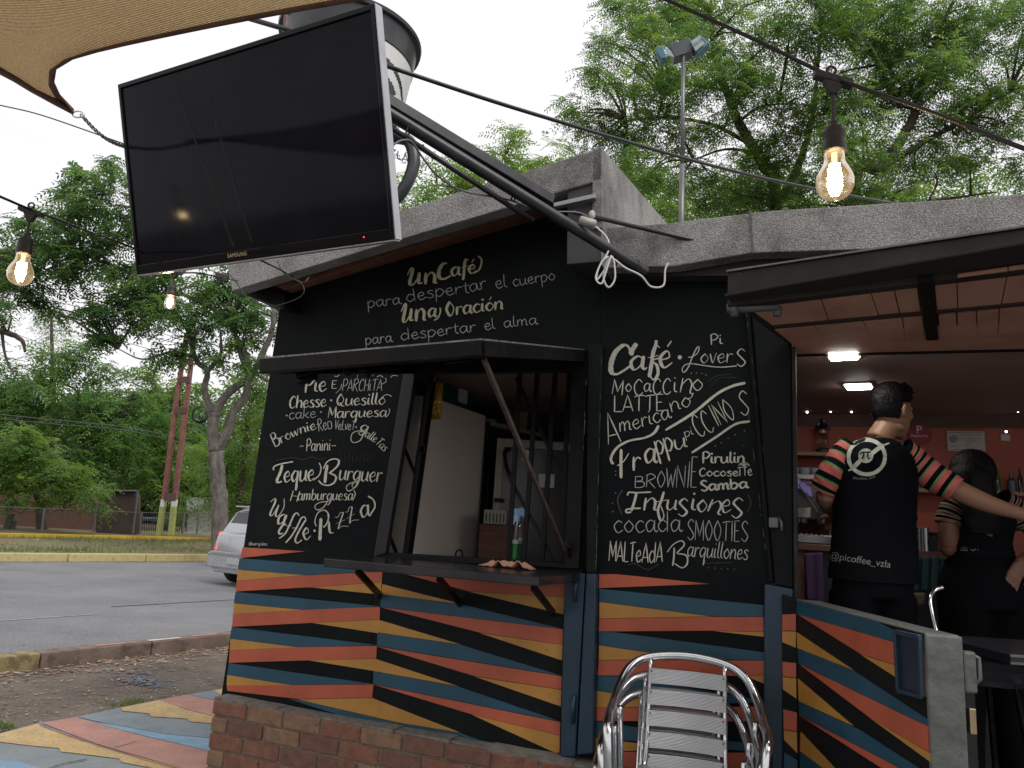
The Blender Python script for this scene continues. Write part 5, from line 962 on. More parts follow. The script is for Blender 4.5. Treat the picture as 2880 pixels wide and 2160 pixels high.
# ------------------------------------------------------------------ stacked aluminium chairs
SLAT = bpy.data.materials.new('ribbed_aluminium_slat'); SLAT.use_nodes = True; t_ = SLAT.node_tree; b_ = t_.nodes['Principled BSDF']; b_.inputs['Base Color'].default_value = (.66, .67, .68, 1); b_.inputs['Metallic'].default_value = 1; b_.inputs['Roughness'].default_value = .3
wv = t_.nodes.new('ShaderNodeTexWave'); wv.bands_direction = 'Z'; wv.inputs['Scale'].default_value = 62; tcn = t_.nodes.new('ShaderNodeTexCoord'); t_.links.new(tcn.outputs['Object'], wv.inputs['Vector']); bpn = t_.nodes.new('ShaderNodeBump'); bpn.inputs['Strength'].default_value = 1; bpn.inputs['Distance'].default_value = .002; t_.links.new(wv.outputs['Fac'], bpn.inputs['Height']); t_.links.new(bpn.outputs[0], b_.inputs['Normal'])
def make_chair(loc, rz, lab):
    o = thing('aluminium_chair', lab, 'chair', (0, 0, 0), 'aluminium armchairs stacked against the striped wall')
    # local: the sitter faces -y (to the camera); origin on the floor
    arc = [(-.235, -.21, 0), (-.245, -.235, .35), (-.262, -.235, .60), (-.272, -.17, .655), (-.272, .02, .675), (-.262, .13, .72), (-.225, .215, .785), (-.15, .26, .822), (0, .275, .838)]
    arc = arc + [(-x, y, z) for x, y, z in arc[-2::-1]]
    P = cr_spline(arc, 6); MB().tube(P, .0175, 12, flat=1.1).build('arm_frame', ALU, o, smooth=True)
    for s in (-1, 1):
        P = cr_spline([(s * .146, .245, .82), (s * .148, .225, .62), (s * .152, .17, .46), (s * .168, .12, .425), (s * .175, -.05, .42), (s * .18, -.20, .425), (s * .182, -.235, .40)], 6); MB().tube(P, .0095, 10).build('back_tube', ALU, o, smooth=True)
        P = cr_spline([(s * .25, .05, .66), (s * .245, .14, .40), (s * .25, .24, .02), (s * .25, .25, 0)], 5); MB().tube(P, .011, 10).build('rear_leg', ALU, o, smooth=True)
    MB().tube([(-.245, -.2, .38), (.245, -.2, .38)], .009, 8).build('seat_rail', ALU, o); MB().tube([(-.245, .16, .38), (.245, .16, .38)], .009, 8).build('seat_rail', ALU, o)
    def slat(z0, z1, y0, y1, w=.15):
        mb = MB(); n_ = 8; F = []; Bk = []
        for i in range(n_ + 1):
            x = -w + 2 * w * i / n_; cv = .018 * (1 - (x / w) ** 2); F += [Vector((x, y0 + cv, z0)), Vector((x, y1 + cv, z1))]; Bk += [Vector((x, y0 + cv + .007, z0)), Vector((x, y1 + cv + .007, z1))]
        k = len(F); mb.add(F + Bk, [(2 * i, 2 * i + 2, 2 * i + 3, 2 * i + 1) for i in range(n_)] + [(k + 2 * i, k + 2 * i + 1, k + 2 * i + 3, k + 2 * i + 2) for i in range(n_)] + [(2 * i + 1, 2 * i + 3, k + 2 * i + 3, k + 2 * i + 1) for i in range(n_)] + [(2 * i, k + 2 * i, k + 2 * i + 2, 2 * i + 2) for i in range(n_)] + [(0, 1, k + 1, k), (2 * n_, k + 2 * n_, k + 2 * n_ + 1, 2 * n_ + 1)])
        return mb.build('back_slat', SLAT, o, auto=30)
    for i in range(5):
        z1 = .785 - i * .078; z0 = z1 - .057; y = lambda z: .238 - (.8 - z) * .13; slo = slat(z0, z1, y(z0) - .016, y(z1) - .016)
        for s in (-1, 1): MB().lathe((s * .14, y(z1) - .019, (z0 + z1) / 2 + .018), [(.004, 0), (.003, .003)], 8, axis=(0, -1, 0)).build('rivet', GREYM, slo)
    for i in range(7):
        y_ = -.215 + i * .052; MB().bx(-.178, .178, y_, y_ + .04, .432, .438).build('seat_slat', SLAT, o, bevel=.002)
    for ch_ in [o]: ch_.location = loc; ch_.rotation_euler = (0, 0, rz); ch_.scale = (.92, .92, .92)
    return o
chl = at(1958, 1900, 2.62); chl = Vector((at(1893, 1900, 2.9).x, 2.69, 0))
RZ = R(-14)
c1h = make_chair((chl.x, chl.y, .154), RZ, 'top chair of the stack, its ribbed slatted back standing highest')
def copy_tree(o, parent=None):
    c = o.copy(); COL.objects.link(c); c.parent = parent
    for ch_ in o.children: copy_tree(ch_, c)
    return c
c2h = copy_tree(c1h); c2h.location = (chl.x - .012, chl.y + .03, .0823); c2h['label'] = 'middle chair of the stack, its armrest arch showing just below the top one'
c3h = copy_tree(c1h); c3h.location = (chl.x - .02, chl.y + .06, .0106); c3h['label'] = 'bottom chair of the stack, mostly hidden behind the other two'
# ------------------------------------------------------------------ trees
def foliage(name, centres, mats, leaf=.05, pairs=7, flen=.24, parent=None, droop=.35, wid=.3, kind=None, loc=None, bound=None):
    C_ = np.array(centres); n = len(C_)
    az = rng.uniform(0, 2 * np.pi, n); el = rng.normal(-.15, .35, n); A = np.stack([np.cos(az) * np.cos(el), np.sin(az) * np.cos(el), np.sin(el)], 1)
    up = np.array([0, 0, 1.0]) + rng.normal(0, .35, (n, 3)); Sd = np.cross(A, up); Sd /= np.linalg.norm(Sd, axis=1, keepdims=True); Nn = np.cross(Sd, A)
    sc = rng.uniform(.75, 1.2, n); quads = []
    off = wloc(parent) if parent is not None else Vector(loc or (0, 0, 0)); off = np.array(off)
    for k in range(pairs):
        u = (k + .6) / pairs
        for s in (-1, 1):
            base = C_ + A * (flen * sc * u)[:, None] - np.array([0, 0, 1.0]) * (droop * flen * sc * u * u)[:, None]
            d = A * .55 + Sd * s * .83 + rng.normal(0, .12, (n, 3)); d /= np.linalg.norm(d, axis=1, keepdims=True)
            L_ = leaf * sc * (1 - .35 * abs(u - .4) * 1.5); w = np.cross(d, Nn); w /= np.maximum(np.linalg.norm(w, axis=1, keepdims=True), 1e-6); w = w * (L_ * wid * .5)[:, None]
            tip_ = base + d * L_[:, None] - np.array([0, 0, 1.0]) * (L_ * .25)[:, None]; mid = base + d * (L_ * .42)[:, None] + Nn * (L_ * .05)[:, None]
            quads.append(np.stack([base, mid + w, tip_, mid - w], 1))
    Q = np.concatenate(quads, 0) - off; nq = len(Q); V = Q.reshape(-1, 3)
    me = bpy.data.meshes.new(name); me.vertices.add(nq * 4); me.vertices.foreach_set('co', V.ravel()); me.loops.add(nq * 4); me.loops.foreach_set('vertex_index', np.arange(nq * 4, dtype=np.int32)); me.polygons.add(nq)
    me.polygons.foreach_set('loop_start', np.arange(0, nq * 4, 4, dtype=np.int32)); me.polygons.foreach_set('loop_total', np.full(nq, 4, dtype=np.int32))
    for m in mats: me.materials.append(m)
    mi = np.tile(rng.integers(0, len(mats), n), pairs * 2).astype(np.int32); me.polygons.foreach_set('material_index', mi); me.update(calc_edges=True); me.validate()
    o = bpy.data.objects.new(name, me); COL.objects.link(o)
    if parent is not None: o.parent = parent
    elif loc: o.location = loc
    if kind: o['kind'] = kind
    return o
def clumps(blobs, Y, per, cr_=.2, yj=.5, ysq=1.0, nf=26):
    """clump centres scattered through the crown's volume, then frond bases round each"""
    F, K = [], []
    for (px, py, r) in blobs:
        c = at(px, py, Y + random.uniform(-yj, yj)); rw = r / FPX * Y; n = max(3, int(per * (r / 100) ** 2))
        for _ in range(n):
            while 1:
                v = Vector((random.uniform(-1, 1), random.uniform(-1, 1), random.uniform(-1, 1)))
                if .15 < v.length < 1: break
            q = c + Vector((v.x, v.y * ysq, v.z)) * rw; K.append(q); s_ = cr_ * rw * random.uniform(.6, 1.3)
            for _ in range(int(nf * random.uniform(.5, 1.3))): F.append((q.x + random.gauss(0, s_), q.y + random.gauss(0, s_), q.z + random.gauss(0, s_ * .7)))
    return F, K
def limb(mb, P, r0, r1, n=8, res=6):
    P = cr_spline(P, res); m = len(P); P = [p + Vector((random.gauss(0, 1), random.gauss(0, 1), random.gauss(0, 1))) * (r0 * .04 if 0 < i < m - 1 else 0) for i, p in enumerate(P)]
    mb.tube(P, [r0 + (r1 - r0) * i / (m - 1) for i in range(m)], n); return P
def tree(label, blobs, Y, limbs, mats, bark, per=14, nf=26, leaf=.05, pairs=7, flen=.24, ysq=1.0, yj=.5, twigs=60, droop=.35, cr_=.22, wid=.3, group=None, trw=.02, base=None):
    nodes = []; mb = MB()
    for P, r0, r1 in limbs: nodes += limb(mb, P, r0, r1)[2:]
    t = thing('tree', label, 'tree', base or limbs[0][0][0], group)
    F, K = clumps(blobs, Y, per, cr_, yj, ysq, nf)
    tw = MB()
    for k in random.sample(K, min(twigs, len(K))):
        nd = min(nodes, key=lambda q: (q - k).length + .6 * max(0, q.z - k.z)); mid = nd.lerp(k, .5) + Vector((random.gauss(0, .1), random.gauss(0, .1), .12)) * (k - nd).length; P = cr_spline([nd, mid, k], 4); tw.tube(P, [trw * (1 - .8 * i / (len(P) - 1)) for i in range(len(P))], 5)
    mb.build('trunk', bark, t, smooth=True); 
    if tw.v: tw.build('branches', bark, t, smooth=True)['kind'] = 'stuff'
    foliage('crown', F, mats, leaf, pairs, flen, t, droop, wid)
    return t
LN = [leafmat('neem_leaf', (0.044, 0.098, 0.028), (0.074, 0.143, 0.037)), leafmat('neem_leaf_young', (0.086, 0.160, 0.037), (0.123, 0.206, 0.044)), leafmat('neem_leaf_deep', (0.034, 0.075, 0.029), (0.055, 0.109, 0.037))]
LD = [leafmat('dark_leaf', (0.038, 0.091, 0.033), (0.069, 0.141, 0.043), .35), leafmat('mid_leaf', (0.061, 0.132, 0.036), (0.103, 0.182, 0.050), .35), leafmat('deep_leaf', (0.031, 0.069, 0.030), (0.061, 0.116, 0.040), .35)]
LY = [leafmat('yellowish_leaf', (0.090, 0.165, 0.038), (0.165, 0.240, 0.053), .35), leafmat('green_bush_leaf', (0.060, 0.135, 0.033), (0.105, 0.195, 0.045), .35)]
# right: neem trees behind the kiosk
T = lambda x, y, Y: at(x, y, Y)
g0 = lambda x, y, Y: Vector((at(x, y, Y).x, Y, -.02))
tree('tall feathery neem tree behind the floodlight mast, its crown reaching over the roof', [(1860, 30, 120), (1790, 130, 85), (2010, 60, 150), (1700, 210, 60), (1820, 250, 110), (1950, 170, 110), (1650, 330, 60), (1730, 390, 95), (1880, 400, 110), (2060, 300, 110), (2180, 110, 140), (2150, 460, 110), (1990, 520, 100), (1800, 500, 90), (2240, 290, 110), (2120, 560, 90), (1690, 130, 25), (1600, 300, 30), (1720, 20, 40)], 9.0,
     [([g0(2190, 700, 9.3), T(2180, 600, 9.3), T(2150, 470, 9.2), T(2090, 370, 9.1), T(2040, 250, 9.0), T(2010, 150, 9.0), T(1995, 20, 9.0)], .10, .03), ([T(2178, 590, 9.3), T(2240, 480, 9.3), T(2280, 350, 9.2), T(2300, 200, 9.2)], .07, .02), ([T(2100, 400, 9.1), T(2000, 350, 9.1), T(1870, 330, 9.0), T(1760, 340, 9)], .03, .012), ([T(2060, 260, 9.0), T(1950, 240, 9.0), T(1870, 265, 9)], .025, .01), ([T(2130, 430, 9.2), T(2040, 420, 9.1), T(1950, 450, 9.0)], .025, .01), ([T(2080, 340, 9.1), T(2140, 300, 9), T(2240, 290, 9)], .025, .01)], LN, BARKD, per=17, nf=20, leaf=.062, pairs=7, flen=.26, twigs=90)
tree('broad neem tree at the far right behind the large bulb', [(2330, 60, 130), (2470, 30, 140), (2640, 80, 150), (2820, 110, 130), (2440, 220, 130), (2620, 260, 140), (2790, 330, 120), (2390, 420, 110), (2540, 460, 110), (2250, 540, 80), (2860, 480, 50), (2680, 430, 80), (2950, 250, 120), (2330, 300, 100), (2450, 560, 70), (3050, 100, 150), (2560, 560, 50)], 8.6,
     [([g0(2480, 700, 8.9), T(2400, 590, 8.9), T(2480, 470, 8.8), T(2560, 350, 8.7), T(2600, 220, 8.7), T(2640, 90, 8.6)], .10, .03), ([T(2480, 470, 8.8), T(2600, 400, 8.8), T(2720, 330, 8.7), T(2840, 260, 8.7)], .05, .015), ([T(2420, 560, 8.9), T(2520, 580, 8.9), T(2660, 560, 8.9), T(2800, 540, 8.9)], .035, .012), ([T(2580, 280, 8.7), T(2500, 200, 8.7), T(2350, 60, 8.7)], .04, .012), ([T(2350, 20, 9), T(2370, 90, 9), T(2400, 140, 9)], .03, .03)], LN, BARKD, per=17, nf=20, leaf=.062, pairs=7, flen=.26, twigs=90)
tree('lower bright green tree crown showing over the sloping roof beside the peak', [(1400, 430, 60), (1330, 460, 50), (1480, 480, 70), (1250, 500, 60), (1570, 450, 70), (1190, 540, 45), (1640, 520, 80), (1360, 530, 70), (1550, 560, 70), (1440, 390, 28), (1760, 560, 80), (1900, 590, 70), (2060, 600, 70), (2240, 610, 60)], 15.0,
     [([g0(1500, 700, 15), T(1500, 640, 15), T(1480, 520, 15), T(1420, 440, 15)], .14, .04), ([T(1490, 560, 15), T(1600, 500, 15), T(1640, 440, 15)], .07, .02), ([T(1490, 600, 15), T(1350, 540, 15), T(1230, 520, 15)], .07, .02)], [LN[0], LN[1], LY[0]], BARKD, per=16, nf=20, leaf=.10, pairs=6, flen=.40, twigs=40)
# left: street tree whose forked trunk stands behind the car
YL = 19.0
tree('large dark leaved street tree with a forked pale trunk behind the car', [(300, 450, 45), (250, 520, 60), (340, 520, 50), (180, 560, 55), (310, 600, 90), (120, 630, 65), (220, 690, 100), (390, 650, 90), (60, 740, 80), (150, 770, 90), (300, 790, 100), (430, 780, 100), (10, 690, 60), (560, 840, 110), (660, 800, 90), (520, 930, 80), (640, 910, 75), (720, 930, 60), (430, 880, 75), (250, 880, 60), (350, 900, 60), (130, 870, 40), (30, 830, 50), (760, 860, 70), (600, 990, 35), (-60, 780, 90), (300, 960, 25), (460, 990, 40), (700, 1020, 35)], YL,
     [([g0(622, 1560, YL), T(619, 1441, YL), T(612, 1350, YL), T(606, 1270, YL)], .22, .19), ([T(606, 1275, YL), T(598, 1197, YL), T(604, 1161, YL)], .165, .14), ([T(602, 1165, YL), T(576, 1100, YL), T(583, 1044, YL), T(552, 1015, YL), T(540, 960, YL)], .10, .05), ([T(583, 1046, YL), T(620, 1000, YL), T(620, 930, YL)], .06, .03), ([T(604, 1163, YL), T(640, 1107, YL), T(705, 1057, YL), T(741, 989, YL), T(765, 930, YL), T(770, 870, YL)], .12, .06), ([T(606, 1275, YL), T(640, 1215, YL), T(655, 1165, YL), T(690, 1110, YL), T(700, 1040, YL), T(680, 960, YL)], .13, .07), ([T(700, 1060, YL), T(680, 1010, YL), T(640, 900, YL), T(500, 820, YL), T(350, 760, YL), T(200, 700, YL)], .07, .03), ([T(444, 1015, YL), T(432, 1060, YL), T(420, 1110, YL)], .02, .008), ([T(552, 1005, YL), T(480, 990, YL), T(400, 1010, YL), T(330, 980, YL)], .04, .012), ([T(715, 1050, YL), T(770, 1080, YL), T(800, 1090, YL)], .04, .02)], LD, BARK, per=18, nf=20, leaf=.145, pairs=5, flen=.43, twigs=80, wid=.42, trw=.045)
tree('leafy branches of a tree entering at the left picture edge below the bulb', [(20, 880, 30), (-40, 900, 60), (60, 1060, 40)], 13.0, [([g0(-300, 1500, 13), T(-250, 1100, 13), T(-60, 930, 13), T(0, 930, 13), T(60, 955, 13), T(70, 990, 13)], .12, .02), ([T(5, 935, 13), T(15, 1000, 13), T(40, 1060, 13)], .03, .01)], LD, BARKD, per=14, nf=16, leaf=.10, pairs=5, flen=.3, twigs=10)
# farther trees left
tree('rounded yellowish green bush tree overhanging the brick wall at the left', [(40, 1260, 70), (130, 1280, 80), (220, 1345, 70), (30, 1340, 80), (130, 1365, 70), (285, 1385, 50), (-80, 1320, 100), (180, 1300, 70), (60, 1250, 60)], 24.5, [([g0(120, 1500, 26), T(110, 1420, 26), T(80, 1300, 25)], .2, .06)], [LY[0], LY[1], LD[1]], BARKD, per=22, nf=22, leaf=.15, pairs=4, flen=.42, twigs=20, ysq=.8, wid=.42)
tree('tall grey green tree with a drooping crown far behind at the left', [(145, 900, 50), (140, 950, 55), (150, 1000, 40), (120, 860, 30)], 33, [([g0(150, 1500, 33), T(150, 1200, 33), T(145, 900, 33)], .2, .06)], [LD[1], LY[1]], BARKD, per=20, nf=26, leaf=.2, pairs=4, flen=.6, twigs=6, droop=1.2, wid=.2)
tree('wide green tree filling the middle distance left of the power pole', [(80, 1060, 90), (20, 1150, 90), (180, 1120, 100), (300, 1100, 90), (280, 1210, 90), (380, 1180, 90), (240, 1010, 60), (100, 1180, 80), (-60, 1080, 100), (340, 1290, 80), (240, 1290, 60), (180, 990, 45), (-100, 1180, 110)], 31, [([g0(250, 1500, 31), T(240, 1300, 31), T(220, 1100, 31)], .3, .08), ([T(240, 1280, 31), T(330, 1180, 31), T(380, 1100, 31)], .15, .05)], [LD[0], LD[1], LY[1]], BARKD, per=22, nf=22, leaf=.19, pairs=4, flen=.55, twigs=20, ysq=.7, wid=.42)
tree('yellow green tree behind the power pole', [(420, 1090, 70), (480, 1150, 80), (430, 1240, 80), (520, 1240, 70), (460, 1320, 80), (380, 1370, 70), (550, 1100, 50), (540, 1330, 60), (480, 1400, 50)], 33, [([g0(470, 1500, 33), T(470, 1350, 33), T(460, 1150, 33)], .25, .08)], [LY[0], LY[1], LD[1]], BARKD, per=22, nf=22, leaf=.2, pairs=4, flen=.55, twigs=15, ysq=.7, wid=.42)
tree('dense feathery tree between the forked trunk and the kiosk corner', [(700, 1130, 70), (740, 1050, 60), (660, 1230, 70), (720, 1230, 80), (640, 1310, 70), (700, 1330, 70), (600, 1370, 60), (660, 1420, 60), (560, 1400, 50), (780, 1150, 70), (800, 1050, 60), (570, 1290, 55)], 27, [([g0(680, 1500, 27), T(680, 1350, 27), T(700, 1150, 27)], .2, .06)], [LY[0], LN[0], LN[1]], BARKD, per=24, nf=22, leaf=.17, pairs=5, flen=.55, twigs=15, ysq=.7, wid=.26, droop=.6)
F, K = clumps([(x, y, 130) for x in range(-300, 1000, 110) for y in (1190, 1290, 1390, 1470)], 44, 9, .3, 3, .6, 26)
foliage('distant_woods', F, LD, .42, 3, 1.1, None, .4, .5, 'stuff')
# dark trees beyond the kiosk at right, low, seen only through gaps, and planting behind the terrace that the shiny things mirror
F, K = clumps([(x, y, 130) for x in range(1100, 2900, 120) for y in (560, 660)], 17, 7, .3, 1.0, .7, 20); foliage('distant_hedge', F, LN, .14, 4, .5, None, .4, .35, 'stuff')

# ------------------------------------------------------------------ beyond the road: wall, fence, pole, wires
def zf1(x, y): return (x / 3.072, 1350 + y / 3.072)
def hz(x): return 1397 + .066 * x
YW = 26.5
def wq(x0, x1, yt, yb, Y): a, b = at(*zf1(x0, yt), Y), at(*zf1(x1, yt), Y + (x1 - x0) * .001); c, d = at(*zf1(x1, yb), b.y), at(*zf1(x0, yb), Y); return a, b, c, d
MBR = bpy.data.materials.new('old_brick_courses'); MBR.use_nodes = True; t_ = MBR.node_tree; br_ = t_.nodes.new('ShaderNodeTexBrick'); br_.inputs['Scale'].default_value = 3.4; br_.inputs['Color1'].default_value = (.10, .038, .028, 1); br_.inputs['Color2'].default_value = (.14, .055, .04, 1); br_.inputs['Mortar'].default_value = (.07, .05, .042, 1); br_.inputs['Mortar Size'].default_value = .03
tcn = t_.nodes.new('ShaderNodeTexCoord'); mpn = t_.nodes.new('ShaderNodeMapping'); mpn.inputs['Rotation'].default_value = (R(90), 0, 0); t_.links.new(tcn.outputs['Object'], mpn.inputs[0]); t_.links.new(mpn.outputs[0], br_.inputs['Vector']); t_.links.new(br_.outputs[0], t_.nodes['Principled BSDF'].inputs['Base Color']); t_.nodes['Principled BSDF'].inputs['Roughness'].default_value = .9
P = wq(-900, 1185, 120, 480, YW); mb = MB(); o_ = Vector((0, .25, 0)); mb.prism(list(P), [p + o_ for p in P]); tag(mb.build('brick_wall', MBR, loc=P[3]), 'dark red brick wall behind the chain link fence at the left', 'wall')
sh_ = thing('dark_outbuilding', 'dark boxy outbuilding with a pale roof edge behind the fence', 'outbuilding', wq(825, 1180, 90, 450, 26.2)[3])
P = wq(828, 1178, 92, 470, 26.2); MB().prism(list(P), [p + Vector((0, .2, 0)) for p in P]).build('wall', mat('sooty_dark_wall', (.025, .016, .015), .8, scale=1.2, col2=(.075, .04, .032)), sh_)
MB().beam(P[0], P[1], .3, .05).build('roof_edge', mat('grey_sheet', (.12, .12, .12), .6), sh_)
P = wq(1612, 1840, 150, 460, 27.5); tag(MB().prism(list(P), [p + Vector((0, .3, 0)) for p in P]).build('white_hut', mat('white_wall', (.80, .81, .84), .7, var=.04), loc=P[3]), 'plain white walled hut behind the street tree', 'hut')
for nm, (xa, xb, yt, yb, lean) in {'a': (20, 75, 295, 425, 45), 'b': (85, 118, 355, 425, 18)}.items():
    a, b = at(*zf1(xa + lean, yt), 24.9), at(*zf1(xb + lean, yt), 24.9); c, d = at(*zf1(xb, yb), 24.7), at(*zf1(xa, yb), 24.7); tag(MB().prism([a, b, c, d], [p + Vector((0, .08, 0)) for p in (a, b, c, d)]).build('leaning_slab', mat('mossy_grey_slab', (.06, .075, .06), .9, scale=3), loc=d), 'larger mossy slab leaning on the brick wall' if nm == 'a' else 'smaller mossy slab leaning beside the larger one', 'slab')
fe = thing('chain_link_fence', 'wire fence on thin grey posts along the yellow footing wall', 'fence', at(*zf1(800, 440), 23.5))
FY = lambda x: 22.6 + x / 600.
POSTM = mat('dull_fence_post', (.12, .12, .12), .6, metal=.3)
tops = []
for x0, y0, x1, y1 in ((-500, 430, -488, 215), (-90, 430, -78, 225), (360, 425, 378, 240), (808, 432, 832, 170), (1148, 440, 1185, 92), (1205, 445, 1222, 275), (1575, 445, 1590, 285), (1700, 450, 1712, 290)):
    a, b = at(*zf1(x0, y0 + 20), FY(x0)), at(*zf1(x1, y1), FY(x0)); b = Vector((a.x + (b.x - a.x) * .6, a.y, b.z)); MB().tube([a, b], .035, 8).build('post', POSTM, fe)
rail = [at(*zf1(x, y), FY(x)) for x, y in ((-900, 215), (0, 232), (375, 245), (830, 262), (1165, 280), (1600, 288), (1900, 292))]
MB().tube(rail, .014, 6).build('top_wire', POSTM, fe)
mb = MB()
for i in range(130):
    xa = -900 + i * 21; a = at(*zf1(xa, 440), FY(xa)); b = at(*zf1(xa + 200, 262), FY(xa + 200)); mb.tube([a, b], .0035, 3); a = at(*zf1(xa + 200, 440), FY(xa + 200)); b = at(*zf1(xa, 255), FY(xa)); mb.tube([a, b], .0035, 3)
o = mb.build('chain_link', mat('rusty_wire', (.05, .04, .035), .7), fe); o['kind'] = 'stuff'
gr = thing('dark_railing', 'dark upright railing behind the power pole with blue rails beyond', 'railing', at(*zf1(1420, 445), 27)); mb = MB()
for i in range(26):
    x = 1215 + i * 16; mb.tube([at(*zf1(x, 445), 27), at(*zf1(x + 4, 292), 27)], .012, 4)
mb.build('railing_bars', BLKM, gr)['kind'] = 'stuff'
MB().tube([at(*zf1(1215, 292), 27), at(*zf1(1620, 298), 27)], .03, 5).build('rail', BLKM, gr); MB().tube([at(*zf1(1225, 330), 28), at(*zf1(1520, 335), 28)], .05, 5).build('rail', mat('light_blue_rail', (.12, .25, .38), .6), gr)
MB().tube([at(*zf1(1225, 345), 28), at(*zf1(1480, 350), 28)], .03, 5).build('rail', mat('light_blue_rail', (.12, .25, .38), .6), gr)
# H-shaped power pole
z4 = lambda x, y: (x / 2.212, 700 + y / 2.212)
YP = 24.0; pl = thing('power_pole', 'twin legged rusty red power pole with cross boards, white bands and yellow green feet', 'utility pole', at(450, 1503, YP))
RUST = mat('rusty_red_pole', (.15, .05, .04), .7, scale=5, col2=(.25, .11, .09)); LIME = speckle(mat('faded_lime_pole', (.28, .31, .10), .8, scale=5, var=.15), 12, .5, (.3, .3, .22), .6); WB = mat('white_band', (.55, .55, .52), .7)
for P in ([(447, 1506), (458, 1425), (462, 1405), (495, 1134), (516, 1010), (525, 940)], [(481, 1506), (489, 1425), (492, 1405), (524, 1138), (540, 990), (548, 930)]):
    Q = [at(x, y, YP) for x, y in P]
    MB().beam(Q[0], Q[1], .20, .13).build('painted_foot', LIME, pl); MB().beam(Q[1], Q[2], .19, .125).build('white_band', WB, pl); MB().beam(Q[2], Q[3], .175, .12).build('leg', RUST, pl); MB().beam(Q[3], Q[5], .15, .11).build('leg', RUST, pl)
for y, x0, x1, hh in ((1398, 462, 495, .25), (1155, 492, 526, .2), (1068, 505, 534, .22), (1015, 514, 540, .12)): MB().beam(at(x0, y, YP - .08), at(x1, y, YP - .08), .04, hh).build('cross_board', mat('brown_cross_board', (.10, .055, .045), .8), pl)
MB().beam(at(492, 1022, YP - .1), at(578, 1024, YP - .1), .06, .06).build('cross_arm', RUST, pl)
for x, y in ((522, 968), (556, 1010), (572, 1012)): MB().lathe(at(x, y, YP - .1), [(.03, -.12), (.06, -.1), (.03, -.06), (.06, -.03), (.03, .02), (.05, .06), (.02, .1)], 10).build('insulator', mat('grey_insulator', (.12, .12, .13), .4), pl)
c = at(562, 1165, YP - .15)
for k in range(3): MB().tube([c + Vector(((.22 + .03 * k) * math.cos(a), .03 * k, (.24 + .02 * k) * math.sin(a))) for a in [i * math.pi / 8 for i in range(16)]], .016, 5, closed=True).build('cable_coil', CBK, pl)
WIRE = mat('thin_grey_wire', (.12, .12, .13), .6)
WL_ = ['lower of two wires crossing the upper left tree crown', 'upper of two wires crossing the upper left tree crown', 'short wire ending at the cross arm of the power pole', 'upper of the two near level wires before the middle trees', 'lower of the two near level wires before the middle trees', 'level wire from the coil behind the forked trunk', 'wire dropping rightwards from the power pole behind the trunk', 'slack wire hanging across the gap between the left trees']
for i, P in enumerate([[(-60, 842), (190, 890), (505, 968)], [(-60, 815), (200, 858), (510, 955)], [(100, 920), (300, 950), (510, 1008)], [(-60, 1160), (200, 1185), (345, 1200), (510, 1230)], [(-60, 1170), (180, 1195), (345, 1208), (512, 1245)], [(540, 1168), (640, 1172), (760, 1165)], [(520, 1200), (640, 1235), (760, 1280)], [(20, 930), (200, 1000), (420, 1100)]]):
    Q = cr_spline([at(x, y, YP) for x, y in P], 6); tag(MB().tube(Q, .012, 4).build('power_line', WIRE, loc=Q[0]), WL_[i], 'wire', 'wires strung to the power pole')

# ------------------------------------------------------------------ silver hatchback
cr0 = onz(590, 1640, 0); cd = fd.copy(); cx = Vector((cd.y, -cd.x, 0)); rl = cr0 - cx * .12
car = thing('parked_car', 'silver hatchback with lit red tail lamps driving away beside the kiosk corner', 'car', rl)
car.name = 'silver_car'
SILVER = mat('silver_car_paint', (.42, .435, .46), .28, metal=.55, var=.03, coat=.6); CGL = mat('dark_car_glass', (.012, .014, .016), .06, var=.05, spec=.8); TYRE = mat('tyre_rubber', (.014, .014, .015), .8); GREYB = mat('grey_bumper', (.26, .27, .29), .45)
def cw(x, y, z): return rl + cx * x + cd * y + UZ * z
def ring(y, z0, z1, w0, w1, zs=.75, n=None):
    # cross-section from sill to roof: half widths at sill, shoulder, roof
    W = .82; return [cw(W - w0, y, z0), cw(W + w0, y, z0), cw(W + w0 + .01, y, z0 + (zs - z0) * .5), cw(W + w0, y, zs), cw(W + w1, y, z1 - .05), cw(W + w1 * .9, y, z1), cw(W - w1 * .9, y, z1), cw(W - w1, y, z1 - .05), cw(W - w0, y, zs), cw(W - w0 - .01, y, z0 + (zs - z0) * .5)]
mb = MB(); mb.loft([ring(.0, .34, .92, .70, .66, .62), ring(.06, .26, .96, .78, .70, .7), ring(.35, .24, .985, .81, .72, .82), ring(1.2, .22, .99, .82, .73, .86), ring(2.6, .22, .98, .82, .72, .84), ring(3.3, .24, .90, .80, .66, .78), ring(3.75, .28, .72, .70, .55, .6)]); mb.build('body', SILVER, car, bevel=.03, auto=50)
mb = MB(); mb.loft([[cw(.82 - w, y, z) for w, z in ((.69, zb0), (-.69, zb0), (-wt, zt_ - .03), (-wt * .88, zt_), (wt * .88, zt_), (wt, zt_ - .03))] for y, zb0, zt_, wt in ((.10, .93, .97, .68), (.30, .95, 1.36, .58), (.55, .95, 1.455, .57), (1.6, .95, 1.47, .57), (2.15, .95, 1.40, .56), (2.75, .94, .99, .62))]); mb.build('roof', SILVER, car, bevel=.02, auto=50)
MB().poly([cw(.82 - .60, .118, .985), cw(.82 + .60, .118, .985), cw(.82 + .52, .272, 1.335), cw(.82 - .52, .272, 1.335)]).build('rear_window', CGL, car)
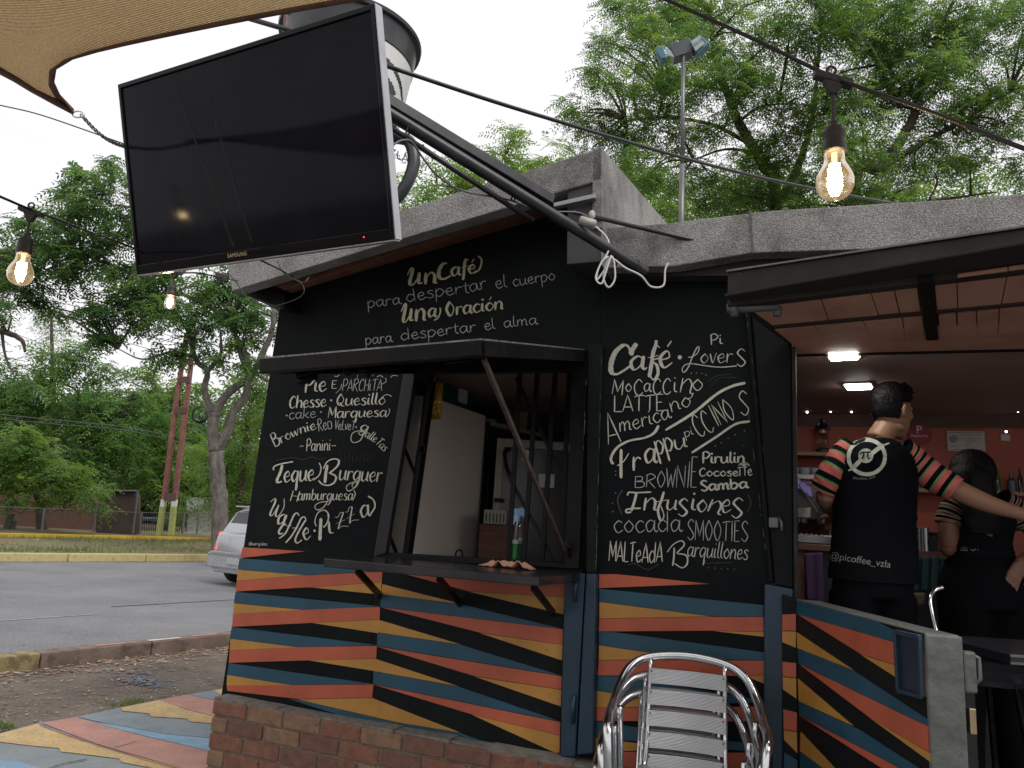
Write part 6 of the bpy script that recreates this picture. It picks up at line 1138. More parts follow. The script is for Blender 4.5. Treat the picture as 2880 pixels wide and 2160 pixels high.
for s in (-1, 1):
    MB().poly([cw(.82 + s * .706, .5, .99), cw(.82 + s * .706, 1.5, .99), cw(.82 + s * .598, 1.5, 1.40), cw(.82 + s * .598, .62, 1.39)]).build('side_window', CGL, car)
    MB().poly([cw(.82 + s * .706, 1.56, .99), cw(.82 + s * .706, 2.5, .99), cw(.82 + s * .60, 2.05, 1.36), cw(.82 + s * .60, 1.56, 1.40)]).build('side_window', CGL, car)
    MB().prism([cw(.82 + s * .80, .06, .62), cw(.82 + s * .64, -.012, .62), cw(.82 + s * .60, .03, .95), cw(.82 + s * .75, .09, .95)], [cw(.82 + s * .80, .2, .62), cw(.82 + s * .62, .1, .62), cw(.82 + s * .60, .1, .95), cw(.82 + s * .74, .2, .95)]).build('tail_light', emis('lit_red_lamp', (1, .035, .04), 1.6), car, bevel=.01)
mb = MB(); mb.loft([[cw(.82 - .80, y, z0_), cw(.82 + .80, y, z0_), cw(.82 + .80, y, z1__), cw(.82 - .80, y, z1__)] for y, z0_, z1__ in ((-.05, .30, .52), (-.06, .34, .56), (.1, .26, .60), (.3, .24, .60))]); mb.build('bumper', SILVER, car, bevel=.03)
MB().box(cw(.82, -.058, .58), cx * .72, cd * .012, UZ * .02).build('bumper_step', SILVER, car, bevel=.006); MB().box(cw(.82, -.066, .44), cx * .24, cd * .006, UZ * .055).build('number_plate', mat('pale_plate', (.4, .4, .4), .5), car, bevel=.004)
MB().box(cw(.82, .02, .27), cx * .62, cd * .06, UZ * .05).build('lower_bumper', GREYB, car, bevel=.02)
MB().box(cw(.82, .31, 1.445), cx * .52, cd * .11, UZ * .014).build('spoiler', SILVER, car, bevel=.01); MB().box(cw(.82, .9, 1.50), cx * .56, cd * .7, UZ * .012).build('roof_rail', BLKM, car, bevel=.01)
for x in (.10, 1.54):
    for y in (.62, 3.05):
        w = MB().lathe(cw(x, y, .30), [(.19, -.095), (.28, -.10), (.305, -.06), (.305, .06), (.28, .10), (.19, .095)], 28, axis=cx).build('wheel', TYRE, car, auto=40)
        MB().lathe(cw(x, y, .30), [(.19, -.07), (.185, -.085), (.06, -.075), (.02, -.09), (.02, .09), (.06, .075), (.185, .085), (.19, .07)], 20, axis=cx).build('rim', mat('alloy_rim', (.5, .5, .52), .3, metal=.8), w, auto=40)
# ------------------------------------------------------------------ inside the serving window
def samez(p, x, y):                               # the point seen at (x, y) that lies at the same height as p
    return onz(x, y, p.z)
fA = at(1200, 1110, 3.98); fB = samez(fA, 1374, 1171); fdr = (fB - fA).normalized(); fbk = Vector((-fdr.y, fdr.x, 0))
if fbk.y < 0: fbk = -fbk
fr_ = thing('steel_fridge', 'tall plain brushed steel fridge standing inside the serving window', 'fridge', Vector((fA.x, fA.y, FLR)))
def fbx(a, b, d0, d1, z0, z1, m, nm, par, bev=.004, dirb=None):
    q = dirb or fbk; A = [a + q * d0, b + q * d0, b + q * d1, a + q * d1]; return MB().prism([Vector((p.x, p.y, z0)) for p in A], [Vector((p.x, p.y, z1)) for p in A]).build(nm, m, par, bevel=bev)
fbx(fA, fB, .03, .6, FLR, fA.z - .003, STEEL, 'cabinet', fr_); fbx(fA + fdr * .004, fB - fdr * .03, 0, .026, FLR + .08, fA.z, STEEL, 'door', fr_, .01)
fbx(fB - fdr * .028, fB + fdr * .03, -.002, .03, FLR + .05, fA.z - .03, mat('dark_fridge_edge', (.03, .03, .03), .4), 'door_edge', fr_)
MB().tube([fB - fdr * .01 - fbk * .02 + UZ * -.25, fB - fdr * .01 - fbk * .035 + UZ * -.3, fB - fdr * .01 - fbk * .035 + UZ * -1.2, fB - fdr * .01 - fbk * .02 + UZ * -1.25], .008, 8).build('handle', BLKM, fr_, smooth=True)
sA_, sB_ = samez(Vector((0, 0, fA.z - .02)), 1378, 1184), samez(Vector((0, 0, fA.z - .02)), 1640, 1244)
wsh = thing('wall_shelf', 'pale shelf of jars and plates beyond the steel fridge', 'shelf', sA_); SHM = mat('pale_green_shelf', (.20, .24, .22), .5)
sdir = (sB_ - sA_).normalized(); sbk = Vector((-sdir.y, sdir.x, 0)); fbx(sA_, sB_, 0, .32, sA_.z - .03, sA_.z, SHM, 'board', wsh, .003, sbk)
for u in (.1, .9): MB().beam(sA_.lerp(sB_, u) + sbk * .3 - UZ * .03, sA_.lerp(sB_, u) + sbk * .3 - UZ * .25, .02, .02, up=sbk).build('bracket', GREYM, wsh)
JG = mat('murky_glass_jar', (.10, .11, .10), .12, spec=.6); DKJ = mat('dark_jar', (.02, .02, .025), .2)
for i, (u, r_, h_, m, lab) in enumerate([(.12, .05, .02, WHITE, 'stack of white saucers at the left end of the pale shelf'), (.30, .045, .13, JG, 'glass jar behind the saucers on the pale shelf'), (.42, .04, .16, mat('kraft_paper', (.28, .19, .11), .8), 'brown paper bag standing on the pale shelf'), (.55, .055, .11, DKJ, 'dark round pot in the middle of the pale shelf'), (.72, .05, .10, JG, 'squat glass jar right of the dark pot on the shelf'), (.88, .035, .15, WHITE, 'narrow white topped bottle at the right end of the shelf')]):
    p = sA_.lerp(sB_, u) + sbk * .12
    if 'bag' in lab: tag(MB().prism([p + Vector((-.05, 0, 0)), p + Vector((.05, 0, 0)), p + Vector((.05, .05, 0)), p + Vector((-.05, .05, 0))], [p + Vector((-.04, .01, .17)), p + Vector((.055, .015, .14)), p + Vector((.05, .03, .14)), p + Vector((-.035, .03, .17))]).build('paper_bag', m, loc=p), lab, 'paper bag'); continue
    prof = [(r_, .0), (r_, h_ * .75), (r_ * .7, h_ * .88), (r_ * .7, h_)] if h_ > .03 else [(r_ * .6, 0), (r_, .01), (r_ * .6, .01), (r_, .02), (r_ * .6, .02), (r_, .03), (r_ * .95, .032)]
    tag(MB().lathe(p, prof, 16).build('saucer_stack' if h_ < .03 else ('pot' if 'pot' in lab else 'jar'), m, auto=40, loc=p), lab, 'saucers' if h_ < .03 else 'jar')
pg = fA.lerp(fB, .45) + fbk * .15; a, b = fA.lerp(fB, .36) , fA.lerp(fB, .84)
gb = thing('green_box', 'dark green plastic crate with a white label on top of the fridge', 'crate', pg + UZ * 0); zt_ = at(1262, 1062, a.y).z
fbx(a + fbk * .05, b + fbk * .05, 0, .3, fA.z + .002, fA.z + .16, mat('dark_green_plastic', (.006, .06, .045), .35), 'crate_body', gb, .01); fbx(a + fbk * .045 - fdr * .01, b + fbk * .045 + fdr * .01, 0, .31, fA.z + .161, fA.z + .18, mat('dark_green_plastic', (.006, .06, .045), .35), 'lid', gb, .004)
fbx(a.lerp(b, .45) + fbk * .046, a.lerp(b, .75) + fbk * .046, 0, .003, fA.z + .04, fA.z + .13, WHITE, 'label', gb, 0)
# yellow bag hanging by the window head
yb = thing('yellow_bag', 'crinkled golden yellow packet hanging at the top left of the window', 'bag', onf(1225, 1078, -.25))
mb = MB(); n1, n2 = 10, 16; vs = []
for j in range(n2 + 1):
    for i in range(n1 + 1):
        u, v = i / n1, j / n2; x = 1206 + (1247 - 1206) * u - 7 * v; y = 1078 + (1180 - 1078) * v; p = onf(x, y, -.25); vs.append(p + FN * (.02 * math.sin(math.pi * u) * math.sin(math.pi * min(1, v * 1.05)) + random.uniform(-.003, .003)))
mb.add(vs, [(j * (n1 + 1) + i, j * (n1 + 1) + i + 1, (j + 1) * (n1 + 1) + i + 1, (j + 1) * (n1 + 1) + i) for j in range(n2) for i in range(n1)])
o = mb.build('packet', mat('golden_foil', (.50, .27, .035), .32, metal=.35, bump=.5, bscale=25), yb); sd = o.modifiers.new('s', 'SOLIDIFY'); sd.thickness = .004
# glass fronted freezer with a white frame
gz = 4.55; fz = thing('white_framed_freezer', 'dark glass fronted cabinet with a white frame and papers taped on it behind the bars', 'freezer', Vector((at(1400, 1240, gz).x, gz, FLR)))
q = [at(1399, 1233, gz), at(1640, 1233, gz), at(1640, 1600, gz), at(1378, 1600, gz)]; q[1].z = q[0].z; q[3].x = q[0].x; q[2].x = q[1].x; q[2].z = q[3].z = FLR
fx0, fx1, fzt = q[0].x, q[1].x, q[0].z
CRW = mat('cream_frame', (.36, .34, .28), .5); MB().bx(fx0, fx0 + .045, gz - .02, gz + .02, FLR, fzt).build('frame', CRW, fz, bevel=.003); MB().bx(fx0 + .046, fx1, gz - .02, gz + .02, fzt - .05, fzt).build('frame', CRW, fz, bevel=.003)
MB().bx(fx0 + .046, fx1, gz, gz + .5, FLR, fzt - .051).build('cabinet', mat('dark_cabinet_glass', (.045, .043, .04), .25, scale=3, col2=(.07, .066, .06)), fz)
for (x, y, x2, y2, ti) in ((1466, 1262, 1488, 1300, -.2), (1514, 1333, 1558, 1372, .1)):
    a, c = at(x, y, gz - .012), at(x2, y2, gz - .012); MB().poly([a, Vector((c.x, a.y, a.z + ti * .05)), c, Vector((a.x + .01, a.y, c.z - ti * .03))]).build('taped_paper', WHITE, fz)
MB().tube(cr_spline([at(1434, 1262, gz - .03), at(1420, 1272, gz - .05), at(1424, 1310, gz - .05), at(1440, 1350, gz - .03)], 5), .012, 8).build('handle', BLKM, fz, smooth=True)
MB().box(at(1404, 1407, gz - .03), (.03, 0, 0), (0, .01, 0), (0, 0, .012)).build('latch', BLKM, fz)
a = at(1362, 1432, 4.3); cr_ = thing('white_crate', 'small white slotted crate between the fridge and the white framed cabinet', 'crate', a); MB().bx(a.x, a.x + .13, a.y, a.y + .2, a.z - .08, a.z).build('crate_body', CRW, cr_, bevel=.004)
for i in range(6): MB().bx(a.x + .012 + i * .02, a.x + .018 + i * .02, a.y - .003, a.y, a.z - .07, a.z - .02).build('slot', BLKM, cr_)
tag(MB().bx(a.x - .02, a.x + .2, a.y + .02, a.y + .4, FLR, a.z - .082).build('wooden_stand', WOOD, loc=(a.x, a.y, FLR), bevel=.004), 'brown wooden stand beneath the white slotted crate', 'stand')
# spray bottle and cloth on the counter shelf
sb_ = onz(1445, 1590, 1.186); sbt = thing('spray_bottle', 'clear spray bottle half full of green liquid with a pale blue trigger', 'spray bottle', sb_); k = sb_.y / FPX
def H(y): return (1592 - y) * k
CLR = bpy.data.materials.new('clear_plastic'); CLR.use_nodes = True; t_ = CLR.node_tree; t_.nodes.remove(t_.nodes['Principled BSDF']); tr_ = t_.nodes.new('ShaderNodeBsdfTransparent'); tr_.inputs[0].default_value = (.86, .88, .88, 1); gl_ = t_.nodes.new('ShaderNodeBsdfGlossy'); gl_.inputs['Roughness'].default_value = .08; lw = t_.nodes.new('ShaderNodeLayerWeight'); lw.inputs[0].default_value = .5; m2_ = t_.nodes.new('ShaderNodeMixShader')
t_.links.new(lw.outputs['Facing'], m2_.inputs[0]); t_.links.new(tr_.outputs[0], m2_.inputs[1]); t_.links.new(gl_.outputs[0], m2_.inputs[2]); t_.links.new(m2_.outputs[0], t_.nodes['Material Output'].inputs[0])
R_ = 20.5 * k; pr = [(R_ * .95, 0), (R_, .004)]
for i in range(9): pr += [(R_ * (1 if i % 2 else .95), .008 + i * H(1530) / 9)]
pr += [(R_, H(1530)), (R_, H(1512)), (R_ * .88, H(1500)), (R_ * .95, H(1492)), (R_ * .62, H(1478)), (R_ * .42, H(1470)), (R_ * .42, H(1463))]
MB().lathe(sb_, pr, 28).build('bottle', CLR, sbt, auto=50)
GL_ = mat('green_liquid', (.015, .30, .055), .25, trans=.35, spec=.5); MB().lathe(sb_ + UZ * .002, [(r_ * .93, z) for r_, z in pr if z < H(1538)] + [(R_ * .93, H(1535))], 28).build('liquid', GL_, sbt, auto=50)
MB().lathe(sb_, [(R_ * .93, H(1534)), (R_ * .93, H(1524))], 28).build('foam', mat('soap_foam', (.55, .62, .57), .6), sbt)
SKY_ = mat('pale_blue_plastic', (.26, .44, .66), .4); MB().lathe(sb_, [(R_ * .5, H(1475)), (R_ * .5, H(1460)), (R_ * .36, H(1455)), (R_ * .3, H(1445))], 16).build('collar', SKY_, sbt, auto=40)
def sp(x, y): return Vector((sb_.x + (x - 1449) * k, sb_.y - .0, sb_.z + H(y)))
hd = [sp(1428, 1447), sp(1440, 1440), sp(1466, 1434), sp(1475, 1434), sp(1476, 1441), sp(1468, 1444), sp(1478, 1462), sp(1483, 1480), sp(1476, 1474), sp(1464, 1458), sp(1458, 1460), sp(1444, 1458), sp(1440, 1452)]
MB().prism([p - Vector((0, .012, 0)) for p in hd], [p + Vector((0, .012, 0)) for p in hd]).build('trigger_head', SKY_, sbt, bevel=.003); MB().tube([sb_ + UZ * .01, sb_ + UZ * H(1468)], .0022, 6).build('dip_tube', WHITE, sbt)
cl0 = onz(1430, 1597, 1.187); cv = MB(); n1, n2 = 30, 8; vs = []
for j in range(n2 + 1):
    for i in range(n1 + 1):
        u, v = i / n1, j / n2; p = cl0 + FU * (-.12 + .24 * u) + FN * (-.02 + .07 * v); wv_ = .010 * math.sin(u * 17 + v * 1.5) + .006 * math.sin(u * 33 + 2) + .012 + .006 * math.sin(v * 5 + u * 3); ed = min(1, 6 * min(u, 1 - u)); vs.append(p + UZ * max(.001, wv_ * ed))
o = cv.add(vs, [(j * (n1 + 1) + i, j * (n1 + 1) + i + 1, (j + 1) * (n1 + 1) + i + 1, (j + 1) * (n1 + 1) + i) for j in range(n2) for i in range(n1)]).build('cleaning_cloth', mat('salmon_cloth', (.33, .17, .11), .9, bump=.4, bscale=150), smooth=True, loc=cl0); sd = o.modifiers.new('s', 'SOLIDIFY'); sd.thickness = .004; tag(o, 'crumpled salmon coloured cloth beneath the green spray bottle', 'cloth')

# ------------------------------------------------------------------ inside the right bay
LEDM = emis('led_panel', (1, 1, .94), 34)
for i, P in enumerate([[(862, 733), (1058, 725), (1066, 765), (880, 776)], [(976, 947), (1140, 940), (1158, 970), (998, 978)]]):
    A = [onz(*z1(*p), ZC - .003) for p in P]; c = sum(A, Vector()) / 4
    t = thing('ceiling_lamp', ('larger and nearer' if i == 0 else 'smaller and farther') + ' of the two lit white panels in the kiosk ceiling', 'ceiling lamp', c, 'lit ceiling panels')
    fr4 = [c + (p - c) * 1.22 for p in A]; MB().prism([p + UZ * .006 for p in fr4], [p + UZ * .014 for p in fr4]).build('frame', mat('tan_lamp_frame', (.25, .2, .16), .5), t); MB().prism([p for p in A], [p + UZ * .006 for p in A]).build('diffuser', LEDM, t)
fl_ = [(2240, 1165), (2270, 1159), (2336, 1157), (2395, 1158), (2500, 1156), (2612, 1151), (2684, 1151), (2764, 1148), (2833, 1142), (2863, 1157), (2830, 1214)]
ft_ = thing('fairy_light_string', 'thin string of tiny violet white lights along the top of the orange wall', 'fairy lights', onf(2500, 1156, TB + .08)); MB().tube(cr_spline([onf(x, y, TB + .08) for x, y in fl_], 4), .0015, 4).build('wire', CBK, ft_)
for x, y in fl_[1:]: MB().ball(onf(x, y, TB + .085), .006, .006, .006, 8, 5).build('tiny_light', emis('fairy_led', (.85, .8, 1), 7), ft_)
WSH = mat('light_wood_shelf', (.24, .14, .085), .6, scale=5, stretch=(1, 1, 8))
def fshelf(x0, x1, y, lab):
    a, b = onf(x0, y, TB + .16), onf(x1, y, TB + .16); s0_, h_ = fsh(a); s1_, _ = fsh(b); return tag(MB().fbox(s0_, s1_, h_ - .022, h_, TB + .003, TB + .16).build('shelf_board', WSH, loc=a, bevel=.002), lab, 'shelf'), s0_, s1_, h_
_, a0, a1, hS1 = fshelf(2180, 2345, 1268, 'short wooden wall shelf carrying the lantern at the left of the orange wall')
_, b0, b1, hS2 = fshelf(2560, 3000, 1372, 'long wooden wall shelf with small bottles behind the two people')
pL = fw(fsh(onf(2314, 1260, TB + .09))[0], hS1, TB + .09); lt_ = thing('lantern', 'dark and brass storm lantern standing on the short wall shelf', 'lantern', pL); kk = .00195
MB().lathe(pL, [(.04, 0), (.042, .02), (.03, .03)], 18).build('base', DKJ, lt_, auto=40); MB().lathe(pL, [(.026, .03), (.036, .06), (.036, .09), (.026, .115)], 18).build('glass', CLR, lt_, auto=50)
MB().lathe(pL, [(.03, .115), (.034, .125), (.03, .14)], 18).build('brass_band', mat('old_brass', (.35, .25, .14), .4, metal=.7), lt_, auto=40); MB().lathe(pL, [(.045, .14), (.036, .165), (.018, .185), (.012, .20), (.004, .205)], 18).build('cap', DKJ, lt_, auto=40)
# round sign, certificate, card
sg = thing('round_sign', 'round dark red sign with a white letter on the orange wall behind the man', 'sign', onf(2585, 1220, TB + .02)); c = onf(2585, 1220, TB + .02); rr = 28 * c.y / FPX
MB().lathe(c, [(rr, 0), (rr, .004)], 36, axis=FN).build('disc', mat('dark_red_print', (.22, .012, .03), .5), sg)
font_mesh('P', rr * 1.1, c + FN * .006 + UZ * rr * .05, FU, UZ, WHITE, 'lettering', sg); font_mesh('PedidosYa', rr * .36, c + FN * .006 - UZ * rr * .35, FU, UZ, WHITE, 'lettering', sg)
def wallcard(x0, y0, x1, y1, nm, lab, cat):
    a, b = onf(x0, y0, TB + .012), onf(x1, y1, TB + .012); sa, ha_ = fsh(a); sb2, hb2 = fsh(b); o = thing(nm, lab, cat, a); MB().fbox(sa, sb2, hb2, ha_, TB + .004, TB + .012).build('card', mat('cream_paper', (.42, .38, .34), .7, var=.05), o); return o, sa, sb2, hb2, ha_
ce, sa, sb2, h0_, h1_ = wallcard(2663, 1212, 2772, 1270, 'certificate', 'framed pale certificate with a round seal on the orange wall', 'certificate'); GRP = mat('grey_print', (.12, .12, .12), .8)
MB().lathe(fw(sa + (sb2 - sa) * .16, h0_ + (h1_ - h0_) * .6, TB + .013), [(.022, 0), (.022, .001)], 18, axis=FN).build('seal', mat('grey_seal', (.2, .2, .2), .7), ce)
for v, u0, u1 in ((.92, .03, .97), (.8, .35, .9), (.62, .3, .92), (.5, .45, .8), (.35, .5, .62), (.25, .5, .6), (.06, .03, .97), (.22, .08, .22)): MB().fbox(sa + (sb2 - sa) * u0, sa + (sb2 - sa) * u1, h0_ + (h1_ - h0_) * v - .0015, h0_ + (h1_ - h0_) * v + .0015, TB + .0125, TB + .0135).build('printed_line', GRP, ce)
wallcard(2814, 1222, 2842, 1240, 'wall_card', 'small pale card pinned right of the certificate', 'card')
GB = mat('green_glass_bottle', (.03, .09, .04), .15)
for x, w_, h_, m, lab in ((2590, .02, .05, JG, 'small glass at the left end of the long wall shelf'), (2808, .012, .12, GB, 'thin green bottle on the long wall shelf behind the woman'), (2845, .024, .10, mat('dark_tin', (.03, .045, .04), .3), 'dark tin with a pale label on the long shelf'), (2870, .012, .13, DKJ, 'thin dark bottle at the right end of the long shelf')):
    p = fw(fsh(onf(x, 1360, TB + .09))[0], hS2 + .001, TB + .09); tag(MB().lathe(p, [(w_, 0), (w_, h_ * .6), (w_ * .45, h_ * .75), (w_ * .45, h_)], 14).build('shelf_bottle', m, auto=40, loc=p), lab, 'bottle')
# back counter, coffee machine, things on it
ctp = onf(2600, 1550, TB + .50); CS, CHh = fsh(ctp); hc = CHh
ct_ = thing('back_counter', 'dark wooden back counter along the orange wall', 'counter', fw(1.0, FLR, TB + .5))
MB().fbox(.95, 5.4, hc - .035, hc, TB + .003, TB + .52).build('counter_top', mat('red_brown_counter_top', (.10, .045, .03), .4, scale=6, col2=(.15, .07, .05)), ct_, bevel=.004); MB().fbox(1.0, 5.4, FLR, hc - .036, TB + .003, TB + .48).build('counter_body', mat('dark_counter_body', (.022, .02, .02), .5), ct_)
MB().fbox(*sorted((fsh(onf(2238, 1600, TB + .5))[0], fsh(onf(2262, 1600, TB + .5))[0])), FLR, hc - .036, TB + .481, TB + .50).build('cabinet_door', WOOD, ct_)
cm = thing('coffee_machine', 'dark and chrome espresso machine on the back counter beside the door post', 'coffee machine', fw(1.45, hc, TB + .3)); c0s, c1s = fsh(onf(2215, 1450, TB + .4))[0], fsh(onf(2350, 1450, TB + .4))[0]
CHR = mat('dull_chrome', (.24, .245, .24), .25, metal=.9, scale=20)
MB().fbox(c0s, c1s, hc + .13, hc + .36, TB + .05, TB + .30).build('machine_body', DKJ, cm, bevel=.012); MB().fbox(c0s, c1s, hc + .002, hc + .05, TB + .05, TB + .45).build('drip_tray', CHR, cm, bevel=.006); MB().fbox(c0s, c0s + .03, hc + .05, hc + .13, TB + .06, TB + .28).build('side_panel', CHR, cm); MB().fbox(c1s - .03, c1s, hc + .05, hc + .13, TB + .06, TB + .28).build('side_panel', CHR, cm)
for i in range(9): s_ = c0s + .02 + i * (c1s - c0s - .04) / 8; MB().fbox(s_ - .003, s_ + .003, hc + .051, hc + .056, TB + .1, TB + .44).build('tray_bar', CHR, cm)
for u in (.3, .72):
    p = fw(c0s + (c1s - c0s) * u, hc + .12, TB + .36); MB().lathe(p, [(.032, -.01), (.034, .015), (.02, .03)], 16).build('group_head', CHR, cm, auto=40); MB().tube([p, p + FN * .14 - UZ * .01], .011, 8).build('portafilter_handle', DKJ, cm, smooth=True)
MB().fbox(c0s + .01, c1s - .01, hc + .361, hc + .385, TB + .06, TB + .29).build('cup_rail', CHR, cm)
for i in range(5):
    p = fw(c0s + .03 + i * .06, hc + .386, TB + .2); tag(MB().lathe(p, [(.018, 0), (.028, .01), (.032, .045), (.028, .045), (.02, .01)], 16).build('cup', mat('glazed_cup', (.3, .3, .36), .2), auto=40, loc=p), ['first', 'second', 'third', 'fourth', 'fifth'][i] + ' small cup from the door post on top of the coffee machine', 'cup', 'cups on the coffee machine')
for i in range(3):
    p = onf(2240 + i * 14, 1345 + i * 10, TB + .5); tag(MB().prism([p, p + FU * .02 - UZ * .01, p + FU * .03 - UZ * .06, p + FU * .008 - UZ * .055], [q_ - FN * .03 for q_ in (p, p + FU * .02 - UZ * .01, p + FU * .03 - UZ * .06, p + FU * .008 - UZ * .055)]).build('blue_lit_part', mat('blue_lit_violet', (.16, .13, .42), .2, metal=.5), loc=p), ['left', 'middle', 'right'][i] + 'most coffee machine part, blue light put into its violet colour, beside the door post', 'packet', 'blue lit parts by the door post')  # violet colour imitates the blue light falling on these machine parts
tag(MB().tube([onf(2236, 1345, TB + .52), onf(2300, 1440, TB + .52)], .004, 5).build('slanting_rail', GREYM, loc=onf(2236, 1345, TB + .52)), 'thin slanting rail beside the blue lit machine parts', 'rail')
tag(MB().slab([(2238, 1428), (2280, 1428), (2278, 1455), (2238, 1455)], TB + .40, TB + .405).build('taped_note', CRW, loc=onf(2240, 1430, TB + .4)), 'pale note on the front of the coffee machine by the post', 'note')
p = fw(fsh(onf(2596, 1548, TB + .3))[0], hc + .001, TB + .3); tag(MB().lathe(p, [(.035, 0), (.035, .12), (.028, .12), (.028, .01)], 20).build('steel_jug', CHR, auto=40, loc=p), 'tall shiny steel jug on the counter between the man and the woman', 'jug')
p = fw(fsh(onf(2570, 1548, TB + .3))[0], hc + .001, TB + .3); tag(MB().lathe(p, [(.03, 0), (.034, .07), (.03, .07), (.025, .01)], 18).build('drinking_glass', CLR, auto=40, loc=p), 'clear glass left of the steel jug on the counter', 'glass')
p = fw(fsh(onf(2630, 1548, TB + .3))[0], hc + .001, TB + .3); tag(MB().lathe(p, [(.04, 0), (.045, .05), (.02, .08), (.03, .10)], 18).build('dark_pot', DKJ, auto=40, loc=p), 'dark pot right of the steel jug on the counter', 'pot')
def hang(nm, lab, cat, P, t, m, waves=3, amp=.008):
    a, b, c, d = [onf(x, y, t) for x, y in P]; n1, n2 = 20, 12; vs = []
    for j in range(n2 + 1):
        for i in range(n1 + 1):
            u, v = i / n1, j / n2; vs.append(a.lerp(b, u).lerp(d.lerp(c, u), v) + FN * amp * math.sin(u * math.pi * 2 * waves + v * 1.2))
    o = MB().add(vs, [(j * (n1 + 1) + i, j * (n1 + 1) + i + 1, (j + 1) * (n1 + 1) + i + 1, (j + 1) * (n1 + 1) + i) for j in range(n2) for i in range(n1)]).build(nm, m, smooth=True, loc=a); s_ = o.modifiers.new('s', 'SOLIDIFY'); s_.thickness = .004; return tag(o, lab, cat)
hang('purple_towel', 'purple towel hanging on the counter front beside the door post', 'towel', [(2264, 1555), (2312, 1553), (2318, 1700), (2272, 1690)], TB + .53, mat('purple_terry', (.085, .04, .11), .95, bump=.4, bscale=140), 1.5, .006)
hang('teal_curtain', 'dull teal cloth curtain hanging below the counter between the people', 'curtain', [(2550, 1566), (2652, 1566), (2650, 1662), (2552, 1665)], TB + .54, mat('dull_teal_cloth', (.02, .055, .06), .9), 4, .012)
tag(MB().slab([(2545, 1668), (2606, 1668), (2600, 1704), (2548, 1704)], TB + .50, TB + .62).build('storage_tub', mat('tan_tub', (.13, .10, .06), .6), loc=onf(2570, 1690, TB + .6), bevel=.01), 'tan plastic tub under the teal curtain', 'tub')
# bar stool and dark bar table by the woman
bs = thing('bar_stool', 'bar stool with a bent shiny steel tube back standing between the man and the woman', 'stool', Vector((at(2660, 1800, 2.95).x, 2.95, FLR)))
MB().tube(cr_spline([at(2652, 1652, 2.95), at(2630, 1660, 2.95), at(2616, 1685, 2.93), at(2622, 1730, 2.9), at(2634, 1780, 2.86), at(2640, 1820, 2.84)], 6), .009, 10).build('back_tube', ALU, bs, smooth=True)
sx, sy = bs.location.x + .08, 2.88; MB().lathe((sx, sy, FLR + .70), [(.17, 0), (.18, .02), (.17, .05), (.05, .055)], 24).build('seat', DKJ, bs, auto=40)
for a in range(4): aa = R(45 + 90 * a); MB().tube([(sx + .11 * math.cos(aa), sy + .11 * math.sin(aa), FLR + .70), (sx + .2 * math.cos(aa), sy + .2 * math.sin(aa), FLR)], .011, 8).build('leg', BLKM, bs)
tb = thing('bar_table', 'dark bar table with thin metal edges at the lower right behind the gate', 'table', Vector((at(2840, 1820, 2.35).x, 2.35, FLR))); tc = tb.location; hT = at(2840, 1822, 2.35).z
MB().bx(tc.x - .10, tc.x + .55, 2.2, 2.62, hT - .03, hT).build('table_top', DKJ, tb, bevel=.004); MB().bx(tc.x - .103, tc.x + .55, 2.195, 2.199, hT - .028, hT - .022).build('metal_edge', GREYM, tb); MB().bx(tc.x - .103, tc.x + .55, 2.195, 2.199, hT - .008, hT - .002).build('metal_edge', GREYM, tb)
for x in (tc.x + .0, tc.x + .5):
    for y in (2.24, 2.58): MB().bx(x - .018, x + .018, y - .018, y + .018, FLR, hT - .031).build('leg', mat('dark_grey_leg', (.014, .015, .016), .5), tb, bevel=.003)
# ------------------------------------------------------------------ people
def oval(c, rx, ry, n=20, ax=None, yaw=0, axis=None):
    """ring of an upright or tilted limb: axis = direction of the limb"""
    if axis is None: u = Vector((math.cos(yaw), math.sin(yaw), 0)); v = Vector((-math.sin(yaw), math.cos(yaw), 0))
    else:
        a = Vector(axis).normalized(); u = Vector(ax) if ax is not None else a.orthogonal(); u = (u - a * u.dot(a)).normalized(); v = a.cross(u)
    return [Vector(c) + u * (rx * math.cos(2 * math.pi * i / n)) + v * (ry * math.sin(2 * math.pi * i / n)) for i in range(n)]
def stations(keys, res=4):
    """keys: (centre, rx, ry); smooth interpolation between them"""
    A = cr_spline([Vector(k[0]) for k in keys], res); B = cr_spline([Vector((k[1], k[2], 0)) for k in keys], res); return [(a, b.x, b.y) for a, b in zip(A, B)]
def limb_loft(mb, keys, res=4, n=18, yaw=None, wr=0, mi=0, cap=True, side=None):
    S_ = stations(keys, res); rings = []; m = len(S_)
    for i, (c, rx, ry) in enumerate(S_):
        ax = (S_[min(i + 1, m - 1)][0] - S_[max(i - 1, 0)][0])
        if yaw is not None: r = oval(c, rx, ry, n, yaw=yaw)
        else: r = oval(c, rx, ry, n, ax=side or Vector((0, 0, 1)) if abs(ax.normalized().z) < .9 else Vector((1, 0, 0)), axis=ax)
        if wr: r = [p + (p - c).normalized() * (wr * math.sin(5 * k_ * .7 + i * 1.9) * math.sin(i * .8 + k_)) for k_, p in enumerate(r)]
        rings.append(r)
    mb.loft(rings, cap, mi); return rings
def remesh(o, vox=.008, sm=4):
    m = o.modifiers.new('remesh', 'REMESH'); m.mode = 'VOXEL'; m.voxel_size = vox; m.use_smooth_shade = True
    s = o.modifiers.new('smooth', 'SMOOTH'); s.factor = .5; s.iterations = sm
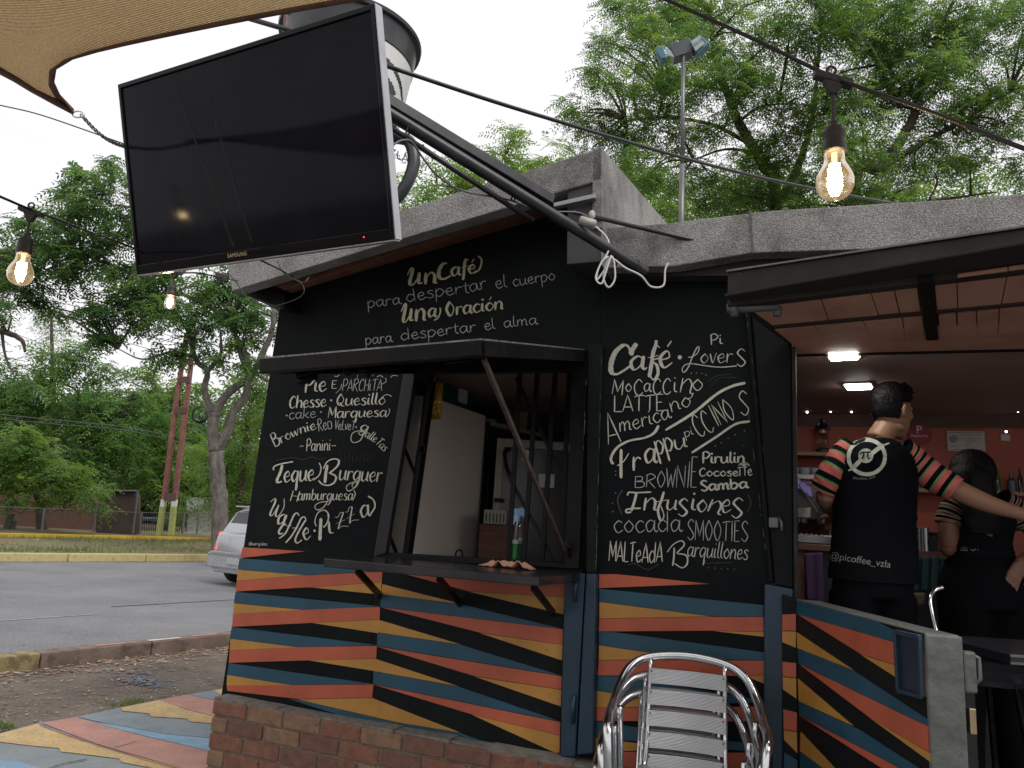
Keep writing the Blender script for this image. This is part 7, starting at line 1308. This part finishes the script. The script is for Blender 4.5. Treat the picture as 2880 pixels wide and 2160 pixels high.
def hand(mb, wrist, d, up, s=1.0, curl=.35, spread=.18, thumb=1):
    """palm and five separate fingers; d = direction of the fingers, up = back of the hand"""
    d = Vector(d).normalized(); up = Vector(up); up = (up - d * up.dot(d)).normalized(); sd = d.cross(up) * thumb
    def bxr(c, w_, h_): return [c + sd * (w_ * math.cos(2 * math.pi * i / 12)) + up * (h_ * math.sin(2 * math.pi * i / 12)) for i in range(12)]
    mb.loft([bxr(wrist, .026 * s, .019 * s), bxr(wrist + d * .025 * s, .032 * s, .017 * s), bxr(wrist + d * .06 * s, .041 * s, .015 * s), bxr(wrist + d * .09 * s, .040 * s, .012 * s)])
    for k, (off, ln, r_) in enumerate(((.030, .072, .0088), (.010, .080, .0092), (-.011, .074, .0088), (-.030, .058, .0078))):
        p = wrist + d * .082 * s + sd * off * s; f = (d + sd * (off * spread * 20 * .3)).normalized(); path = [p]
        for j, (seg, c_) in enumerate(((.42, curl * .5), (.32, curl), (.26, curl * .8))):
            f = (f - up * c_).normalized(); path.append(path[-1] + f * ln * seg * s)
        mb.tube(path, [r_ * s, r_ * s * 1.0, r_ * s * .92, r_ * s * .75], 8)
    p = wrist + d * .02 * s + sd * .026 * s; q = p + (d * .6 + sd * .8).normalized() * .038 * s; mb.tube([p, q, q + (d * .85 + sd * .4 - up * .3).normalized() * .032 * s, q + (d * .95 + sd * .1 - up * .5).normalized() * .052 * s], [.014 * s, .012 * s, .0105 * s, .008 * s], 8)
def head_mesh(mb, c, f, s=1.0, pitch=0):
    """f: the way the face looks; c: middle of the skull. Returns frame"""
    f = Vector(f).normalized(); z = Vector((0, 0, 1)); sd = f.cross(z).normalized(); z = sd.cross(f).normalized(); M = Matrix((sd, f, z)).transposed()
    def P(x, y, z_): return Vector(c) + M @ (Vector((x, y, z_)) * s)
    mb.ball(P(0, -.005, .02), .074 * s, .094 * s, .094 * s, 24, 16, M=M)           # cranium
    mb.ball(P(0, .030, -.045), .058 * s, .062 * s, .072 * s, 20, 12, M=M)          # lower face
    mb.ball(P(0, .068, -.098), .026 * s, .022 * s, .020 * s, 12, 8, M=M)           # chin
    mb.ball(P(0, .082, .028), .052 * s, .016 * s, .014 * s, 14, 8, M=M)            # brow
    for s_ in (-1, 1): mb.ball(P(s_ * .038, .066, -.012), .022 * s, .02 * s, .018 * s, 12, 8, M=M); mb.ball(P(s_ * .05, -.0, -.075), .016 * s, .03 * s, .02 * s, 10, 8, M=M)
    mb.tube([P(0, .086, .022), P(0, .098, .0), P(0, .112, -.022), P(0, .098, -.032)], [.008 * s, .010 * s, .0135 * s, .010 * s], 10)   # nose
    for s_ in (-1, 1): mb.ball(P(s_ * .012, .096, -.026), .008 * s, .009 * s, .007 * s, 8, 6, M=M)
    mb.ball(P(0, .088, -.056), .024 * s, .011 * s, .006 * s, 12, 6, M=M); mb.ball(P(0, .086, -.067), .021 * s, .011 * s, .007 * s, 12, 6, M=M)       # lips
    for s_ in (-1, 1):
        e = [P(s_ * .074, -.004, .018), P(s_ * .082, -.018, .022), P(s_ * .085, -.028, .006), P(s_ * .081, -.022, -.018), P(s_ * .073, -.006, -.034)]
        mb.tube(cr_spline(e, 4), .0065 * s, 8); mb.ball(P(s_ * .074, -.012, -.006), .006 * s, .017 * s, .026 * s, 10, 8, M=M)
    return P, M
def eyes(P, M, par, s=1.0):
    for s_ in (-1, 1):
        MB().ball(P(s_ * .032, .078, .008), .0125 * s, .0125 * s, .0105 * s, 14, 10, M=M).build('eye', mat('eye_white', (.55, .52, .5), .3), par, smooth=True); MB().ball(P(s_ * .033, .0885, .008), .0055 * s, .003 * s, .0055 * s, 10, 6, M=M).build('iris', mat('dark_iris', (.02, .012, .01), .2), par, smooth=True)
        MB().tube([P(s_ * .018, .094, .026), P(s_ * .034, .095, .031), P(s_ * .052, .086, .025)], .0035 * s, 6).build('eyebrow', HAIR, par, smooth=True)
def hair_cap(P, M, s, fn, thick, par, noise=.004, name='hair', m=None):
    """shell over the skull; fn(azimuth from face, elevation) -> thickness or None where bare"""
    n, k = 72, 44; vs = {}; V = []; Fc = []
    for j in range(k + 1):
        el = math.pi / 2 - (math.pi * .80) * j / k
        for i in range(n):
            az = 2 * math.pi * i / n; t = fn(az if az <= math.pi else az - 2 * math.pi, el)
            if t is None: continue
            r = 1 + 0; x = math.sin(az) * math.cos(el); y = math.cos(az) * math.cos(el); z = math.sin(el); tt = t + random.uniform(-noise, noise) * min(1, t / .006)
            vs[(i, j)] = len(V); V.append(P(x * (.075 + tt), -.005 + y * (.095 + tt), .02 + z * (.095 + tt)))
    for j in range(k):
        for i in range(n):
            q = [(i, j), ((i + 1) % n, j), ((i + 1) % n, j + 1), (i, j + 1)]
            if all(a in vs for a in q): Fc.append(tuple(vs[a] for a in q))
    o = MB().add(V, Fc).build(name, m or HAIR, par, smooth=True); sd = o.modifiers.new('s', 'SOLIDIFY'); sd.thickness = .012; sd.offset = -1; return o
# stripes by rows of faces
CORAL = mat('coral_knit', (.50, .115, .10), .85); LIMEK = mat('green_knit', (.08, .26, .08), .85)
PLUM = mat('plum_knit', (.10, .03, .045), .85); TANK = mat('tan_knit', (.34, .26, .17), .85)
def sleeve(par, keys, pattern, mats, res=10, wr=.002):
    mb = MB(); S_ = stations(keys, res); m = len(S_); rings = []
    for i, (c, rx, ry) in enumerate(S_):
        ax = S_[min(i + 1, m - 1)][0] - S_[max(i - 1, 0)][0]; r = oval(c, rx, ry, 20, ax=Vector((0, 1, 0)), axis=ax); rings.append([p + (p - c).normalized() * wr * math.sin(i * 1.3 + k_ * 1.1) for k_, p in enumerate(r)])
    mb.loft(rings, True, [pattern[i % len(pattern)] for i in range(m - 1)]); return mb.build('sleeve', mats, par, auto=60)
# ---------------- the man
YM = 3.12
A1 = lambda x, y, dy=0: at(x, y, YM + dy)
ft0 = A1(2452, 1632); man = thing('person', 'man seen from behind in black shirt with coral striped sleeves, right arm stretched out', 'person', Vector((ft0.x, YM, FLR)))
bd_ = MB(); hc_ = A1(2508, 1158); fd_m = Vector((.86, .42, -.10))
P_, M_ = head_mesh(bd_, hc_, fd_m, .93)
limb_loft(bd_, [(A1(2500, 1195), .052, .056), (A1(2484, 1215), .050, .054), (A1(2468, 1245), .058, .058), (A1(2462, 1275), .10, .07)], 4)
limb_loft(bd_, [(A1(2464, 1258), .06, .05), (A1(2462, 1285), .14, .075), (A1(2460, 1400), .145, .09), (A1(2455, 1500), .12, .08), (A1(2452, 1620), .11, .075)], 4, yaw=0)
hipc = A1(2452, 1630)
rarm = [(A1(2545, 1283, -.0), .052, .052), (A1(2610, 1330, -.03), .046, .044), (A1(2690, 1376, -.08), .042, .038), (A1(2745, 1403, -.10), .040, .036), (A1(2800, 1424, -.12), .034, .031), (A1(2860, 1442, -.13), .027, .024), (A1(2890, 1452, -.13), .025, .021)]
limb_loft(bd_, rarm, 4); hand(bd_, A1(2890, 1452, -.13), Vector((1, -.03, -.38)), Vector((.2, -.5, .85)), .95, .45)
larm = [(A1(2378, 1283), .05, .05), (A1(2345, 1335, -.0), .046, .045), (A1(2322, 1392, .02), .040, .040), (A1(2330, 1420, .12), .037, .036), (A1(2345, 1440, .24), .027, .026), (A1(2350, 1448, .30), .024, .021)]
limb_loft(bd_, larm, 4); hand(bd_, A1(2350, 1448, .30), Vector((.25, .9, -.25)), Vector((0, .2, 1)), .95, .5, thumb=-1)
for s_ in (-1, 1):
    hx = hipc + Vector((s_ * .085, 0, -.02)); kn = Vector((hx.x + s_ * .01, YM + .02, FLR + .50)); an = Vector((hx.x + s_ * .02, YM, FLR + .09)); limb_loft(bd_, [(hx, .06, .065), (hx.lerp(kn, .5), .06, .062), (kn, .055, .058), (kn.lerp(an, .4), .055, .06), (an, .035, .04)], 4, yaw=0)
o = bd_.build('body', SKIN, man); remesh(o, .0065, 3)
eyes(P_, M_, man, .93)
def hf(az, el):
    a = abs(az)                                        # 0 = face, pi = back of the head
    if a < .95: lim = .62
    elif a < 1.35: lim = .35
    elif a < 1.75: lim = .12                            # above the ear
    else: lim = -.72
    if el < lim: return None
    top = max(0, min(1, (el + .1) / 1.0)); fade = .004 + .020 * top + (.016 if a < .9 and el < 1.2 else 0) * top
    return fade
hair_cap(P_, M_, .93, hf, .02, man, .0035)
# shirt
sh = MB(); limb_loft(sh, [(A1(2466, 1236), .062, .060), (A1(2465, 1248), .105, .075), (A1(2463, 1266), .160, .092), (A1(2461, 1300), .178, .108), (A1(2460, 1360), .176, .118), (A1(2459, 1450), .168, .118), (A1(2458, 1530), .172, .122), (A1(2457, 1590), .178, .126), (A1(2456, 1634), .182, .128)], 6, 40, yaw=.05, wr=.0045)
shirt = sh.build('t_shirt', CLOTHB, man, auto=60)
pat = [0, 0, 0, 1, 2, 2, 2, 2]
sleeve(man, [(A1(2528, 1272), .066, .070), (A1(2556, 1292), .068, .070), (A1(2590, 1318, -.01), .064, .066), (A1(2640, 1350, -.04), .060, .060), (A1(2688, 1378, -.07), .056, .054)], pat, [CLOTHB, LIMEK, CORAL], 12)
sleeve(man, [(A1(2398, 1266), .062, .066), (A1(2372, 1288), .060, .062), (A1(2345, 1322), .058, .058), (A1(2322, 1362, .01), .056, .055), (A1(2312, 1380, .02), .056, .055)], pat, [CLOTHB, LIMEK, CORAL], 10)
tr = MB(); limb_loft(tr, [(A1(2455, 1575), .150, .108), (A1(2454, 1640), .16, .115), (A1(2453, 1680), .15, .115)], 3, 24, yaw=0)
for s_ in (-1, 1):
    hx = hipc + Vector((s_ * .082, 0, -.06)); kn = Vector((hx.x + s_ * .012, YM + .02, FLR + .50)); an = Vector((hx.x + s_ * .02, YM, FLR + .06)); limb_loft(tr, [(hx, .09, .10), (hx.lerp(kn, .5), .085, .09), (kn, .070, .074), (kn.lerp(an, .5), .062, .066), (an, .058, .062)], 4, yaw=0, wr=.002)
remesh(tr.build('trousers', JEANS, man), .012, 4)
for s_ in (-1, 1):
    an = Vector((hipc.x + s_ * .102, YM, FLR)); sm_ = MB(); sm_.loft([[an + Vector((x_ * w_, y_, z_)) for x_, z_ in ((-1, .005), (1, .005), (1, h_ * .6), (.6, h_), (-.6, h_), (-1, h_ * .6))] for y_, w_, h_ in ((-.08, .035, .09), (-.04, .042, .10), (.06, .046, .085), (.14, .045, .06), (.18, .03, .045))]); sm_.build('shoe', mat('black_shoe', (.015, .015, .016), .5), man, auto=50, bevel=.008)
# prints on the back, cast on to the cloth
def caster(ob, lift=.004):
    bpy.context.view_layer.update(); mw = ob.matrix_world; me = ob.data; bv = BVHTree.FromPolygons([mw @ v.co for v in me.vertices], [tuple(p.vertices) for p in me.polygons])
    def f(x, y, d=0):
        r = ray(x, y).normalized(); h = bv.ray_cast(EYE, r, 20)
        if h[0] is None: return EYE + r * ((wloc(ob) - EYE).length)
        return h[0] - r * (lift + d)
    return f
cm_ = caster(shirt); pm_ = Paint(2180, 1000, 2.183, 0, lambda x, y, d: cm_(x, y, d))
PRINT = mat('silver_white_print', (.42, .44, .36), .45)
def ringp(cx, cy, rx, ry, w, a0=0, a1=2 * math.pi, rot=0):
    n_ = 40; pts = []
    for i in range(n_ + 1):
        a = a0 + (a1 - a0) * i / n_; x = rx * math.cos(a); y = ry * math.sin(a); pts.append((cx + x * math.cos(rot) - y * math.sin(rot), cy + x * math.sin(rot) + y * math.cos(rot)))
    pm_.ribbon(pts, w, 0, False)
ringp(563, 623, 112, 106, 24)
def band(P, w):
    Q = [tuple(p)[:2] for p in cr_spline([(x, y, 0) for x, y in P], 8)]; pm_.ribbon(Q, w, 0, False)
band([(478, 690), (500, 668), (525, 642)], 26); band([(592, 604), (625, 577), (665, 550)], 26); band([(640, 560), (680, 545), (702, 536)], 9); band([(450, 706), (470, 698), (490, 690)], 10)
n_ = 26; pm_.k += 1
pts = [(557 + 46 * math.cos(2 * math.pi * i / n_), 615 + 45 * math.sin(2 * math.pi * i / n_)) for i in range(n_)]; c0p = pm_.P(557, 615, .004); pm_.mb.add([c0p] + [pm_.P(x, y, .004) for x, y in pts], [(0, i + 1, (i + 1) % n_ + 1) for i in range(n_)])
pm_.done(PRINT, man, 'emblem')
pm_.ribbon([(520, 606), (535, 594), (560, 594), (588, 592)], 9, 0, False); pm_.ribbon([(545, 597), (543, 615), (534, 636)], 9, 0, False); pm_.ribbon([(570, 596), (568, 620), (572, 634), (584, 628)], 9, 0, False)
for v in range(len(pm_.mb.v)):
    q_ = Vector(pm_.mb.v[v]); pm_.mb.v[v] = tuple(q_ + (EYE - q_).normalized() * .004)
pm_.done(CLOTHB, man, 'pi_symbol')
def castfont(txt, size_px, x0, y0, ang, cf, m, par, bend=0):
    ca, sa_ = math.cos(ang), math.sin(ang)
    return font_mesh(txt, size_px, None, None, None, m, 'lettering', par, align='LEFT', mapf=lambda x, y: cf(2180 + (x0 + x * ca + y * sa_) / 2.183, 1000 + (y0 + x * sa_ - y * ca + bend * ((x / 80 - .9) ** 2)) / 2.183, .002))
castfont('picoffee_vzla', 27, 478, 768, R(-4), cm_, mat('grey_print_text', (.2, .2, .19), .6), man, -16)
castfont('@picoffee_vzla', 62, 330, 1245, R(9), cm_, mat('grey_print_text2', (.27, .27, .26), .6), man)
# ---------------- the woman
YWm = 3.3
W1_ = lambda x, y, dy=0: at(x, y, YWm + dy)
hw = W1_(2765, 1560); wo = thing('person', 'woman seen from behind with long black hair, thin striped sleeves and hand on hip', 'person', Vector((hw.x, YWm, FLR)))
bd_ = MB(); hcw = W1_(2732, 1338); PW, MW = head_mesh(bd_, hcw, Vector((-.35, .93, -.05)), .93)
limb_loft(bd_, [(W1_(2738, 1370), .045, .048), (W1_(2744, 1395), .045, .048), (W1_(2752, 1415), .08, .06)], 4)
limb_loft(bd_, [(W1_(2756, 1405), .07, .05), (W1_(2758, 1425), .13, .07), (W1_(2762, 1480), .125, .08), (W1_(2764, 1550), .105, .08), (W1_(2764, 1620), .11, .08), (W1_(2764, 1660), .12, .09)], 4, yaw=0)
limb_loft(bd_, [(W1_(2684, 1420), .043, .043), (W1_(2668, 1470, -.01), .042, .042), (W1_(2666, 1520, -.0), .038, .038), (W1_(2668, 1545, .03), .036, .036), (W1_(2690, 1540, .14), .028, .027), (W1_(2708, 1530, .22), .022, .02)], 4); hand(bd_, W1_(2708, 1530, .22), Vector((.7, .6, .1)), Vector((0, .1, 1)), .85, .4)
limb_loft(bd_, [(W1_(2832, 1420), .043, .043), (W1_(2880, 1460, -.01), .042, .042), (W1_(2925, 1525, .0), .036, .036), (W1_(2905, 1560, -.04), .031, .03), (W1_(2872, 1580, -.12), .024, .022), (W1_(2866, 1584, -.13), .023, .02)], 4); hand(bd_, W1_(2866, 1584, -.13), Vector((-.42, -.05, -.9)), Vector((-.1, -1, .0)), .82, .16, spread=.45, thumb=-1)
hpw = W1_(2764, 1640)
for s_ in (-1, 1):
    hx = hpw + Vector((s_ * .085, 0, 0)); kn = Vector((hx.x, YWm + .01, FLR + .46)); an = Vector((hx.x + s_ * .02, YWm, FLR + .08)); limb_loft(bd_, [(hx, .065, .07), (kn, .05, .052), (kn.lerp(an, .4), .052, .058), (an, .033, .036)], 4, yaw=0)
remesh(bd_.build('body', SKIN2, wo), .0065, 3); eyes(PW, MW, wo, .93)
def hfw(az, el): return None if (abs(az) < .8 and el < .7) else .014
hair_cap(PW, MW, .93, hfw, .02, wo, .001, 'hair')
hb2_ = MB(); limb_loft(hb2_, [(W1_(2730, 1295, .0), .062, .075), (W1_(2730, 1325, -.01), .082, .095), (W1_(2733, 1350, -.02), .085, .092), (W1_(2745, 1390, -.045), .084, .065), (W1_(2758, 1430, -.085), .082, .04), (W1_(2764, 1470, -.10), .076, .03), (W1_(2768, 1500, -.10), .06, .022)], 5, 44, yaw=0)
hb2_.build('long_hair', HAIR, wo, auto=60)
sh = MB(); limb_loft(sh, [(W1_(2754, 1398), .06, .055), (W1_(2756, 1408), .11, .07), (W1_(2759, 1425), .142, .085), (W1_(2762, 1465), .140, .095), (W1_(2763, 1520), .120, .09), (W1_(2764, 1560), .130, .10), (W1_(2764, 1588), .148, .112)], 6, 36, yaw=0, wr=.003)
wshirt = sh.build('t_shirt', CLOTHB, wo, auto=60); pt2 = [0, 0, 0, 1, 2, 2, 1]
sleeve(wo, [(W1_(2706, 1408), .054, .056), (W1_(2688, 1424), .056, .056), (W1_(2672, 1450), .054, .054), (W1_(2666, 1475), .052, .052)], pt2, [CLOTHB, TANK, PLUM], 12)
sleeve(wo, [(W1_(2812, 1406), .054, .056), (W1_(2836, 1422), .056, .056), (W1_(2862, 1446), .054, .054), (W1_(2886, 1472), .052, .052)], pt2, [CLOTHB, TANK, PLUM], 12)
tr = MB(); limb_loft(tr, [(W1_(2764, 1560), .130, .10), (W1_(2764, 1600), .160, .125), (W1_(2765, 1660), .182, .145), (W1_(2765, 1710), .175, .14)], 4, 26, yaw=0)
for s_ in (-1, 1):
    hx = hpw + Vector((s_ * .090, 0, -.06)); kn = Vector((hx.x, YWm + .01, FLR + .46)); an = Vector((hx.x + s_ * .02, YWm, FLR + .05)); limb_loft(tr, [(hx, .098, .12), (hx.lerp(kn, .5), .085, .095), (kn, .064, .068), (kn.lerp(an, .5), .058, .062), (an, .05, .054)], 4, yaw=0)
remesh(tr.build('trousers', JEANS, wo), .012, 4)
for s_ in (-1, 1):
    an = Vector((hpw.x + s_ * .108, YWm, FLR)); sm_ = MB(); sm_.loft([[an + Vector((x_ * w_, y_, z_)) for x_, z_ in ((-1, .005), (1, .005), (1, h_ * .6), (.6, h_), (-.6, h_), (-1, h_ * .6))] for y_, w_, h_ in ((-.07, .03, .08), (-.03, .037, .09), (.06, .041, .075), (.12, .04, .055), (.155, .026, .04))]); sm_.build('shoe', mat('black_shoe', (.015, .015, .016), .5), wo, auto=50, bevel=.008)
cw_ = caster(wshirt); pm_ = Paint(2180, 1000, 2.183, 0, lambda x, y, d: cw_(x, y, d))
ringp(1295, 930, 98, 98, 20, R(20), R(200)); band([(1205, 1038), (1240, 1030), (1262, 1010)], 12); pm_.done(PRINT, wo, 'emblem')
castfont('PICOFFEE', 34, 1198, 1068, R(18), cw_, mat('grey_print_text2', (.27, .27, .26), .6), wo)
pm_.ribbon([(1140, 1178), (1140, 1196), (1182, 1198), (1182, 1180)], 4, 0, False); ringp(1161, 1184, 9, 9, 3); ringp(1215, 1186, 13, 11, 4, 0, math.pi); pm_.dot(1244, 1192, 3); pm_.done(mat('grey_print_text2', (.27, .27, .26), .6), wo, 'emblem')
